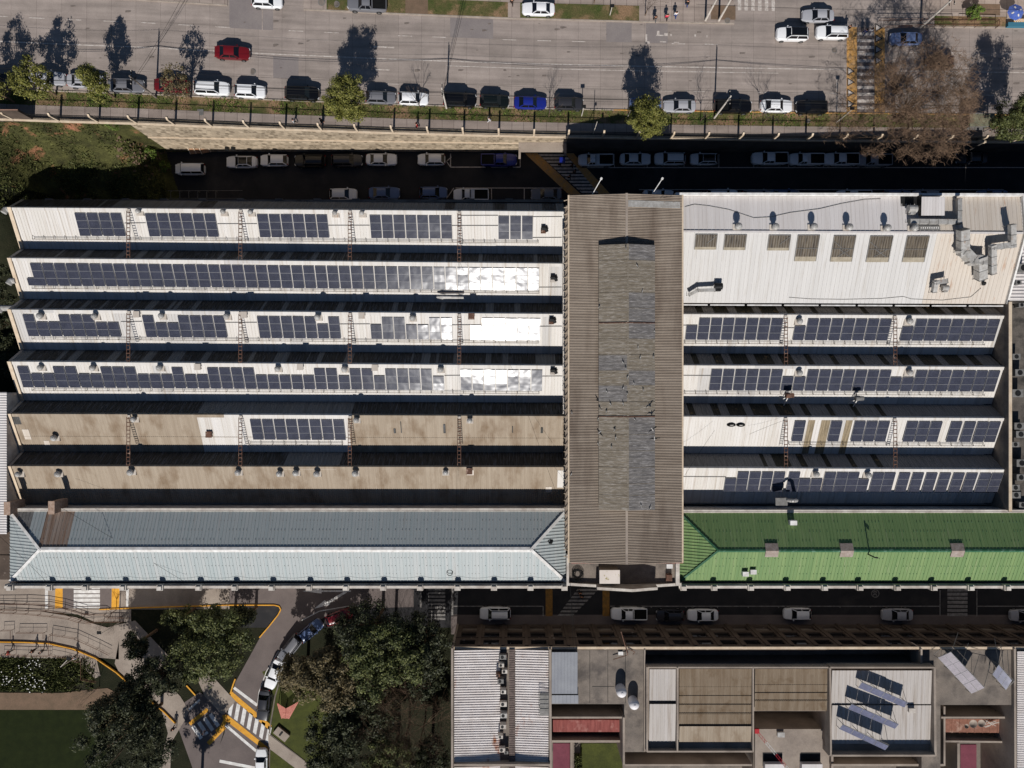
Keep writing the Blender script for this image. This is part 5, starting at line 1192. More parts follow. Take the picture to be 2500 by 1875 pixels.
# solar racks
def rack(label, c4, zlo, zhi, nx, ny, glass, group, legs=True):
    A, B_, C_, D_ = [Vector(v) for v in c4]    # lower-left, lower-right, upper-right, upper-left (world)
    root = thing('solar_rack', label, 'solar panels', group, tuple((A + B_ + C_ + D_) / 4 - Vector((0, 0, zlo)) + Vector((0, 0, 0))))
    for i in range(nx):
        for j in range(ny):
            p = A.lerp(B_, i / nx).lerp(D_.lerp(C_, i / nx), j / ny); ux = (B_ - A) / nx; uy = (D_ - A) / ny; n = ux.cross(uy).normalized()
            if n.z < 0: n = -n
            solar_mesh('panel', [(p + ux * .01, ux.normalized(), uy.normalized(), n, ux.length * .98, uy.length * .98)], root, glass)
    m = MB(); base = 10.75; m.bar(A - Vector((0, 0, .04)), B_ - Vector((0, 0, .04)), .05, .05); m.bar(D_ - Vector((0, 0, .04)), C_ - Vector((0, 0, .04)), .05, .05)
    for t_ in (0.02, .33, .66, .98):
        l, u_ = A.lerp(B_, t_), D_.lerp(C_, t_); m.bar(l, u_, .06, .06); m.bar(l, (l.x, l.y, base), .05, .05); m.bar(u_, (u_.x, u_.y, base), .05, .05); m.bar((l.x, l.y, base), (u_.x, u_.y, base), .05, .05)
        back = (u_ - l); back.z = 0; m.bar((u_.x + back.x * 1.8, u_.y + back.y * 1.8, base), u_, .04, .04)
    m.build('frame', M['galvd'], root)
SG = 'tilted solar racks on the lower right roofs'
for (bl, br, tr, tl, lb_) in (((2095, 1678), (2208, 1727), (2216, 1716), (2104, 1665), 'tilted rack of four solar panels, uppermost of three on the white roof'), ((2070, 1730), (2185, 1779), (2192, 1768), (2079, 1718), 'tilted rack of four solar panels, middle of three on the white roof'), ((2049, 1779), (2161, 1831), (2171, 1819), (2057, 1768), 'tilted rack of four solar panels, lowest of three on the white roof')):
    rack(lb_, [W(*bl, 12.0), W(*br, 12.0), W(*tr, 12.6), W(*tl, 12.6)], 1, 1, 4, 1, 'solarm', SG)
rack('large pale tilted solar rack on the grey corner terrace', [W(2290, 1605, 12.0), W(2372, 1693, 12.0), W(2404, 1678, 12.9), W(2321, 1591, 12.9)], 1, 1, 4, 2, 'solarl', SG)
rack('small tilted solar rack at the far right of the grey corner terrace', [W(2423, 1646, 11.8), W(2456, 1684, 11.8), W(2477, 1663, 12.6), W(2438, 1622, 12.6)], 1, 1, 3, 1, 'solarm', SG)
# mast with guy arm, crane-like red lattice
t = thing('lattice_mast', 'thin red and white lattice mast lying across the terrace edge', 'mast', None, tuple(W(1847, 1785, 10.5))); m = MB(); p, q = W(1847, 1785, 10.6), W(1930, 1885, 12.5)
d = (q - p)
for i in range(14):
    for s_ in (-.14, .14):
        o = Vector((d.y, -d.x, 0)).normalized() * s_; m.bar(p + d * (i / 14) + o, p + d * ((i + 1) / 14) + o, .05, .05, 0 if (i // 4) % 2 == 0 else 1)
    o = Vector((d.y, -d.x, 0)).normalized() * .14; m.bar(p + d * (i / 14) - o, p + d * ((i + .7) / 14) + o, .035, .035, 0 if (i // 4) % 2 == 0 else 1)
m.build('lattice', [mat('mast_red', col(170, 50, 56), None, fine=.05), M['paintw']], t); m = MB(); m.box(p.x - .25, p.x + .35, p.y - .3, p.y + .3, 10.4, 10.7); m.build('foot', MATS['mast_red'], t)
t = thing('antenna_frame', 'rust coloured antenna frame near the street edge of the grey terrace', 'antenna', None, tuple(W(1528, 1590, 10))); m = MB()
for a_, b2 in (((1497, 1610, 10.4), (1530, 1600, 10.4)), ((1516, 1542, 12.5), (1533, 1600, 10.2)), ((1533, 1583, 10.4), (1550, 1592, 10.4)), ((1550, 1592, 10.4), (1545, 1598, 10.4))): m.bar(W(*a_), W(*b2), .08, .08)
m.build('arms', M['rust'], t); c = W(1516, 1596, 10.5); m = MB(); m.box(c.x - .35, c.x + .3, c.y - .2, c.y + .25, 9.98, 10.5); m.build('cabinet', M['paintw'], t)
# satellite dishes on the rusty roof
t = thing('dish_cluster', 'heap of old round dishes and tubes on the rusty red roof', 'satellite dishes', None, tuple(W(2395, 1768, 7.4)))
for px, py, r in ((2373, 1765, .55), (2393, 1764, .5), (2357, 1771, .3)):
    c = W(px, py, 8); m = MB(); m.lathe(c, [(.08, 0), (r * .5, .08), (r, .3), (r * 1.04, .3), (r * .5, .02)], 18); m.build('dish', M['concrete'], t)
m = MB()
for _ in range(7): p, q = W(U(2400, 2440), U(1758, 1778), 7.7), W(U(2400, 2445), U(1758, 1778), 7.8); m.bar(p, q, .06, .06)
m.build('loose_tubes', M['whitewall'], t)
# low concrete hut bits on terraces
for px, py, w_, h, m_, nm, lb_, ct in ((1907, 1794, .9, .5, 'galv', 'roof_hatch', 'small pale hatch on the stained concrete terrace', 'hatch'), (2227, 1735, .8, .7, 'whitewall', 'vent_hood', 'small white hood beside the racks casting a square shadow', 'vent'), (1358, 1743, .9, .5, 'paintw', 'wall_box', 'white box in the dark courtyard above the red roof', 'cabinet'), (1538, 1847, .8, .7, 'whitewall', 'vent_hood', 'white hood at the foot of the terrace beside the courtyard lawn', 'vent'), (2025, 1390, .1, .1, 'dark', '', '', '')):
    if not nm: continue
    z0 = {1907: 8.42, 2227: 10.7, 1358: 3.0, 1538: 3.0}[px]; c = W(px, py, z0 + h); m = MB(); m.box(c.x - w_ / 2, c.x + w_ / 2, c.y - w_ * .32, c.y + w_ * .32, z0, z0 + h); m.box(c.x - w_ * .55, c.x + w_ * .55, c.y - w_ * .37, c.y + w_ * .37, z0 + h, z0 + h + .05); single(m, nm, M[m_], lb_, ct)
# ------------------------------------------------------------ vehicles
KD = {  # length, width, height, belt, hood front z, cabin stations (windscreen base, roof front, roof rear, rear glass base) from front=+1 to rear=-1, deck
 'hatch': (4.05, 1.74, 1.48, .92, .78, (.42, .16, -.74, -.93), .95), 'sedan': (4.55, 1.78, 1.44, .90, .76, (.38, .14, -.44, -.70), .98),
 'suv': (4.55, 1.86, 1.66, 1.04, .92, (.44, .22, -.80, -.94), 1.1), 'pickup': (5.3, 1.86, 1.75, 1.1, 1.0, (.42, .24, -.16, -.22), 1.12),
 'cab': (5.2, 1.8, 1.68, 1.05, .95, (.5, .34, .06, .02), 1.05), 'van': (4.3, 1.72, 1.75, 1.0, .95, (.62, .45, -.9, -.97), 1.1)}
PROTO = {}
def make_car(kind, paint):
    key = (kind, paint)
    if key in PROTO: return PROTO[key]
    L_, Wd, Hh, belt, hf, (c0, c1, c2, c3), deck = KD[kind]; hl, hw = L_ / 2, Wd / 2
    root = bpy.data.objects.new('parked_car', None); COL.objects.link(root); P = CP[paint]
    bed = kind in ('pickup', 'cab')
    def B(mb, name, m_, sm=False, par_=None): return mb.build(name, m_, par_ or root, sm, True)
    # lower body loft
    us = [-1, -.985, -.93, -.8, -.6, -.3, 0, .3, .5, .7, .85, .95, .99, 1]; vs = []; ring = 12
    for u in us:
        au = abs(u); w = hw * (1 - .15 * max(0, (au - .45) / .55) ** 2 - .32 * max(0, (au - .84) / .16) ** 2.2)
        zt = belt if c3 < u < c0 else (lerp(belt, hf, min(1, max(0, (u - c0) / (1 - c0))) ** 1.5) if u >= c0 else (deck if not bed else belt) - .03 * (au - .6))
        if au > .97: zt -= .12 if au < 1 else .25
        zb_ = .22 if au < .95 else .32
        if bed and u < c3: top = [(w * .9, zt), (w * .5, zt), (0, zt)]
        else: top = [(w * .86, zt + .015), (w * .5, zt + .05), (0, zt + .06)]
        half = [(0, zb_), (w * .93, zb_), (w, .45), (w * .985, zt - .12)] + top
        pts = half + [(-a, z) for a, z in half[-2:0:-1]]; ring = len(pts)
        vs += [(u * hl, a, z) for a, z in pts]
    m = MB(); fs = []
    for i in range(len(us) - 1):
        for j in range(ring): fs.append((i * ring + j, (i + 1) * ring + j, (i + 1) * ring + (j + 1) % ring, i * ring + (j + 1) % ring))
    fs += [tuple(range(ring)), tuple(range((len(us) - 1) * ring, len(us) * ring))[::-1]]
    m.add(vs, fs)
    # roof panel and pillars
    rz = Hh; rw = hw * .66; xs = [c1 * hl, lerp(c1, c2, .33) * hl, lerp(c1, c2, .66) * hl, c2 * hl]; rv = []
    for i, x in enumerate(xs):
        e = .05 if i in (0, 3) else 0
        for y, dz in ((-rw, -.07), (-rw * .8, -.01), (0, .02), (rw * .8, -.01), (rw, -.07)): rv.append((x, y * (1 - e), rz + dz - e * .4))
    f2 = [(i * 5 + j, (i + 1) * 5 + j, (i + 1) * 5 + j + 1, i * 5 + j + 1) for i in range(3) for j in range(4)]
    m.add(rv, f2); body = None
    bw = hw * .84
    for s_ in (-1, 1):
        m.bar((c0 * hl, s_ * bw, belt), (c1 * hl, s_ * rw, rz - .06), .09, .07); m.bar((c3 * hl, s_ * bw, belt), (c2 * hl, s_ * rw, rz - .06), .12, .07)
        xm = lerp(c1, c2, .45) * hl; m.bar((xm, s_ * bw, belt), (xm, s_ * rw, rz - .06), .07, .06)
        m.bar((c1 * hl, s_ * rw, rz - .06), (c2 * hl, s_ * rw, rz - .06), .05, .05)
    body = B(m, 'body', P, True)
    me = body.data
    try: me.set_sharp_from_angle(angle=math.radians(35))
    except Exception: pass
    m = MB(); m.quad((c0 * hl + .05, -bw, belt + .02), (c0 * hl + .05, bw, belt + .02), (c1 * hl - .03, rw, rz - .05), (c1 * hl - .03, -rw, rz - .05)); B(m, 'windscreen', GL)
    m = MB(); m.quad((c3 * hl - .05, -bw, belt + .03), (c3 * hl - .05, bw, belt + .03), (c2 * hl + .02, rw, rz - .055), (c2 * hl + .02, -rw, rz - .055)); B(m, 'rear_window', GL)
    for s_ in (-1, 1):
        m = MB(); m.quad((c0 * hl, s_ * bw * 1.0, belt + .01), (c3 * hl, s_ * bw, belt + .01), (c2 * hl, s_ * rw * .99, rz - .07), (c1 * hl, s_ * rw * .99, rz - .07)); B(m, 'side_window', GL)
        m = MB(); m.obox = None; m.box(c0 * hl - .28, c0 * hl - .12, s_ * (bw + .14) - .1, s_ * (bw + .14) + .1, belt - .02, belt + .13); B(m, 'mirror', P)
        m = MB(); m.bar((hl * .93, s_ * hw * .78, hf - .1), (hl * .985, s_ * hw * .5, hf - .14), .14, .13); B(m, 'headlight', LENS)
        m = MB(); m.bar((-hl * .985, s_ * hw * .78, belt - .18), (-hl * .96, s_ * hw * .58, belt - .16), .08, .22); B(m, 'tail_light', TAIL)
        for wx in (-.6, .62):
            m = MB(); R_ = .32 if not bed else .37; m.tube((wx * hl, s_ * (hw - .2), R_), (wx * hl, s_ * (hw + .015), R_), R_, R_, 16); wv = B(m, 'wheel', M['tyre'])
            m = MB(); m.tube((wx * hl, s_ * (hw - .1), R_), (wx * hl, s_ * (hw + .025), R_), R_ * .62, R_ * .62, 10); B(m, 'rim', M['rim'], False, wv)
    if bed:
        m = MB(); x0, x1 = -hl * .955, c3 * hl - .14; t = .09
        m.box(x0, x1, -hw * .8, hw * .8, belt - .05, belt + .012); B(m, 'load_bed', M['black'])
        m = MB()
        for s_ in (-1, 1): m.box(x0, x1, s_ * hw * .84 - .06, s_ * hw * .84 + .06, belt - .1, belt + .12)
        m.box(x0 - .08, x0, -hw * .86, hw * .86, belt - .2, belt + .1); B(m, 'bed_rail', P)
    if kind in ('suv',):
        m = MB()
        for s_ in (-1, 1): m.bar((c1 * hl, s_ * rw * .88, rz + .04), (c2 * hl, s_ * rw * .88, rz + .04), .05, .05)
        B(m, 'roof_rail', M['dark'])
    PROTO[key] = root; root['_used'] = False
    return root
def car(px, py, kind, paint, label, group, heading=0, upper=True, z=0.0, name='parked_car'):
    r = make_car(kind, paint)
    if r['_used']: r = copy_tree(r)
    r['_used'] = True; r.name = name
    hh = KD[kind][2] * .55
    if upper:
        p = UP(px, py, hh); z0 = zu(p.x) + .01; sl = math.atan2(zu(p.x + 1.5) - zu(p.x - 1.5), 3.0)
    else: p = W(px, py, z + hh); z0 = z + .02; sl = 0
    r.location = (p.x, p.y, z0)
    a = math.radians(heading); 
    r.rotation_euler = (Matrix.Rotation(-sl, 3, 'Y') @ Matrix.Rotation(a, 3, 'Z')).to_euler()
    if any(w in label for w in ('black roof', 'dark glass', 'white nosed')):
        L_, _w, rz, _b, _h, cs, _d = KD[kind]; hl = L_ / 2; rw = KD[kind][1] / 2 * .66; m = MB(); m.box(cs[2] * hl + .08, cs[1] * hl - .06, -rw * .86, rw * .86, rz - .02, rz + .035); m.build('glass_roof', GL, r, False, True)
    tag(r, label, 'car' if kind in ('hatch', 'sedan', 'suv') else ('pickup truck' if kind in ('pickup', 'cab') else 'van'), group); return r
GU = 'cars parked along the verge of the upper road'
for px, py, k, c, lb_, hd in (
 (6, 196, 'hatch', 'black', 'black car cut by the left edge under the leftmost tree', 0), (112, 190, 'sedan', 'silver', 'silver sedan half hidden under the leftmost bright tree', 0), (206, 197, 'sedan', 'silver', 'pale car half hidden by the pointed second tree', 0),
 (306, 208, 'sedan', 'grey', 'grey sedan parked between the second and third verge trees', 0), (418, 208, 'sedan', 'dred', 'dark red car mostly hidden under the small third tree', 0), (514, 214, 'suv', 'white', 'white crossover parked just right of the small third tree', 0),
 (608, 222, 'hatch', 'white', 'small white hatchback between the white crossover and the black one', 0), (735, 227, 'suv', 'black', 'black off-roader parked left of the round olive tree', 0), (928, 237, 'hatch', 'grey', 'grey hatchback parked just right of the round olive tree', 0),
 (1008, 240, 'hatch', 'white', 'white hatchback beside the grey one, near the wire-strung pole', 0), (1121, 243, 'suv', 'black', 'long black car parked at the foot of the wire-strung pole', 0), (1206, 246, 'hatch', 'green', 'very dark green hatchback left of the bright blue car', 0),
 (1294, 250, 'sedan', 'blue', 'bright blue sedan parked along the verge', 0), (1388, 252, 'hatch', 'dgrey', 'dark grey hatchback to the right of the bright blue sedan', 0), (1575, 253, 'sedan', 'lblue', 'steel blue car half under the dome-shaped verge tree', 180),
 (1659, 258, 'sedan', 'silver', 'silver sedan right of the dome-shaped verge tree', 180), (1789, 259, 'pickup', 'black', 'black pickup truck crossed by a leaning white pole', 0), (1895, 258, 'sedan', 'white', 'white sedan between the black pickup and the black car near the crossing', 0), (1982, 261, 'suv', 'black', 'black car parked closest to the yellow-banded crossing', 180)):
    car(px, py, k, c, lb_, GU, hd)
GD = 'vehicles out on the upper road'
for px, py, k, c, lb_, hd in ((565, 128, 'sedan', 'red', 'red sedan driving alone in the near lane', 0), (650, 2, 'hatch', 'white', 'white car cut by the top edge at the side street', 0), (894, 9, 'pickup', 'grey', 'grey double cab pickup parked at the far kerb, cut by the top edge', 180),
 (1314, 21, 'sedan', 'white', 'white sedan parked on the far grass verge', 180), (1935, 82, 'suv', 'white', 'white car with a black roof waiting left of the crossing', 180), (1997, 38, 'sedan', 'silver', 'champagne grey sedan crossing above the two white cars', 180),
 (2032, 78, 'suv', 'white', 'white crossover with roof bars, nearest the crossing band', 180), (2212, 94, 'sedan', 'lblue', 'blue sedan just past the crossing in branch shadows', 180), (2295, 150, 'hatch', 'brown', 'very dark brown car showing through the top of the bare tree', 180)):
    car(px, py, k, c, lb_, GD, hd, name='moving_car')
GN = 'cars parked below the retaining wall'
for px, py, k, c, lb_, hd in ((463, 412, 'van', 'white', 'old white van standing alone at the left of the lower street', 180), (590, 395, 'sedan', 'white', 'white car with dark glass, leftmost of the row under the stone wall', 180), (669, 391, 'hatch', 'white', 'white hatchback under the wall, second of the row', 180),
 (757, 392, 'suv', 'black', 'black car hard to see in shade between a white and a grey one', 180), (847, 391, 'suv', 'dgrey', 'dark grey off-roader with roof bars under the wall', 0), (931, 389, 'sedan', 'white', 'white sedan under the wall right of the grey off-roader', 0),
 (1053, 389, 'hatch', 'white', 'white hatchback alone left of the painted bay lines', 180), (1218, 390, 'pickup', 'blue', 'dark blue pickup in the painted bay left of the diagonal crossing', 0), (1455, 390, 'cab', 'white', 'white single cab pickup first right of the diagonal crossing', 180),
 (1551, 388, 'sedan', 'white', 'white sedan second right of the diagonal crossing', 0), (1636, 387, 'suv', 'white', 'white crossover third right of the diagonal crossing', 180), (1719, 388, 'hatch', 'white', 'white nosed hatchback fourth right of the diagonal crossing', 180),
 (1880, 386, 'pickup', 'white', 'white double cab pickup, leftmost of four pickups in shade', 180), (1970, 388, 'cab', 'white', 'white single cab pickup, second of four pickups in shade', 180), (2054, 388, 'pickup', 'white', 'white double cab pickup, third of four pickups in shade', 180),
 (2135, 390, 'cab', 'silver', 'pale single cab pickup, nearest the bare tree', 180), (2372, 386, 'sedan', 'dgrey', 'dark car hardly visible in shade below the bus shelter', 180)):
    car(px, py, k, c, lb_, GN, hd, False)
GS = 'cars parked along the north side of the factory'
for px, py, k, c, lb_, hd in ((838, 474, 'hatch', 'white', 'white car behind the left factory, leftmost of that row', 0), (938, 471, 'sedan', 'lblue', 'pale blue sedan behind the left factory', 0), (1058, 470, 'hatch', 'lblue', 'blue grey hatchback behind the left factory, left of the pickup', 0), (1150, 475, 'cab', 'white', 'white pickup with long dark bed behind the left factory', 180), (1334, 474, 'sedan', 'grey', 'grey sedan just left of the brown roof behind the factory', 180),
 (1607, 477, 'sedan', 'white', 'pale car poking out above the brown roof edge', 0), (1685, 480, 'hatch', 'dgrey', 'dark hatchback mostly hidden behind the white roof corner', 0), (1763, 477, 'suv', 'white', 'white car with cross bars behind the white roof', 0), (1850, 479, 'suv', 'silver', 'pale crossover behind the white roof, right of the one with bars', 0),
 (1914, 477, 'sedan', 'lblue', 'long blue grey sedan behind the white roof', 0), (2085, 478, 'cab', 'white', 'white pickup behind the white roof, middle of it', 180), (2190, 478, 'hatch', 'lblue', 'pale blue hatchback behind the white roof, right of the pickup', 0), (2262, 478, 'hatch', 'silver', 'pale hatchback behind the roof hatch area', 180), (2422, 478, 'sedan', 'lblue', 'blue grey sedan behind the far right of the white roof', 180)):
    car(px, py, k, c, lb_, GS, hd, False)
GT = 'cars parked along the south street'
for px, py, k, c, lb_, hd in ((1209, 1498, 'suv', 'white', 'white people carrier left of the yellow bands on the shaded south street', 180), (1536, 1499, 'pickup', 'white', 'white double cab pickup right of the yellow bands on the south street', 180), (1636, 1503, 'hatch', 'dgrey', 'dark hatchback between the white pickup and the white sedan', 180), (1716, 1502, 'sedan', 'white', 'white sedan on the south street right of the dark hatchback', 180), (1947, 1499, 'hatch', 'white', 'lone white hatchback in the middle of the south street', 180), (2191, 1501, 'sedan', 'silver', 'pale sedan left of the shaded zebra on the south street', 180), (2500, 1503, 'hatch', 'silver', 'pale car cut by the right edge on the south street', 180)):
    car(px, py, k, c, lb_, GT, hd, False)
GC = 'cars parked round the curved park road'
for px, py, k, c, lb_, hd in ((758, 1540, 'hatch', 'lblue', 'blue grey hatchback at the top of the curved row', 40), (709, 1582, 'suv', 'grey', 'grey off-roader with ribbed roof in the curved row', 52 + 180), (669, 1646, 'sedan', 'white', 'white sedan in the middle of the curved row', 68 + 180), (643, 1722, 'sedan', 'dgrey', 'dark sedan touching the yellow crossing band', 84 + 180), (638, 1862, 'hatch', 'white', 'white car cut by the bottom edge below the crossing', 90), (828, 1506, 'hatch', 'red', 'red car under dark foliage at the road corner', 20)):
    car(px, py, k, c, lb_, GC, hd, False)
for r in PROTO.values():
    if '_used' in r.keys(): pass
for o in bpy.data.objects:
    if '_used' in o.keys(): del o['_used']
# ------------------------------------------------------------ trees
def branch(m, p, d, L_, r, depth, spread, n_child, shrink=.72, up=.15, sides=4, tips=None, wob=.2):
    q = p; dd = d.normalized(); k = 2 if depth > 1 else 1
    for _ in range(k):
        dd = (dd + Vector((U(-1, 1), U(-1, 1), U(-1, 1))) * wob * .5).normalized(); q2 = q + dd * L_ / k; m.tube(q, q2, r, r * .8, sides if depth > 1 else 3, 0, False); q = q2; r *= .82
    if depth == 0:
        if tips is not None: tips.append(q)
        return
    for i in range(n_child):
        a = U(0, 6.28); perp = dd.cross(Vector((math.cos(a), math.sin(a), .3))).normalized()
        nd = (dd + perp * U(.5, 1) * spread + Vector((0, 0, up))).normalized()
        branch(m, q, nd, L_ * shrink * U(.75, 1.2), r * .72, depth - 1, spread, n_child, shrink, up, sides, tips, wob)
def leaf_quads(m, c, R_, n, size):
    for _ in range(n):
        d = Vector((RN.gauss(0, 1), RN.gauss(0, 1), RN.gauss(0, 1))); d.normalize(); p = c + d * R_ * (U(.35, 1.0))
        nrm = (d + Vector((U(-1, 1), U(-1, 1), U(0, 1))) * .8).normalized(); u = nrm.cross(Vector((U(-1, 1), U(-1, 1), U(-1, 1)))).normalized(); v = nrm.cross(u); s_ = size * U(.6, 1.3)
        m.add([p - u * s_, p - v * s_ * .5, p + u * s_, p + v * s_ * .5], [(0, 1, 2, 3)])
def tree(g, h, rx, ryy, rz, name, label, group, leafm, n=4200, size=.13, clump=.6, nc=60, trunk_r=.14, shape='round', lean=(0, 0), sparse=1.0, barkm='bark'):
    g = Vector(g); root = thing(name, label, 'tree', group, tuple(g)); c = g + Vector((lean[0], lean[1], h))
    m = MB(); cl = []
    for i in range(nc):
        while True:
            v = Vector((U(-1, 1), U(-1, 1), U(-1, 1)))
            if .25 < v.length < 1: break
        if shape == 'cone': v.x *= (1 - .5 * (v.z + 1) / 2); v.y *= (1 - .5 * (v.z + 1) / 2)
        k = 1 + .22 * noise.noise(v * 1.7 + g * .13)
        cl.append(c + Vector((v.x * rx * k, v.y * ryy * k, v.z * rz * k)))
    per = max(3, int(n / nc))
    for p in cl: leaf_quads(m, p, clump * U(.6, 1.25), int(per * U(.6, 1.4) * sparse), size)
    m.build('crown', leafm, root)
    m = MB(); fork = g + Vector((lean[0] * .4, lean[1] * .4, max(.8, h - rz * .9))); m.tube(g - Vector((0, 0, .3)), fork, trunk_r, trunk_r * .75, 8)
    for p in RN.sample(cl, min(len(cl), 14)):
        mid = fork.lerp(p, .5) + Vector((U(-.3, .3), U(-.3, .3), U(-.1, .3))); m.tube(fork, mid, trunk_r * .5, trunk_r * .32, 5); m.tube(mid, p, trunk_r * .32, trunk_r * .1, 4)
    m.build('trunk', M[barkm], root); return root
GV = 'trees along the verge of the upper road'
def vtree(px, py, h, rx, ryy, rz, label, leafm, **kw):   # px,py: centre of the crown in plan
    z = 10
    for _ in range(8): p = W(px, py, z + h); z = zu(p.x)
    return tree((p.x, min(38.0, max(36.5, p.y)), z), h, rx, ryy, rz, 'verge_tree', label, GV, leafm, lean=(0, p.y - min(38.0, max(36.5, p.y))), **kw)
vtree(74, 192, 5.6, 2.25, 2.5, 2.3, 'bright green tree with loose crown, second from the left on the verge', M['leafy'], n=5200, nc=60, clump=.62)
vtree(224, 198, 5.8, 2.1, 2.8, 2.6, 'pointed bright green tree, third from the left on the verge', M['leafy'], n=5600, nc=62, clump=.58, shape='cone')
vtree(-44, 205, 6.2, 2.2, 2.0, 2.6, 'bright green tree cut by the left edge of the photo', M['leafy'], n=4200, nc=50, clump=.6)
vtree(427, 203, 5.0, 1.9, 1.9, 2.2, 'small thin-leaved olive brown tree over the dark red car', M['leafb'], n=2600, nc=52, clump=.5, sparse=.8)
vtree(840, 240, 6.8, 2.95, 3.0, 2.5, 'round dense olive green tree covering the verge, left of centre', M['leafy'], n=17000, nc=120, clump=.75, size=.12)
vtree(1580, 283, 6.6, 2.5, 2.4, 3.2, 'dome-shaped bright and dark green tree beside the shaded pavement', M['leafy'], n=13000, nc=100, clump=.7, size=.12)
vtree(2490, 285, 7.2, 3.2, 2.6, 3.8, 'dense green tree cut by the right edge behind the bus shelter', M['leafg'], n=16000, nc=110, clump=.85)
def bare(g, h, label, group, r=.07, depth=4, spread=.62, nchild=3, name='bare_tree', barkm='twigd', L0=None, up=.25, shrink=.72, lean=Vector((0, 0, 1))):
    root = thing(name, label, 'tree', group, tuple(g)); m = MB(); g = Vector(g); fork = g + Vector((0, 0, h * .3)); m.tube(g - Vector((0, 0, .2)), fork, r, r * .8, 7); m.build('trunk', M['bark'], root)
    m = MB()
    for i in range(4): branch(m, fork, (lean + Vector((U(-1, 1), U(-1, 1), 0)) * spread), (L0 or h * .26), r * .6, depth, spread, nchild, shrink, up)
    m.build('branches', M[barkm], root); return root
for px, py, h, lb_ in ((1025, 262, 4.0, 'thin bare young tree behind the grey and white hatchbacks'), (1340, 285, 5.0, 'thin bare young tree between the bright blue and dark grey cars'), (1710, 296, 6.5, 'bare young tree right of the silver sedan on the verge'), (1862, 300, 7.0, 'taller bare young tree between the black pickup and the white sedan')):
    bare(tuple(UP(px, py, .1)), h, lb_, 'bare young trees on the verge')
for px, py, h, lb_ in ((1575, 38, 5.5, 'bare twiggy tree on the far verge right of the grass strip'), (1450, 8, 4.5, 'bare shrub near the top edge above the far grass strip')):
    bare(tuple(UP(px, py, .1)), h, lb_, 'bare trees on the far verge')
gh = thing('kiosk', 'small kiosk with pinkish roof at the left end of the street fence', 'kiosk', None, (-69, 35, zu(-69)))
p0, p1 = W(-60, 288, 17), W(46, 270, 17); z0 = zu(-69)
m = MB(); m.box(p0.x, p1.x - .1, WY + .3, p1.y - .1, z0 - 1, z0 + 2.9); m.build('wall', M['stucco'], gh); m = MB(); m.box(p0.x - .1, p1.x, WY + .2, p1.y, z0 + 2.9, z0 + 3.05); m.build('roof', mat('pinkish_slab', col(160, 128, 114), col(142, 112, 98), .8, .9), gh)
# the big bare brown tree
g = UP(2183, 292, 0); root = thing('big_bare_tree', 'huge bare tree with brown twigs spreading over the crossing and the wall, right side', 'tree', None, tuple(g))
m = MB(); fork = g + Vector((-.4, -.3, 4.0)); m.tube(g - Vector((0, 0, .3)), fork, .36, .28, 10); m.build('trunk', M['bark'], root)
m = MB(); tips = []
for i in range(30):
    a = i * 2.399; e = (.2, .5, .8, 1.15)[i % 4] + U(-.1, .1); d = Vector((math.cos(a) * math.cos(e) - .04, math.sin(a) * math.cos(e) - .03, math.sin(e)))
    near = i % 3 == 1; q = fork + d * (U(.4, .8) if near else U(1.4, 2.2)); m.tube(fork, q, .16, .1, 5, 0, False)
    branch(m, q, d + Vector((U(-.3, .3), U(-.3, .3), 0)), 1.45 if near else 2.1, .075, 5, .8, 3, .8, .05, 4, tips, .35)
m.build('branches', M['twig'], root)
m = MB()
for t_ in tips * 2:
    d = Vector((U(-1, 1), U(-1, 1), U(-.4, .8))) * .6; m.tube(t_, t_ + d, .018, .01, 3, 0, False)
m.build('twigs', M['twig'], root)
m = MB(); 
for t_ in RN.sample(tips, min(900, len(tips))): leaf_quads(m, t_, .3, 2, .05)
m.build('dry_leaves', M['leafb'], root)
if 0: bare(tuple(UP(2120, 12, 0)), 9, 'tall bare street tree at the top edge above the crossing, casting branch shadows', None, .16, 5, .55, 3, L0=2.6)
if 0: bare(tuple(UP(2185, -10, 0)), 9, 'tall bare street tree just past the top edge right of the crossing', None, .16, 5, .55, 3, L0=2.6)
c = UP(2365, 42, 0); tree(tuple(c), 1.3, 1.2, .9, 1.0, 'shrub', 'leafy green bush behind the railing at the top right', None, M['leafbr'], n=1600, nc=24, clump=.4, trunk_r=.05)
# park trees, lower left
GP = 'large trees in the park'
def ptree(px, py, h, rx, ryy, rz, label, lm_, n, nc, clump, size=.17, **kw):
    p = W(px, py, h); g = (p.x, p.y, 0); return tree(g, h, rx, ryy, rz, 'park_tree', label, GP, lm_, n=n, nc=nc, clump=clump, size=size, trunk_r=.25, **kw)
ptree(520, 1570, 8.5, 5.4, 5.4, 3.2, 'broad mid green tree inside the yellow kerb corner, left of the curved road', M['leafg'], 19000, 130, 1.05)
ptree(305, 1800, 11, 5.6, 6.4, 4.0, 'large dark olive tree beside the mown lawn at the lower left', M['leafd'], 21000, 140, 1.1)
ptree(268, 1738, 10, 3.0, 2.2, 2.0, 'brownish crown rising above the dark olive tree near the dirt path', M['leafb'], 5000, 50, .9)
ptree(800, 1655, 9.5, 4.4, 4.2, 2.6, 'brownish olive tree in the middle of the park grove', M['leafb'], 15000, 100, 1.0)
ptree(935, 1602, 11, 5.6, 5.0, 3.4, 'tallest green tree of the park grove', M['leafg'], 20000, 130, 1.1)
ptree(720, 1648, 7.0, 2.7, 2.8, 2.0, 'small olive tree beside the curved row of cars', M['leafb'], 5600, 50, .8)
ptree(905, 1540, 10, 5.6, 3.6, 3.2, 'dark tree at the top of the grove against the shaded street', M['leafd'], 11000, 80, 1.0)
ptree(1030, 1575, 9.5, 3.6, 4.2, 3.2, 'dark tree between the grove and the shaded zebra', M['leafd'], 9000, 70, .95)
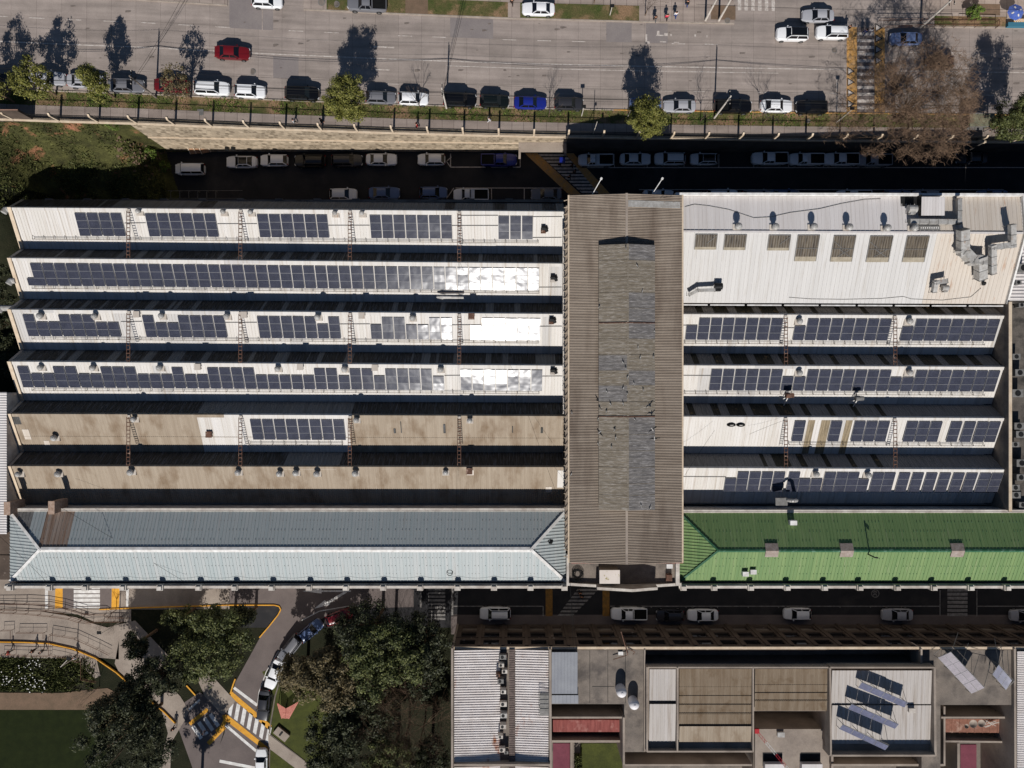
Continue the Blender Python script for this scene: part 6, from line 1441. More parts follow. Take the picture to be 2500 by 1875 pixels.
ptree(820, 1815, 7.5, 5.2, 4.4, 3.0, 'dark leafy tree at the bottom of the grove', M['leafd'], 14000, 100, 1.0)
ptree(955, 1850, 7, 3.6, 3.4, 2.6, 'yellowish green tree at the bottom edge of the grove', M['leafg'], 9000, 70, .9)
ptree(330, 1690, 6.5, 2.6, 2.4, 1.8, 'dark round tree beside the ramp path', M['leafd'], 6000, 50, .85)
ptree(436, 1985, 8, 3.3, 3.2, 3.4, 'shadowy tree over the small zebra at the bottom', M['leafd'], 6500, 55, .85)
ptree(330, 1575, 6.5, 1.6, 1.8, 1.6, 'slim dark tree beside the ramp railing', M['leafd'], 3000, 30, .7)
for px, py, h, lb_, L0 in ((1010, 1690, 9, 'grey bare tree in the grove left of the ribbed roof, upper one', 2.9), (1030, 1790, 9, 'grey bare tree in the grove left of the ribbed roof, lower one', 3.0), (990, 1800, 8.5, 'grey bare tree at the lower middle of the grove', 2.9), (1060, 1730, 9, 'grey bare tree closest to the ribbed roof', 2.8), (960, 1745, 8, 'bare tree in the deep shade of the grove', 2.8), (225, 1690, 4, 'small bare tree beside the dirt path', 1.2), (265, 1500, 4.5, 'small bare tree beside the ramp', 1.3)):
    p = W(px, py, h * .5); bare((p.x, p.y, 0), h, lb_, 'bare trees in the park', .13 if h > 5 else .06, 6 if h > 5 else 4, .75, 3, L0=L0, up=.08, barkm='twig' if h > 5 else 'twigd', shrink=.76)
ptree(860, 1745, 7.5, 4.0, 3.0, 2.4, 'dark tree in the middle shade of the grove', M['leafd'], 9000, 70, 1.0)
ptree(1040, 1640, 8, 3.0, 4.2, 2.6, 'dark tree beside the left edge of the ribbed roof', M['leafd'], 6000, 60, .95, sparse=.7)
ptree(1045, 1850, 6.5, 2.8, 3.0, 2.4, 'dark tree at the bottom beside the ribbed roof', M['leafd'], 6000, 55, .9)
ptree(925, 1745, 6, 3.6, 3.6, 2.2, 'low dark understorey tree in the heart of the grove', M['leafd'], 7000, 60, .95)
ptree(385, 1655, 9, 3.2, 3.0, 2.4, 'dark spreading tree shading the middle of the ramp path', M['leafd'], 7000, 60, .95)
ptree(440, 1510, 5, 2.2, 1.8, 1.6, 'low green tree at the left end of the yellow kerb', M['leafg'], 3000, 30, .7)
ptree(600, 1505, 4.5, 2.0, 1.4, 1.4, 'low dark tree tucked into the yellow kerb corner', M['leafd'], 2600, 28, .7)
# palms near the crossing
for j, (px, py, lb_) in enumerate(((448, 1600, 'spiky palm beside the broad green tree'), (490, 1640, 'spiky palm just above the pavement wedge'), (455, 1650, 'spiky palm nearest the small zebra'))):
    c = W(px, py, 4); t = thing('palm_tree', lb_, 'palm', 'spiky palms in the park', (c.x, c.y, 0)); m = MB(); m.tube((c.x, c.y, -.1), (c.x, c.y, 3.9), .2, .15, 8); m.build('trunk', M['bark'], t); m = MB()
    for i in range(34):
        a = U(0, 6.28); el = U(.1, 1.1); L_ = U(1.1, 1.8); d = Vector((math.cos(a) * math.cos(el), math.sin(a) * math.cos(el), math.sin(el))); s_ = Vector((-math.sin(a), math.cos(a), 0)); p0 = Vector((c.x, c.y, 3.9)); p1 = p0 + d * L_ * .6; p2 = p1 + (d - Vector((0, 0, .7))) * L_ * .45
        m.add([p0 - s_ * .03, p0 + s_ * .03, p1 + s_ * .1, p1 - s_ * .1, p2], [(0, 1, 2, 3), (3, 2, 4)])
    m.build('fronds', M['leafg'], t)
# shrubs below the left gables
for j, (px, py, r) in enumerate(((15, 545, 2.0), (12, 600, 2.2), (2, 655, 2.2), (18, 715, 1.8), (6, 790, 2.3), (14, 850, 2.0), (30, 460, 1.8), (5, 500, 2.0), (8, 910, 2.0), (60, 500, 1.2))):
    p = W(px, py, 5); zz = 2.5; lab = ['first', 'second', 'third', 'fourth', 'fifth', 'sixth', 'seventh', 'eighth', 'ninth', 'tenth'][sorted([545, 600, 655, 715, 790, 850, 460, 500.1, 910, 500]).index(py if j != 9 else 500.1)] if False else None
    tree((min(p.x, -68.8), p.y, zz), 2.2, r, r * .9, 1.4, 'shrub', '%s shrub beside the left gables, at %s' % ('dark' if j % 2 else 'dusky green', ['the foot of the second bay', 'the middle of the second bay', 'the valley under the second bay', 'the top of the third bay', 'the foot of the third bay', 'the fourth bay', 'the top bay corner', 'the foot of the top bay', 'the foot of the fourth bay', 'the pit edge'][j]), 'shrubs along the left gables', M['leafd'], n=1700, nc=22, clump=.7, trunk_r=.06, size=.13)
for j, (px, py, r, lb_) in enumerate(((322, 345, 1.0, 'rounded green bush at the top of the broken bank edge'), (345, 372, .8, 'small bush halfway down the broken bank edge'), (305, 325, .9, 'green bush right under the fence end of the stone wall'))):
    p = W(px, py, 8); tree((p.x, p.y, hill(p.x, p.y) - .1), .7, r, r, .7, 'shrub', lb_, 'bushes on the bank', M['leafbr'], n=900, nc=16, clump=.4, trunk_r=.04, size=.09)
# ground rubble at the bank edge
m = MB()
for _ in range(70):
    p = W(RN.gauss(338, 22), RN.gauss(378, 24), 4); z = max(0, hill(p.x, p.y)); s_ = U(.08, .28)
    m.box(p.x - s_, p.x + s_ * U(.5, 1), p.y - s_ * .6, p.y + s_ * .5, z - .2, z + s_ * .5)
o = single(m, 'rubble', M['soil'], 'broken reddish slabs and rubble along the bank edge', 'rubble', None, 'stuff')
# ------------------------------------------------------------ fence on the wall
fn = thing('street_fence', 'long fence of leaning pale posts and thin dark bars on top of the stone wall', 'fence', None, (0, WY, zu(0)))
posts = [34, 147, 242, 336, 428, 519, 610, 697, 787, 874, 961, 1047, 1132, 1218, 1303, 1386, 1470, 1554, 1637, 1720, 1802, 1886, 1967, 2050, 2133, 2217, 2302, 2384, 2466]
PX = []
for px in posts: p = UP(px, 300, .2); PX.append(p.x)
PX = [PX[0] - 10.4, PX[0] - 5.2] + PX + [PX[-1] + 4.8, PX[-1] + 9.6]
FHT = 2.5
for i, x in enumerate(PX):
    z = zu(x) + .15; m = MB(); m.bar((x, WY + .12, z - .3), (x, WY + .02, z + FHT), .24, .3); m.bar((x, WY + .02, z + FHT), (x, WY + .25, z + FHT + .22), .24, .26); m.build('post', M['cream'], fn)
    if i + 1 < len(PX):
        x2 = PX[i + 1]; z2 = zu(x2) + .15; m = MB()
        m.bar((x + .1, WY + .1, z + .35), (x2 - .1, WY + .1, z2 + .35), .06, .05); m.bar((x + .1, WY + .1, z + FHT - .25), (x2 - .1, WY + .1, z2 + FHT - .25), .06, .05)
        n = int((x2 - x) / .135)
        for j in range(1, n): xx = lerp(x, x2, j / n); zz = lerp(z, z2, j / n); m.bar((xx, WY + .1, zz + .1), (xx, WY + .1, zz + FHT), .028, .028)
        m.build('bar_panel', M['dark'], fn)
        m = MB(); m.bar((x + .12, WY + .08, z + .12), (x2 - .12, WY + .08, z2 + .12), .34, .5); m.build('base_beam', M['cream'], fn)
# pavement box covers
m = MB()
for px, py in ((489, 274),): p = UP(px, py, .14); m.box(p.x - .4, p.x + .4, p.y - .4, p.y + .4, p.z - .05, p.z)
S(m, 'inspection_cover', M['galvd'])
# ------------------------------------------------------------ poles, lamps, wires
def pole(px, py, h, label, name='utility_pole', r=.11, cross=True, base=None, lean=(0, 0), mt='lampw'):
    g = base or UP(px, py, .1); g = Vector(g); t = thing(name, label, 'pole', 'utility poles along the upper road', tuple(g)); top = g + Vector((lean[0], lean[1], h)); m = MB(); m.tube(g - Vector((0, 0, .3)), top, r * 1.2, r * .8, 8); m.build('shaft', M[mt], t)
    if cross:
        m = MB(); q = g.lerp(top, .93); m.bar(q + Vector((0, -.9, 0)), q + Vector((0, .9, 0)), .1, .1); m.bar(g.lerp(top, .8) + Vector((0, -.5, 0)), g.lerp(top, .8) + Vector((0, .5, 0)), .08, .08); m.build('crossarm', M['dark'], t)
        m = MB()
        for y in (-.8, -.3, .3, .8): m.tube(q + Vector((0, y, .05)), q + Vector((0, y, .22)), .05, .04, 6)
        m.build('insulators', M['lampw'], t)
    return top
TOPS = [pole(-140, 225, 7.5, 'utility pole beyond the left edge of the verge'), pole(381, 238, 7.2, 'utility pole between the pointed tree and the small olive tree', mt='concd'), pole(1090, 264, 7.2, 'utility pole beside the long black parked car, hung with wires'), pole(1744, 288, 8.3, 'pale leaning utility pole over the black pickup'), pole(2640, 300, 8.3, 'utility pole beyond the right edge of the verge')]
def wire(m, a, b_, sag=.5, r=.022, n=10):
    P = []
    for i in range(n + 1): t = i / n; P.append(Vector(a).lerp(Vector(b_), t) - Vector((0, 0, sag * 4 * t * (1 - t))))
    for i in range(n): m.tube(P[i], P[i + 1], r, r, 4, 0, False)
m = MB()
for i in range(len(TOPS) - 1):
    for dy, dz, sg, r in ((.8, -.4, .5, .014), (-.8, -.4, .6, .014), (.0, -1.5, .9, .03), (.25, -1.75, 1.1, .024)): wire(m, TOPS[i] + Vector((0, dy, dz)), TOPS[i + 1] + Vector((0, dy, dz)), sg, r)
single(m, 'street_wires', M['cable'], 'bundle of dark overhead wires strung along the upper road', 'wires')
m = MB(); T2 = UP(1724, 52, 9.0); T3 = UP(2250, 66, 8.5)
for d_ in (0, .35): wire(m, TOPS[2] + Vector((0, 0, -1.2 - d_)), UP(1146, 5, 7.5) + Vector((d_, 4, 0)), .5, .02)
single(m, 'crossing_wires', M['cable'], 'dark wires crossing the upper road from the pole beside the long black car', 'wires')
m = MB()
for d_ in (0, .35): wire(m, TOPS[1] + Vector((0, 0, -1.0 - d_)), UP(480, -20, 7) + Vector((d_ * 2, 3, 0)), .5, .02)
single(m, 'crossing_wires', M['cable'], 'dark wires crossing the upper road from the pole near the pointed tree', 'wires')
m = MB()
for d_ in (0, .5, .8): wire(m, UP(1700, 10, 7.5 + d_), UP(2520, 22, 7.0 + d_), .8, .02)
single(m, 'far_wires', M['cable'], 'dark wires along the top edge at the right, above the far pavement', 'wires')
m = MB(); wire(m, W(1120, 505, 11.5), W(1115, 1240, 12), .4, .012, 16); wire(m, W(1122, 640, 11.6), W(1270, 940, 12.5), .3, .012); wire(m, W(1290, 1015, 12), W(1375, 1250, 13), .3, .014); wire(m, W(150, 1240, 12.4), W(450, 1420, 11.6), .1, .02, 16)
wire(m, W(0, 1310, 12.6), W(115, 1422, 11.4), .1, .02); wire(m, W(1393, 1432, 12.6), W(1400, 1583, 10.6), .3, .02); wire(m, W(1391, 1432, 12.6), W(1408, 1585, 10.6), .5, .02); wire(m, W(1375, 530, 11.5), W(1640, 478, 18.2), .3, .02)
wire(m, W(1745, 1050, 11), W(1672, 1160, 11.5), .2, .015); wire(m, W(1920, 1024, 11), W(1830, 1060, 10.6), .3, .015)
single(m, 'roof_wires', M['cable'], 'thin loose wires strung above the factory roofs', 'wires')
for x in (27, 122, 210, 302, 392, 486, 574, 664, 755, 845, 936, 1026, 1117, 1206, 1295): pass
m = MB(); xs = [27, 122, 210, 302, 392, 486, 574, 664, 755, 845, 936, 1026, 1117, 1206, 1295, 1378]
for i in range(len(xs) - 1): a, b_ = W(xs[i], 1428, 11.6), W(xs[i + 1], 1428, 11.6); a.z = b_.z = 11.75; wire(m, a, b_, .45, .025, 8)
single(m, 'parapet_wires', M['cable'], 'dark wires slung between the parapet blocks of the grey roof', 'wires')
def lamp(g, h, arm, label, head='round'):
    g = Vector(g); t = thing('street_lamp', label, 'street lamp', 'street lamps', tuple(g)); m = MB(); m.tube(g - Vector((0, 0, .2)), g + Vector((0, 0, h)), .07, .05, 8); e = g + Vector((arm[0], arm[1], h + .1)); m.tube(g + Vector((0, 0, h - .05)), e, .04, .04, 6); m.build('post', M['lampw'], t)
    m = MB(); m.box(e.x - .28, e.x + .28, e.y - .2, e.y + .2, e.z - .06, e.z + .08); m.build('lamp_head', M['dark'], t)
lamp(UP(2042, 299, .1), 5.0, (0, .2), 'street lamp with square dark head beside the crossing band'); lamp(UP(1420, 283, .1), 3.2, (0, .15), 'short thin post lamp right of the dark grey hatchback'); lamp(UP(1533, 285, .1), 2.8, (0, .15), 'short thin post lamp left of the dome-shaped tree')
lamp(W(188, 1603, .1), 4.2, (1.2, 1.2), 'slender park lamp with small round head beside the ramp wall'); lamp(W(291, 1520, .1), 5.5, (0, .3), 'tall thin lamp post casting a straight shadow across the left crossing'); lamp(UP(1489, 37, .1), 2.4, (0, .1), 'thin post on the far grass verge')
for px, py, h, lb_ in ((1722, 50, 8.5, 'tall pale pole at the far pavement, left of a pair'), (1755, 50, 8.5, 'tall pale pole at the far pavement, right of a pair'), (2248, 66, 9.0, 'tall pale pole at the top right behind the blue sedan')):
    pole(px, py, h, lb_, 'tall_pole', .13)
pole(1448, 333, 5.2, 'thin dark pole rising above the wall and shading the pavement', 'thin_pole', .05, False, (UP(1448, 328, 0)))
for px, py, px2, py2, lb_ in ((1455, 462, 1468, 436, 'white rod jutting out over the lower street from the brown roof, left of two'), (1600, 462, 1617, 436, 'white rod jutting out over the lower street from the brown roof, right of two')):
    a, b_ = W(px, py, 17.2), W(px2, py2, 17.6); m = MB(); m.tube(W(px - 12, py + 18, 16.9), b_, .06, .05, 6); m.tube(b_ + Vector((0, 0, -.1)), b_ + Vector((0, 0, .12)), .16, .14, 10); single(m, 'floodlight_arm', M['paintw'], lb_, 'light arm', 'floodlight arms on the brown roof')
# ramp railing in the park
rl = thing('railing', 'brown railing following the curved ramp on the left', 'railing', None, tuple(W(160, 1505, 0))); m = MB()
for pts in ([(-60, 1477), (55, 1476), (57, 1475), (110, 1478), (150, 1485), (205, 1501), (252, 1502), (262, 1509), (316, 1510)], [(-60, 1489), (0, 1490), (60, 1492), (110, 1492), (150, 1499), (190, 1512), (220, 1521), (300, 1519)], [(-60, 1496), (0, 1497), (60, 1500), (120, 1506), (165, 1512), (190, 1520), (222, 1524)]):
    P = [W(a, b_, 1.0) for a, b_ in pts]
    for i in range(len(P) - 1):
        m.bar(P[i], P[i + 1], .05, .05); m.bar(P[i] - Vector((0, 0, .45)), P[i + 1] - Vector((0, 0, .45)), .035, .035)
        k = max(1, int((P[i + 1] - P[i]).length / 1.6))
        for j in range(k): q = P[i].lerp(P[i + 1], j / k); m.bar(q, q - Vector((0, 0, 1)), .05, .05)
m.build('rails', mat('brown_rail_paint', col(96, 70, 56), None, fine=.1), rl)
rl = thing('railing', 'thin railing round the terrace steps above the flower bed', 'railing', None, tuple(W(120, 1580, 0))); m = MB()
for pts in ([(0, 1541), (25, 1540), (25, 1560)], [(38, 1546), (105, 1546), (105, 1560)], [(120, 1550), (180, 1560), (235, 1585), (265, 1600)], [(118, 1555), (118, 1600), (150, 1606), (192, 1618)], [(197, 1610), (197, 1660), (235, 1668)], [(0, 1600), (60, 1602), (118, 1603)]):
    P = [W(a, b_, 1.0) for a, b_ in pts]
    for i in range(len(P) - 1):
        m.bar(P[i], P[i + 1], .05, .05); m.bar(P[i] - Vector((0, 0, .45)), P[i + 1] - Vector((0, 0, .45)), .03, .03)
        k = max(1, int((P[i + 1] - P[i]).length / 1.5))
        for j in range(k): q = P[i].lerp(P[i + 1], j / k); m.bar(q, q - Vector((0, 0, 1)), .04, .04)
m.build('rails', MATS['brown_rail_paint'], rl)
rl = thing('railing', 'brown railing behind the grass strip at the top right', 'railing', None, tuple(UP(2380, 50, 0))); m = MB()
for pts in ([(2150, 46), (2334, 46), (2334, 58)], [(2165, 64), (2260, 60), (2440, 60)], [(2350, 45), (2440, 47), (2440, 62)]):
    P = [UP(a, b_, 1.1) for a, b_ in pts]
    for i in range(len(P) - 1):
        m.bar(P[i], P[i + 1], .06, .06); m.bar(P[i] - Vector((0, 0, .5)), P[i + 1] - Vector((0, 0, .5)), .04, .04)
        k = max(1, int((P[i + 1] - P[i]).length / 1.4))
        for j in range(k + 1): q = P[i].lerp(P[i + 1], j / k); m.bar(q, q - Vector((0, 0, 1)), .045, .045)
m.build('rails', MATS['brown_rail_paint'], rl)
# fence near the north wall in shade
# bus shelter
g = UP(2398, 300, 0); t = thing('bus_shelter', 'bus shelter with dirty translucent roof beside the right edge tree', 'bus shelter', None, tuple(g)); z0 = g.z
A, B_ = UP(2368, 277, 2.5), UP(2428, 310, 2.5); m = MB(); m.box(A.x, B_.x, B_.y, A.y, z0 + 2.5, z0 + 2.58); m.build('roof', mat('shelter_roof', col(128, 126, 104), col(100, 100, 84), 1.5, .4, fine=.1), t)
m = MB()
for x in (A.x + .1, B_.x - .1):
    for y in (B_.y + .1, A.y - .2): m.bar((x, y, z0), (x, y, z0 + 2.5), .09, .09)
m.bar((A.x, A.y, z0 + 2.52), (B_.x, A.y, z0 + 2.52), .1, .14); m.bar((A.x, B_.y, z0 + 2.52), (B_.x, B_.y, z0 + 2.52), .1, .14); m.build('frame', M['galvd'], t)
m = MB(); m.box(A.x + .4, B_.x - .4, B_.y + .25, B_.y + .6, z0 + .42, z0 + .48); m.box(A.x + .6, A.x + .7, B_.y + .3, B_.y + .5, z0, z0 + .42); m.box(B_.x - .7, B_.x - .6, B_.y + .3, B_.y + .5, z0, z0 + .42); m.build('bench', M['galvd'], t)
m = MB(); m.box(A.x - .1, A.x + .0, B_.y, A.y, z0 + .4, z0 + 2.3); m.build('side_screen', M['dark'], t)
# far building corner, awning and parasol at the top right
fb = thing('shop_building', 'pale building corner with awning at the top right edge', 'building', None, tuple(UP(2400, -40, 0))); z0 = zu(70)
x0, x1 = UP(2300, 0, 3.2).x, 95; m = MB(); m.box(x0 + 2.5, x1, 55.2, 70, z0, z0 + 4.5); m.box(x0, UP(2450, 0, 3).x, 53.6, 55.2, z0 + 2.9, z0 + 3.1); m.build('wall', M['whitewall'], fb)
m = MB(); y = UP(2350, 3, 3.1).y
for i in range(4): xx = x0 + i * 2.1; m.box(xx, xx + .1, 53.6, 55.2, z0 + 3.1, z0 + 3.16)
m.build('awning_ribs', M['whiteg'], fb)
g = UP(2456, 47, 0); t = thing('parasol', 'blue parasol with pale markings over a street stall, top right', 'parasol', None, tuple(g)); m = MB(); c = g + Vector((0, 0, 2.1)); n = 8
for i in range(n):
    a0, a1 = i / n * 6.2832, (i + 1) / n * 6.2832; m.add([c + Vector((0, 0, .5)), c + Vector((math.cos(a0) * 1.15, math.sin(a0) * 1.15, 0)), c + Vector((math.cos(a1) * 1.15, math.sin(a1) * 1.15, 0))], [(0, 1, 2)])
m.build('canopy', mat('parasol_blue', col(64, 88, 160), col(90, 110, 175), 2, .7), t); m = MB(); m.tube(g, g + Vector((0, 0, 2.6)), .03, .03, 6); m.build('pole', M['lampw'], t)
for i in range(4): a = i * 1.57 + .4; m = MB(); m.bar(c + Vector((math.cos(a) * .45, math.sin(a) * .45, .34)), c + Vector((math.cos(a) * .75, math.sin(a) * .75, .22)), .2, .02); m.build('pale_mark', M['paintw'], t)
g = UP(2475, 62, 0); t = thing('market_stall', 'street stall table with blue, teal and yellow checked cloth', 'stall', None, tuple(g)); m = MB(); m.box(g.x - 1.3, g.x + 1.6, g.y - .45, g.y + .1, g.z + .0, g.z + .8); m.build('table', mat('teal_cloth', col(60, 110, 130), None, fine=.05), t)
m = MB()
for i in range(14):
    for j in range(3): m.box(g.x - .5 + i * .15, g.x - .36 + i * .15, g.y + .12 + j * .15, g.y + .26 + j * .15, g.z + .78, g.z + .83, (i + j) % 2)
m.build('checked_cloth', [M['painty'], M['paintw']], t)
# sculpture and benches in the park
t = thing('sculpture', 'folded pinkish slatted sculpture on the small park lawn', 'sculpture', None, tuple(W(697, 1740, 0)))
PK = mat('pink_paint', col(196, 128, 114), col(176, 108, 96), 2, .7); m = MB(); A, B_, C_, D_ = W(677, 1717, 1.6), W(728, 1714, 1.6), W(688, 1754, .05), W(705, 1755, .05); E = W(698, 1730, 1.0)
for P0, P1, Q0, Q1 in ((A, E, C_, C_.lerp(D_, .5)), (E, B_, C_.lerp(D_, .5), D_)):
    for i in range(14):
        t0, t1 = i / 14, (i + .7) / 14; m.quad(P0.lerp(Q0, t0), P1.lerp(Q1, t0), P1.lerp(Q1, t1), P0.lerp(Q0, t1))
    m.bar(P0, Q0, .08, .08); m.bar(P1, Q1, .08, .08)
m.build('slats', PK, t); m = MB(); m.bar(W(697, 1730, 0), E, .1, .1); m.bar(W(680, 1718, 0), A, .08, .08); m.bar(W(724, 1716, 0), B_, .08, .08); m.build('legs', PK, t)
t = thing('concrete_bench', 'square concrete seat block with dark slot beside the park path', 'bench', None, tuple(W(687, 1793, 0))); m = MB(); c = W(687, 1793, .4)
d = Vector((.78, -.62, 0)); e = Vector((.62, .78, 0)); V = [c + d * a + e * b2 for a, b2 in ((-1.1, -.6), (1.1, -.6), (1.1, .6), (-1.1, .6))]; m.prism([(v.x, v.y) for v in V], 0, .42); m.build('seat', M['concrete'], t); m = MB(); m.bar(c - d * .1 - e * .3 + Vector((0, 0, .05)), c - d * .1 + e * .4 + Vector((0, 0, .05)), .25, .1); m.build('slot', M['dark'], t)
# crane arm / conveyor and fittings standing in the valleys
t = thing('roof_duct', 'white tapering duct lying in the valley under the long solar bay', 'duct', None, tuple(W(1098, 725, 8.6))); m = MB(); m.tube(W(1066, 725, 8.9), W(1082, 725, 8.9), .15, .35, 10); m.tube(W(1082, 725, 8.9), W(1132, 726, 8.9), .26, .2, 10); m.build('tube', M['galv'], t); m = MB()
for px in (1085, 1120): q = W(px, 725, 8.7); m.box(q.x - .05, q.x + .05, q.y - .05, q.y + .05, 7.6, 8.8)
m.build('stand', M['galvd'], t)
t = thing('extractor_duct', 'bent extractor duct rising above the lowest right-hand bay and green roof', 'duct', None, tuple(W(1905, 1225, 8))); m = MB(); P = [W(1893, 1224, 10.4), W(1922, 1224, 10.8), W(1928, 1222, 11.4), W(1945, 1220, 12.3)]
m.bar(P[0], P[1], 1.0, .8); m.build('box', M['galvd'], t); m = MB(); m.tube(W(1944, 1221, 7.6), W(1944, 1221, 11.2), .24, .24, 12)
for i in range(8):
    a0, a1 = i / 8 * math.pi, (i + 1) / 8 * math.pi; o = W(1944, 1221, 11.2); m.tube(o + Vector((-.55 + .55 * math.cos(a0), 0, .55 * math.sin(a0))), o + Vector((-.55 + .55 * math.cos(a1), 0, .55 * math.sin(a1))), .24, .24, 12)
m.build('bent_pipe', M['galv'], t)
for px, py, lb_ in ((1925, 965, 'rusty fan motor standing on pale legs in the second right-hand valley, left one'), (2094, 972, 'grey fan motor on a bracket in the second right-hand valley, right one')):
    c = W(px, py, 9.2); t = thing('fan_motor', lb_, 'fan', 'fan motors in the valley', (c.x, c.y, 7.6)); m = MB(); m.tube(c + Vector((-.6, 0, .6)), c + Vector((.5, 0, .6)), .4, .3, 12); m.box(c.x - .1, c.x + .4, c.y - .3, c.y + .3, c.z, c.z + .9); m.build('motor', M['rust'] if px < 2000 else M['galvd'], t); m = MB()
    for dx, dy in ((-.6, -.8), (.6, -.5), (-.2, -1.6)): m.bar(c + Vector((0, 0, .2)), (c.x + dx, c.y + dy, 7.7), .1, .1)
    m.build('stand', M['paintw'], t)
for px, py, k, lb_ in ((1327, 559, 0, 'black elbow fan near the brown hall on the top bay'), (1350, 680, 1, 'black elbow fan near the brown hall on the second bay'), (1346, 783, 2, 'black elbow fan near the brown hall on the third bay'), (1349, 906, 3, 'black elbow fan near the brown hall on the fourth bay')):
    x = px2x(px, 10); s_ = (ry(BL, k, x) - (937.5 - py) * (CAMH - 9.6) / FPX) / .88; c = on_slope(BL, k, x, s_, .0); t = thing('elbow_fan', lb_, 'fan', 'elbow fans beside the brown hall', tuple(c)); m = MB(); m.tube(c + Vector((-.3, .1, .55)), c + Vector((.3, .1, .55)), .3, .3, 12); m.tube(c + Vector((.3, .1, .6)), c + Vector((.5, -.3, .35)), .25, .22, 10); m.build('casing', M['dark'], t); m = MB(); m.box(c.x - .35, c.x + .35, c.y - .5, c.y + .05, c.z - .1, c.z + .35); m.build('motor', M['rust'] if k in (0, 2) else M['whitewall'], t)
# box leaning on bays / conveyors on the green roof
for px, py, w_, lb_ in ((1821, 1402, .8, 'white box unit on the light side of the green roof, left of two'), (1840, 1397, .8, 'white box unit on the light side of the green roof, right of two'), (1938, 1277, .9, 'white box unit on the dark side of the green roof')):
    z0 = 10.8 if py > 1300 else 10.9; c = W(px, py, z0 + 1.1); m = MB(); m.box(c.x - w_ / 2, c.x + w_ / 2, c.y - .3, c.y + .3, z0 + .4, z0 + 1.1); t = thing('outdoor_unit', lb_, 'air conditioner', 'white box units on the green roof', (c.x, c.y, z0)); m.build('casing', M['paintw'], t); m = MB()
    for a in (-1, 1): m.box(c.x + a * w_ * .4 - .04, c.x + a * w_ * .4 + .04, c.y - .3, c.y + .3, z0 - .3, z0 + .4)
    m.build('legs', M['dark'], t)
g = W(2117, 1352, 12.2); t = thing('flue_pipe', 'slim pipe standing on the ridge of the green roof casting a long shadow', 'pipe', None, (g.x, g.y, 12)); m = MB(); m.tube((g.x, g.y, 11.9), (g.x, g.y, 14.4), .09, .09, 8); m.tube((g.x, g.y, 14.35), (g.x + .5, g.y - .1, 14.2), .09, .09, 8); m.build('pipe', M['dark'], t)
# coils of cable
for px, py, z, r, n, lb_, th in ((1341, 1321, 11.3, .45, 8, 'thick black cable coil on the right hip of the grey roof', .04), (1098, 1398, 11.2, .42, 2, 'single dark wire loop on the pale side of the grey roof', .025), (88, 1, 0, 0, 0, '', 0)):
    if not n: continue
    m = MB(); c = W(px, py, z)
    for j in range(n): rr = r * (1 - .09 * j + U(-.05, .05)); m.path([c + Vector((math.cos(a) * rr + U(-.02, .02), math.sin(a) * rr, .05 + j * .035)) for a in [i * .42 for i in range(16)]], th, 5)
    single(m, 'cable_coil', M['cable'], lb_, 'cable')
m = MB()
for cx in (1785, 1808): 
    c = on_slope(BR, 2, px2x(cx, 9.8), 1.2, .1)
    for j in range(6): rr = .45 - j * .04; m.path([c + Vector((math.cos(a) * rr * 1.3, math.sin(a) * rr * .5, .05 + j * .04)) for a in [i * .42 for i in range(16)]], .035, 4)
single(m, 'cable_coil', M['cable'], 'two heaps of black cable on the third right-hand bay above a rust streak', 'cable')
# brown boards against the stone wall
t = thing('wooden_boards', 'brown wooden boards leaning at the foot of the stone wall', 'boards', None, tuple(W(480, 368, 0))); m = MB()
for a, b_, c, d in (((457, 355), (481, 355), (490, 374), (467, 376)), ((485, 354), (501, 353), (513, 371), (495, 375))):
    m.poly([W(*a, 2.2), W(*b_, 2.2), W(*c, .8), W(*d, .8)])
m.build('board', mat('board_brown', col(166, 128, 98), col(146, 110, 84), 2, .85), t); m = MB()
for a, b_ in (((455, 354), (465, 376)), ((483, 354), (493, 376)), ((469, 355), (479, 375)), ((503, 353), (515, 371))): m.bar(W(*a, 2.3), W(*b_, .9), .1, .08)
m.build('battens', M['cream'], t)
for px, lb_ in ((554, 'left of two dark drain openings with rings on the stone wall'), (569, 'right of two dark drain openings with rings on the stone wall')):
    c = W(px, 358, 2.4); m = MB(); m.tube((c.x, WY + .05, c.z), (c.x, WY - .45, c.z), .3, .3, 14); single(m, 'drain_pipe', M['dark'], lb_, 'drain', 'drain openings on the stone wall')
# low wire cages in the shaded yard
m = MB()
for i in range(8): a = W(373 + i * 22, 466, .8); b_ = W(373 + i * 22, 484, .8); m.bar(a, b_, .05, .05); m.bar(a, a - Vector((0, 0, .8)), .05, .05)
m.bar(W(373, 466, .8), W(592, 465, .8), .05, .05); m.bar(W(373, 484, .8), W(592, 484, .8), .05, .05); single(m, 'cage_fence', M['galvd'], 'low wire cage frame in deep shade behind the top left bay', 'cage')
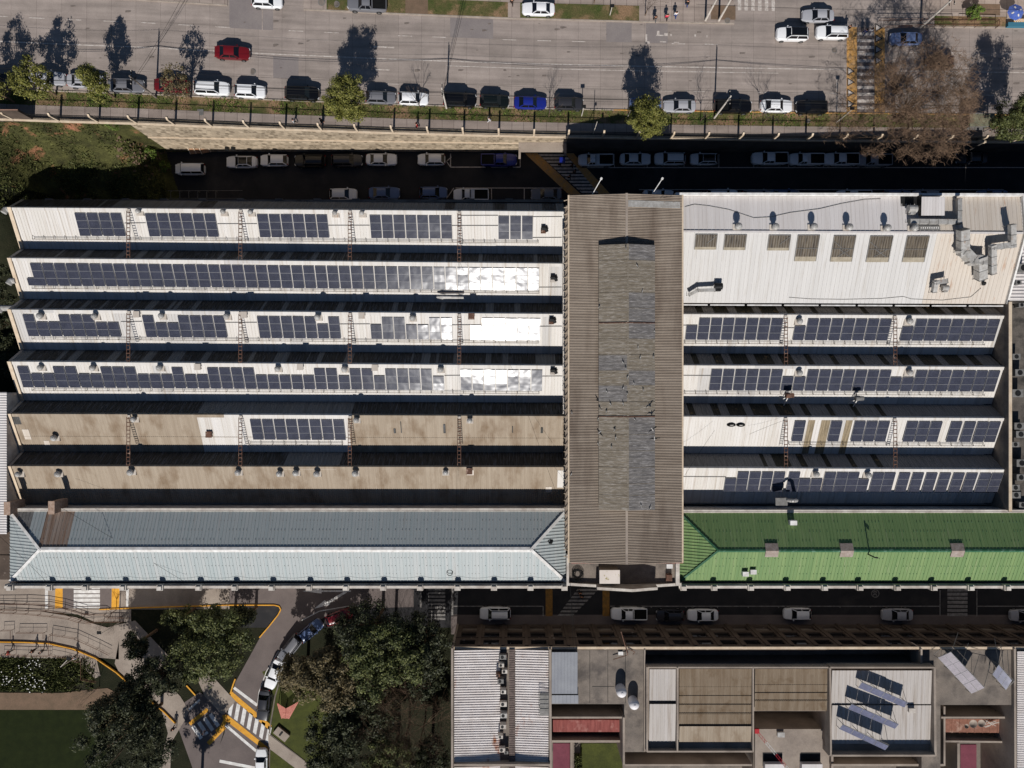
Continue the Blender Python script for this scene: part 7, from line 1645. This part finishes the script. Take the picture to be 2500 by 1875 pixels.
# ------------------------------------------------------------ gulls
def gull_proto(fly):
    root = bpy.data.objects.new('gull', None); COL.objects.link(root); m = MB()
    prof = [(-.26, .02), (-.2, .05), (-.08, .085), (.06, .09), (.14, .065), (.18, .05), (.23, .05), (.27, .03), (.33, .006)]; vs = []; n = 8
    for y, r in prof:
        cz = .2 + (.07 if y > .17 else 0) + (.02 if y > .12 else 0)
        for i in range(n): t_ = 6.2832 * i / n; vs.append((r * math.cos(t_), y, cz + r * .9 * math.sin(t_)))
    m.add(vs, [(j * n + i, (j + 1) * n + i, (j + 1) * n + (i + 1) % n, j * n + (i + 1) % n) for j in range(len(prof) - 1) for i in range(n)]); m.build('body', M['galv'], root, True, True)
    m = MB(); s = 1.9 if fly else .35
    for sg in (-1, 1):
        if fly: m.add([(sg * .06, .1, .25), (sg * .35, .14, .36), (sg * .72, -.05, .3), (sg * .36, -.02, .35), (sg * .06, -.1, .24)], [(0, 1, 3, 4), (1, 2, 3)])
        else: m.add([(sg * .07, .1, .25), (sg * .1, .0, .22), (sg * .07, -.34, .22), (sg * .02, -.1, .29)], [(0, 1, 2, 3)])
    m.build('wings', M['dark'], root, False, True)
    if not fly:
        m = MB()
        for sg in (-.03, .03): m.tube((sg, .02, 0), (sg, .02, .13), .01, .01, 4)
        m.build('legs', M['painty'], root, False, True)
    return root
gp, gf = gull_proto(False), gull_proto(True)
gl = [(x / 3.318 + 1350, y / 3.318 + 470) for x, y in ((590, 452), (682, 597), (722, 806), (373, 926), (823, 1130), (688, 1256), (812, 1330), (705, 1342), (568, 1382), (588, 1424), (603, 1500), (655, 1552), (730, 1598), (567, 1592), (435, 1618), (600, 1630))] + [(x / 3.318 + 1350, y / 3.318 + 950) for x, y in ((465, 124), (567, 122), (432, 180), (365, 243), (663, 248), (498, 328), (507, 398), (365, 446), (473, 465), (713, 946), (785, 966), (152, 190), (146, 692))] + [(470, 1333)]
for i, (px, py) in enumerate(gl):
    o = gp if i == 0 else copy_tree(gp)
    if px < 600: p = W(px, py, 12.2)
    else:
        p = W(px, py, 18.3); zz = LR - (LR - LE) * abs(p.x - HXM) / 3.5 + .05 if LX0 < p.x < LX1 and LY0 < p.y < LY1 else hz(p.x) + .06; p = W(px, py, zz)
    o.location = p; s_ = U(.7, .9); o.scale = (s_, s_, s_); o.rotation_euler.z = U(-.7, .7) + (3.14 if i % 3 == 0 else 0)
    tag(o, 'pale gull with dark wings standing on the lantern or slope of the brown roof' if px > 600 else 'gull standing alone on the ridge of the grey roof', 'gull', 'gulls standing on the brown roof' if px > 600 else None)
for i, (px, py) in enumerate(((1597, 1070), (1592, 1048), (1464, 1054))):
    o = gf if i == 0 else copy_tree(gf); o.location = W(px, py, 20.5); o.scale = (1.0,) * 3; o.rotation_euler.z = (.1, .6, 2.2)[i]
    tag(o, ('lowest gull flying with spread wings over the right side of the lantern', 'gull flying just above another at the right side of the lantern', 'gull flying low over the left side of the lantern')[i], 'gull', 'gulls flying over the lantern')
# ------------------------------------------------------------ people
def skinned(name, joints, edges, radii, mt, root, sub=1):
    me = bpy.data.meshes.new(name); me.from_pydata(joints, edges, []); o = bpy.data.objects.new(name, me); COL.objects.link(o)
    sk = o.modifiers.new('s', 'SKIN'); 
    for i, r in enumerate(radii): me.skin_vertices[0].data[i].radius = (r, r) if not isinstance(r, tuple) else r
    me.skin_vertices[0].data[0].use_root = True
    ss = o.modifiers.new('u', 'SUBSURF'); ss.levels = sub; ss.render_levels = sub
    dg = bpy.context.evaluated_depsgraph_get(); dg.update(); me2 = bpy.data.meshes.new_from_object(o.evaluated_get(dg)); bpy.data.objects.remove(o); me2.materials.clear(); me2.materials.append(mt)
    me2.polygons.foreach_set('use_smooth', [True] * len(me2.polygons)); q = bpy.data.objects.new(name, me2); COL.objects.link(q); q.parent = root; return q
def person_proto(shirt, trous, stride=.3, bag=False):
    root = bpy.data.objects.new('person', None); COL.objects.link(root); s = stride
    J = [(0, 0, .95), (0, 0, 1.15), (0, .01, 1.38), (0, .01, 1.5), (0, .03, 1.6), (0, .03, 1.72),
         (-.1, 0, .9), (-.1, s * .5 + .05, .5), (-.1, s * .55, .08), (-.1, s * .55 + .16, .04), (.1, 0, .9), (.1, -s * .3 + .05, .5), (.1, -s * .9, .1), (.1, -s * .9 + .15, .05),
         (-.2, 0, 1.4), (-.26, -s * .3, 1.12), (-.27, -s * .2 + .08, .88), (-.27, -s * .2 + .12, .78), (.2, 0, 1.4), (.26, s * .3, 1.12), (.27, s * .4 + .12, .9), (.27, s * .4 + .18, .81)]
    E = [(0, 1), (1, 2), (2, 3), (3, 4), (4, 5), (0, 6), (6, 7), (7, 8), (8, 9), (0, 10), (10, 11), (11, 12), (12, 13), (2, 14), (14, 15), (15, 16), (16, 17), (2, 18), (18, 19), (19, 20), (20, 21)]
    Rr = [.13, .12, .12, .06, .095, .08, .085, .06, .045, .035, .085, .06, .045, .035, .055, .042, .032, .035, .055, .042, .032, .035]
    skinned('body', J, E, Rr, M['skin'], root)
    skinned('shirt', [J[0], J[1], J[2], J[14], J[15], J[16], J[18], J[19], J[20]], [(0, 1), (1, 2), (2, 3), (3, 4), (4, 5), (2, 6), (6, 7), (7, 8)], [.155, .145, .145, .075, .06, .05, .075, .06, .05], shirt, root)
    skinned('trousers', [J[0], J[6], J[7], J[8], J[10], J[11], J[12]], [(0, 1), (1, 2), (2, 3), (0, 4), (4, 5), (5, 6)], [.145, .105, .08, .06, .105, .08, .06], trous, root)
    m = MB(); m.lathe((0, .0, 1.62), [(.108, 0), (.115, .06), (.1, .12), (.05, .165)], 10); m.build('hair', M['hair'], root, True, True)
    if bag: m = MB(); m.box(-.17, .17, -.3, -.13, 1.0, 1.42); m.build('backpack', M['dark'], root, False, True)
    return root
CL = {n: mat('cloth_' + n, c, None, fine=.05) for n, c in dict(black=G(22), white=G(215), pink=col(220, 60, 90), red=col(170, 40, 46), blue=col(50, 70, 120), grey=G(90), jeans=col(48, 60, 88)).items()}
PP = {}
def person(px, py, sh, tr, label, z=None, upper=True, rz=0, bag=False, group='people walking'):
    k = (sh, tr, bag)
    if k in PP: o = copy_tree(PP[k])
    else: o = PP[k] = person_proto(CL[sh], CL[tr], .32, bag)
    p = UP(px, py, .95) if upper else W(px, py, (z or 0) + .9); o.location = (p.x, p.y, zu(p.x) + .12 if upper else (z or 0) + .06); o.rotation_euler.z = rz; tag(o, label, 'person', group)
GPp = 'people walking on the pavement above the stone wall'
person(718, 296, 'white', 'black', 'person in white top and dark trousers on the pavement above the wall, leftmost', rz=1.5, group=GPp); person(784, 295, 'black', 'black', 'person all in black beside a fence post shadow, left of the round tree', rz=-1.4, group=GPp); person(1018, 306, 'red', 'black', 'person in a red top with dark trousers next to the fence', rz=1.6, group=GPp)
person(1194, 292, 'white', 'white', 'person dressed in white at the verge edge below the green hatchback', rz=-1.5, group=GPp)
GPf = 'people on the far pavement'
person(1600, 46, 'black', 'grey', 'dark-dressed person on the far pavement left of the one in pink', rz=.2, group=GPf); person(1628, 42, 'pink', 'black', 'person in bright pink top on the far pavement', rz=.1, group=GPf); person(1650, 36, 'white', 'blue', 'person in white and blue on the far pavement right of the one in pink', rz=0, group=GPf); person(1678, 8, 'black', 'blue', 'dark-dressed person close to the top edge beside the poles', rz=0, bag=True, group=GPf); person(1250, 5, 'black', 'black', 'person in black at the top edge near the white sedan on grass', rz=0, group=GPf)
GPc = 'people at the upper crossing'
person(2072, 68, 'black', 'black', 'person in black at the corner of the yellow crossing band', group=GPc); person(2112, 78, 'blue', 'jeans', 'person in blue stepping onto the upper crossing', group=GPc); person(2125, 76, 'white', 'jeans', 'person in white stepping onto the upper crossing', group=GPc)
person(2440, 320, 'white', 'black', 'person in white waiting beside the bus shelter', rz=1, group='people at the bus shelter'); person(2428, 312, 'grey', 'black', 'person in grey waiting under the bus shelter edge', rz=2, group='people at the bus shelter')
GPd = 'people on the diagonal crossing'
for px, py, lb_ in ((1367, 401, 'person in dark clothes on the diagonal crossing, leftmost upper one'), (1396, 405, 'person in dark clothes on the diagonal crossing, rightmost'), (1403, 419, 'person in dark clothes on the diagonal crossing, second from the bottom'), (1390, 432, 'person in dark clothes on the diagonal crossing, lowest')): person(px, py, 'black', 'black', lb_, upper=False, rz=.6, group=GPd)
GPr = 'people in the park'
for px, py, s_, t_, lb_ in ((22, 1592, 'red', 'black', 'person in red on the terrace above the flower bed'), (82, 1588, 'black', 'black', 'person in black, middle of three on the park terrace'), (103, 1590, 'grey', 'black', 'person in grey, right of three on the park terrace'), (182, 1604, 'white', 'black', 'person in white at the foot of the slender park lamp'), (424, 1778, 'black', 'jeans', 'person standing in sun beside the small shaded zebra'), (498, 1788, 'white', 'grey', 'person in white on the small shaded zebra')): person(px, py, s_, t_, lb_, upper=False, rz=U(-2, 2), group=GPr)
GPs = 'people on the shaded south street'
for px, py, lb_ in ((1416, 1447, 'dark figure on the slanted zebra of the south street, upper one'), (1420, 1456, 'dark figure on the slanted zebra of the south street, lower one')): person(px, py, 'black', 'black', lb_, upper=False, group=GPs)
# ------------------------------------------------------------ light and camera
w = bpy.data.worlds.new('World'); SC.world = w; w.use_nodes = True; nt = w.node_tree
sky = nt.nodes.new('ShaderNodeTexSky'); sky.sky_type = 'NISHITA'; sky.sun_disc = False
SUNV = Vector((-.03, -.766, .643)).normalized()
el = math.asin(SUNV.z); sky.sun_elevation = el; sky.sun_rotation = math.atan2(SUNV.x, SUNV.y); sky.altitude = 200; sky.air_density = 1.0; sky.dust_density = .2; sky.ozone_density = 4
bg = nt.nodes['Background']; nt.links.new(sky.outputs[0], bg.inputs['Color']); bg.inputs['Strength'].default_value = SKYS
l = bpy.data.lights.new('sun', 'SUN'); l.energy = 5.0; l.angle = math.radians(.5); l.color = (1, .965, .925); lo = bpy.data.objects.new('sun', l); COL.objects.link(lo); lo.rotation_euler = SUNV.to_track_quat('Z', 'Y').to_euler(); lo.location = (0, -60, 90)
cam = bpy.data.cameras.new('camera'); cam.sensor_width = 36; cam.lens = FPX / 2500 * 36; cam.clip_start = .5; cam.clip_end = 4000; co = bpy.data.objects.new('camera', cam); COL.objects.link(co); co.location = (0, 0, CAMH); co.rotation_euler = (0, 0, 0); SC.camera = co
SC.view_settings.view_transform = 'Standard'; SC.view_settings.look = 'None'; SC.view_settings.exposure = EXPO; SC.view_settings.gamma = 1; SC.view_settings.use_curve_mapping = False
SC.cycles.max_bounces = 5; SC.cycles.diffuse_bounces = 2; SC.cycles.glossy_bounces = 2; SC.cycles.sample_clamp_indirect = 4
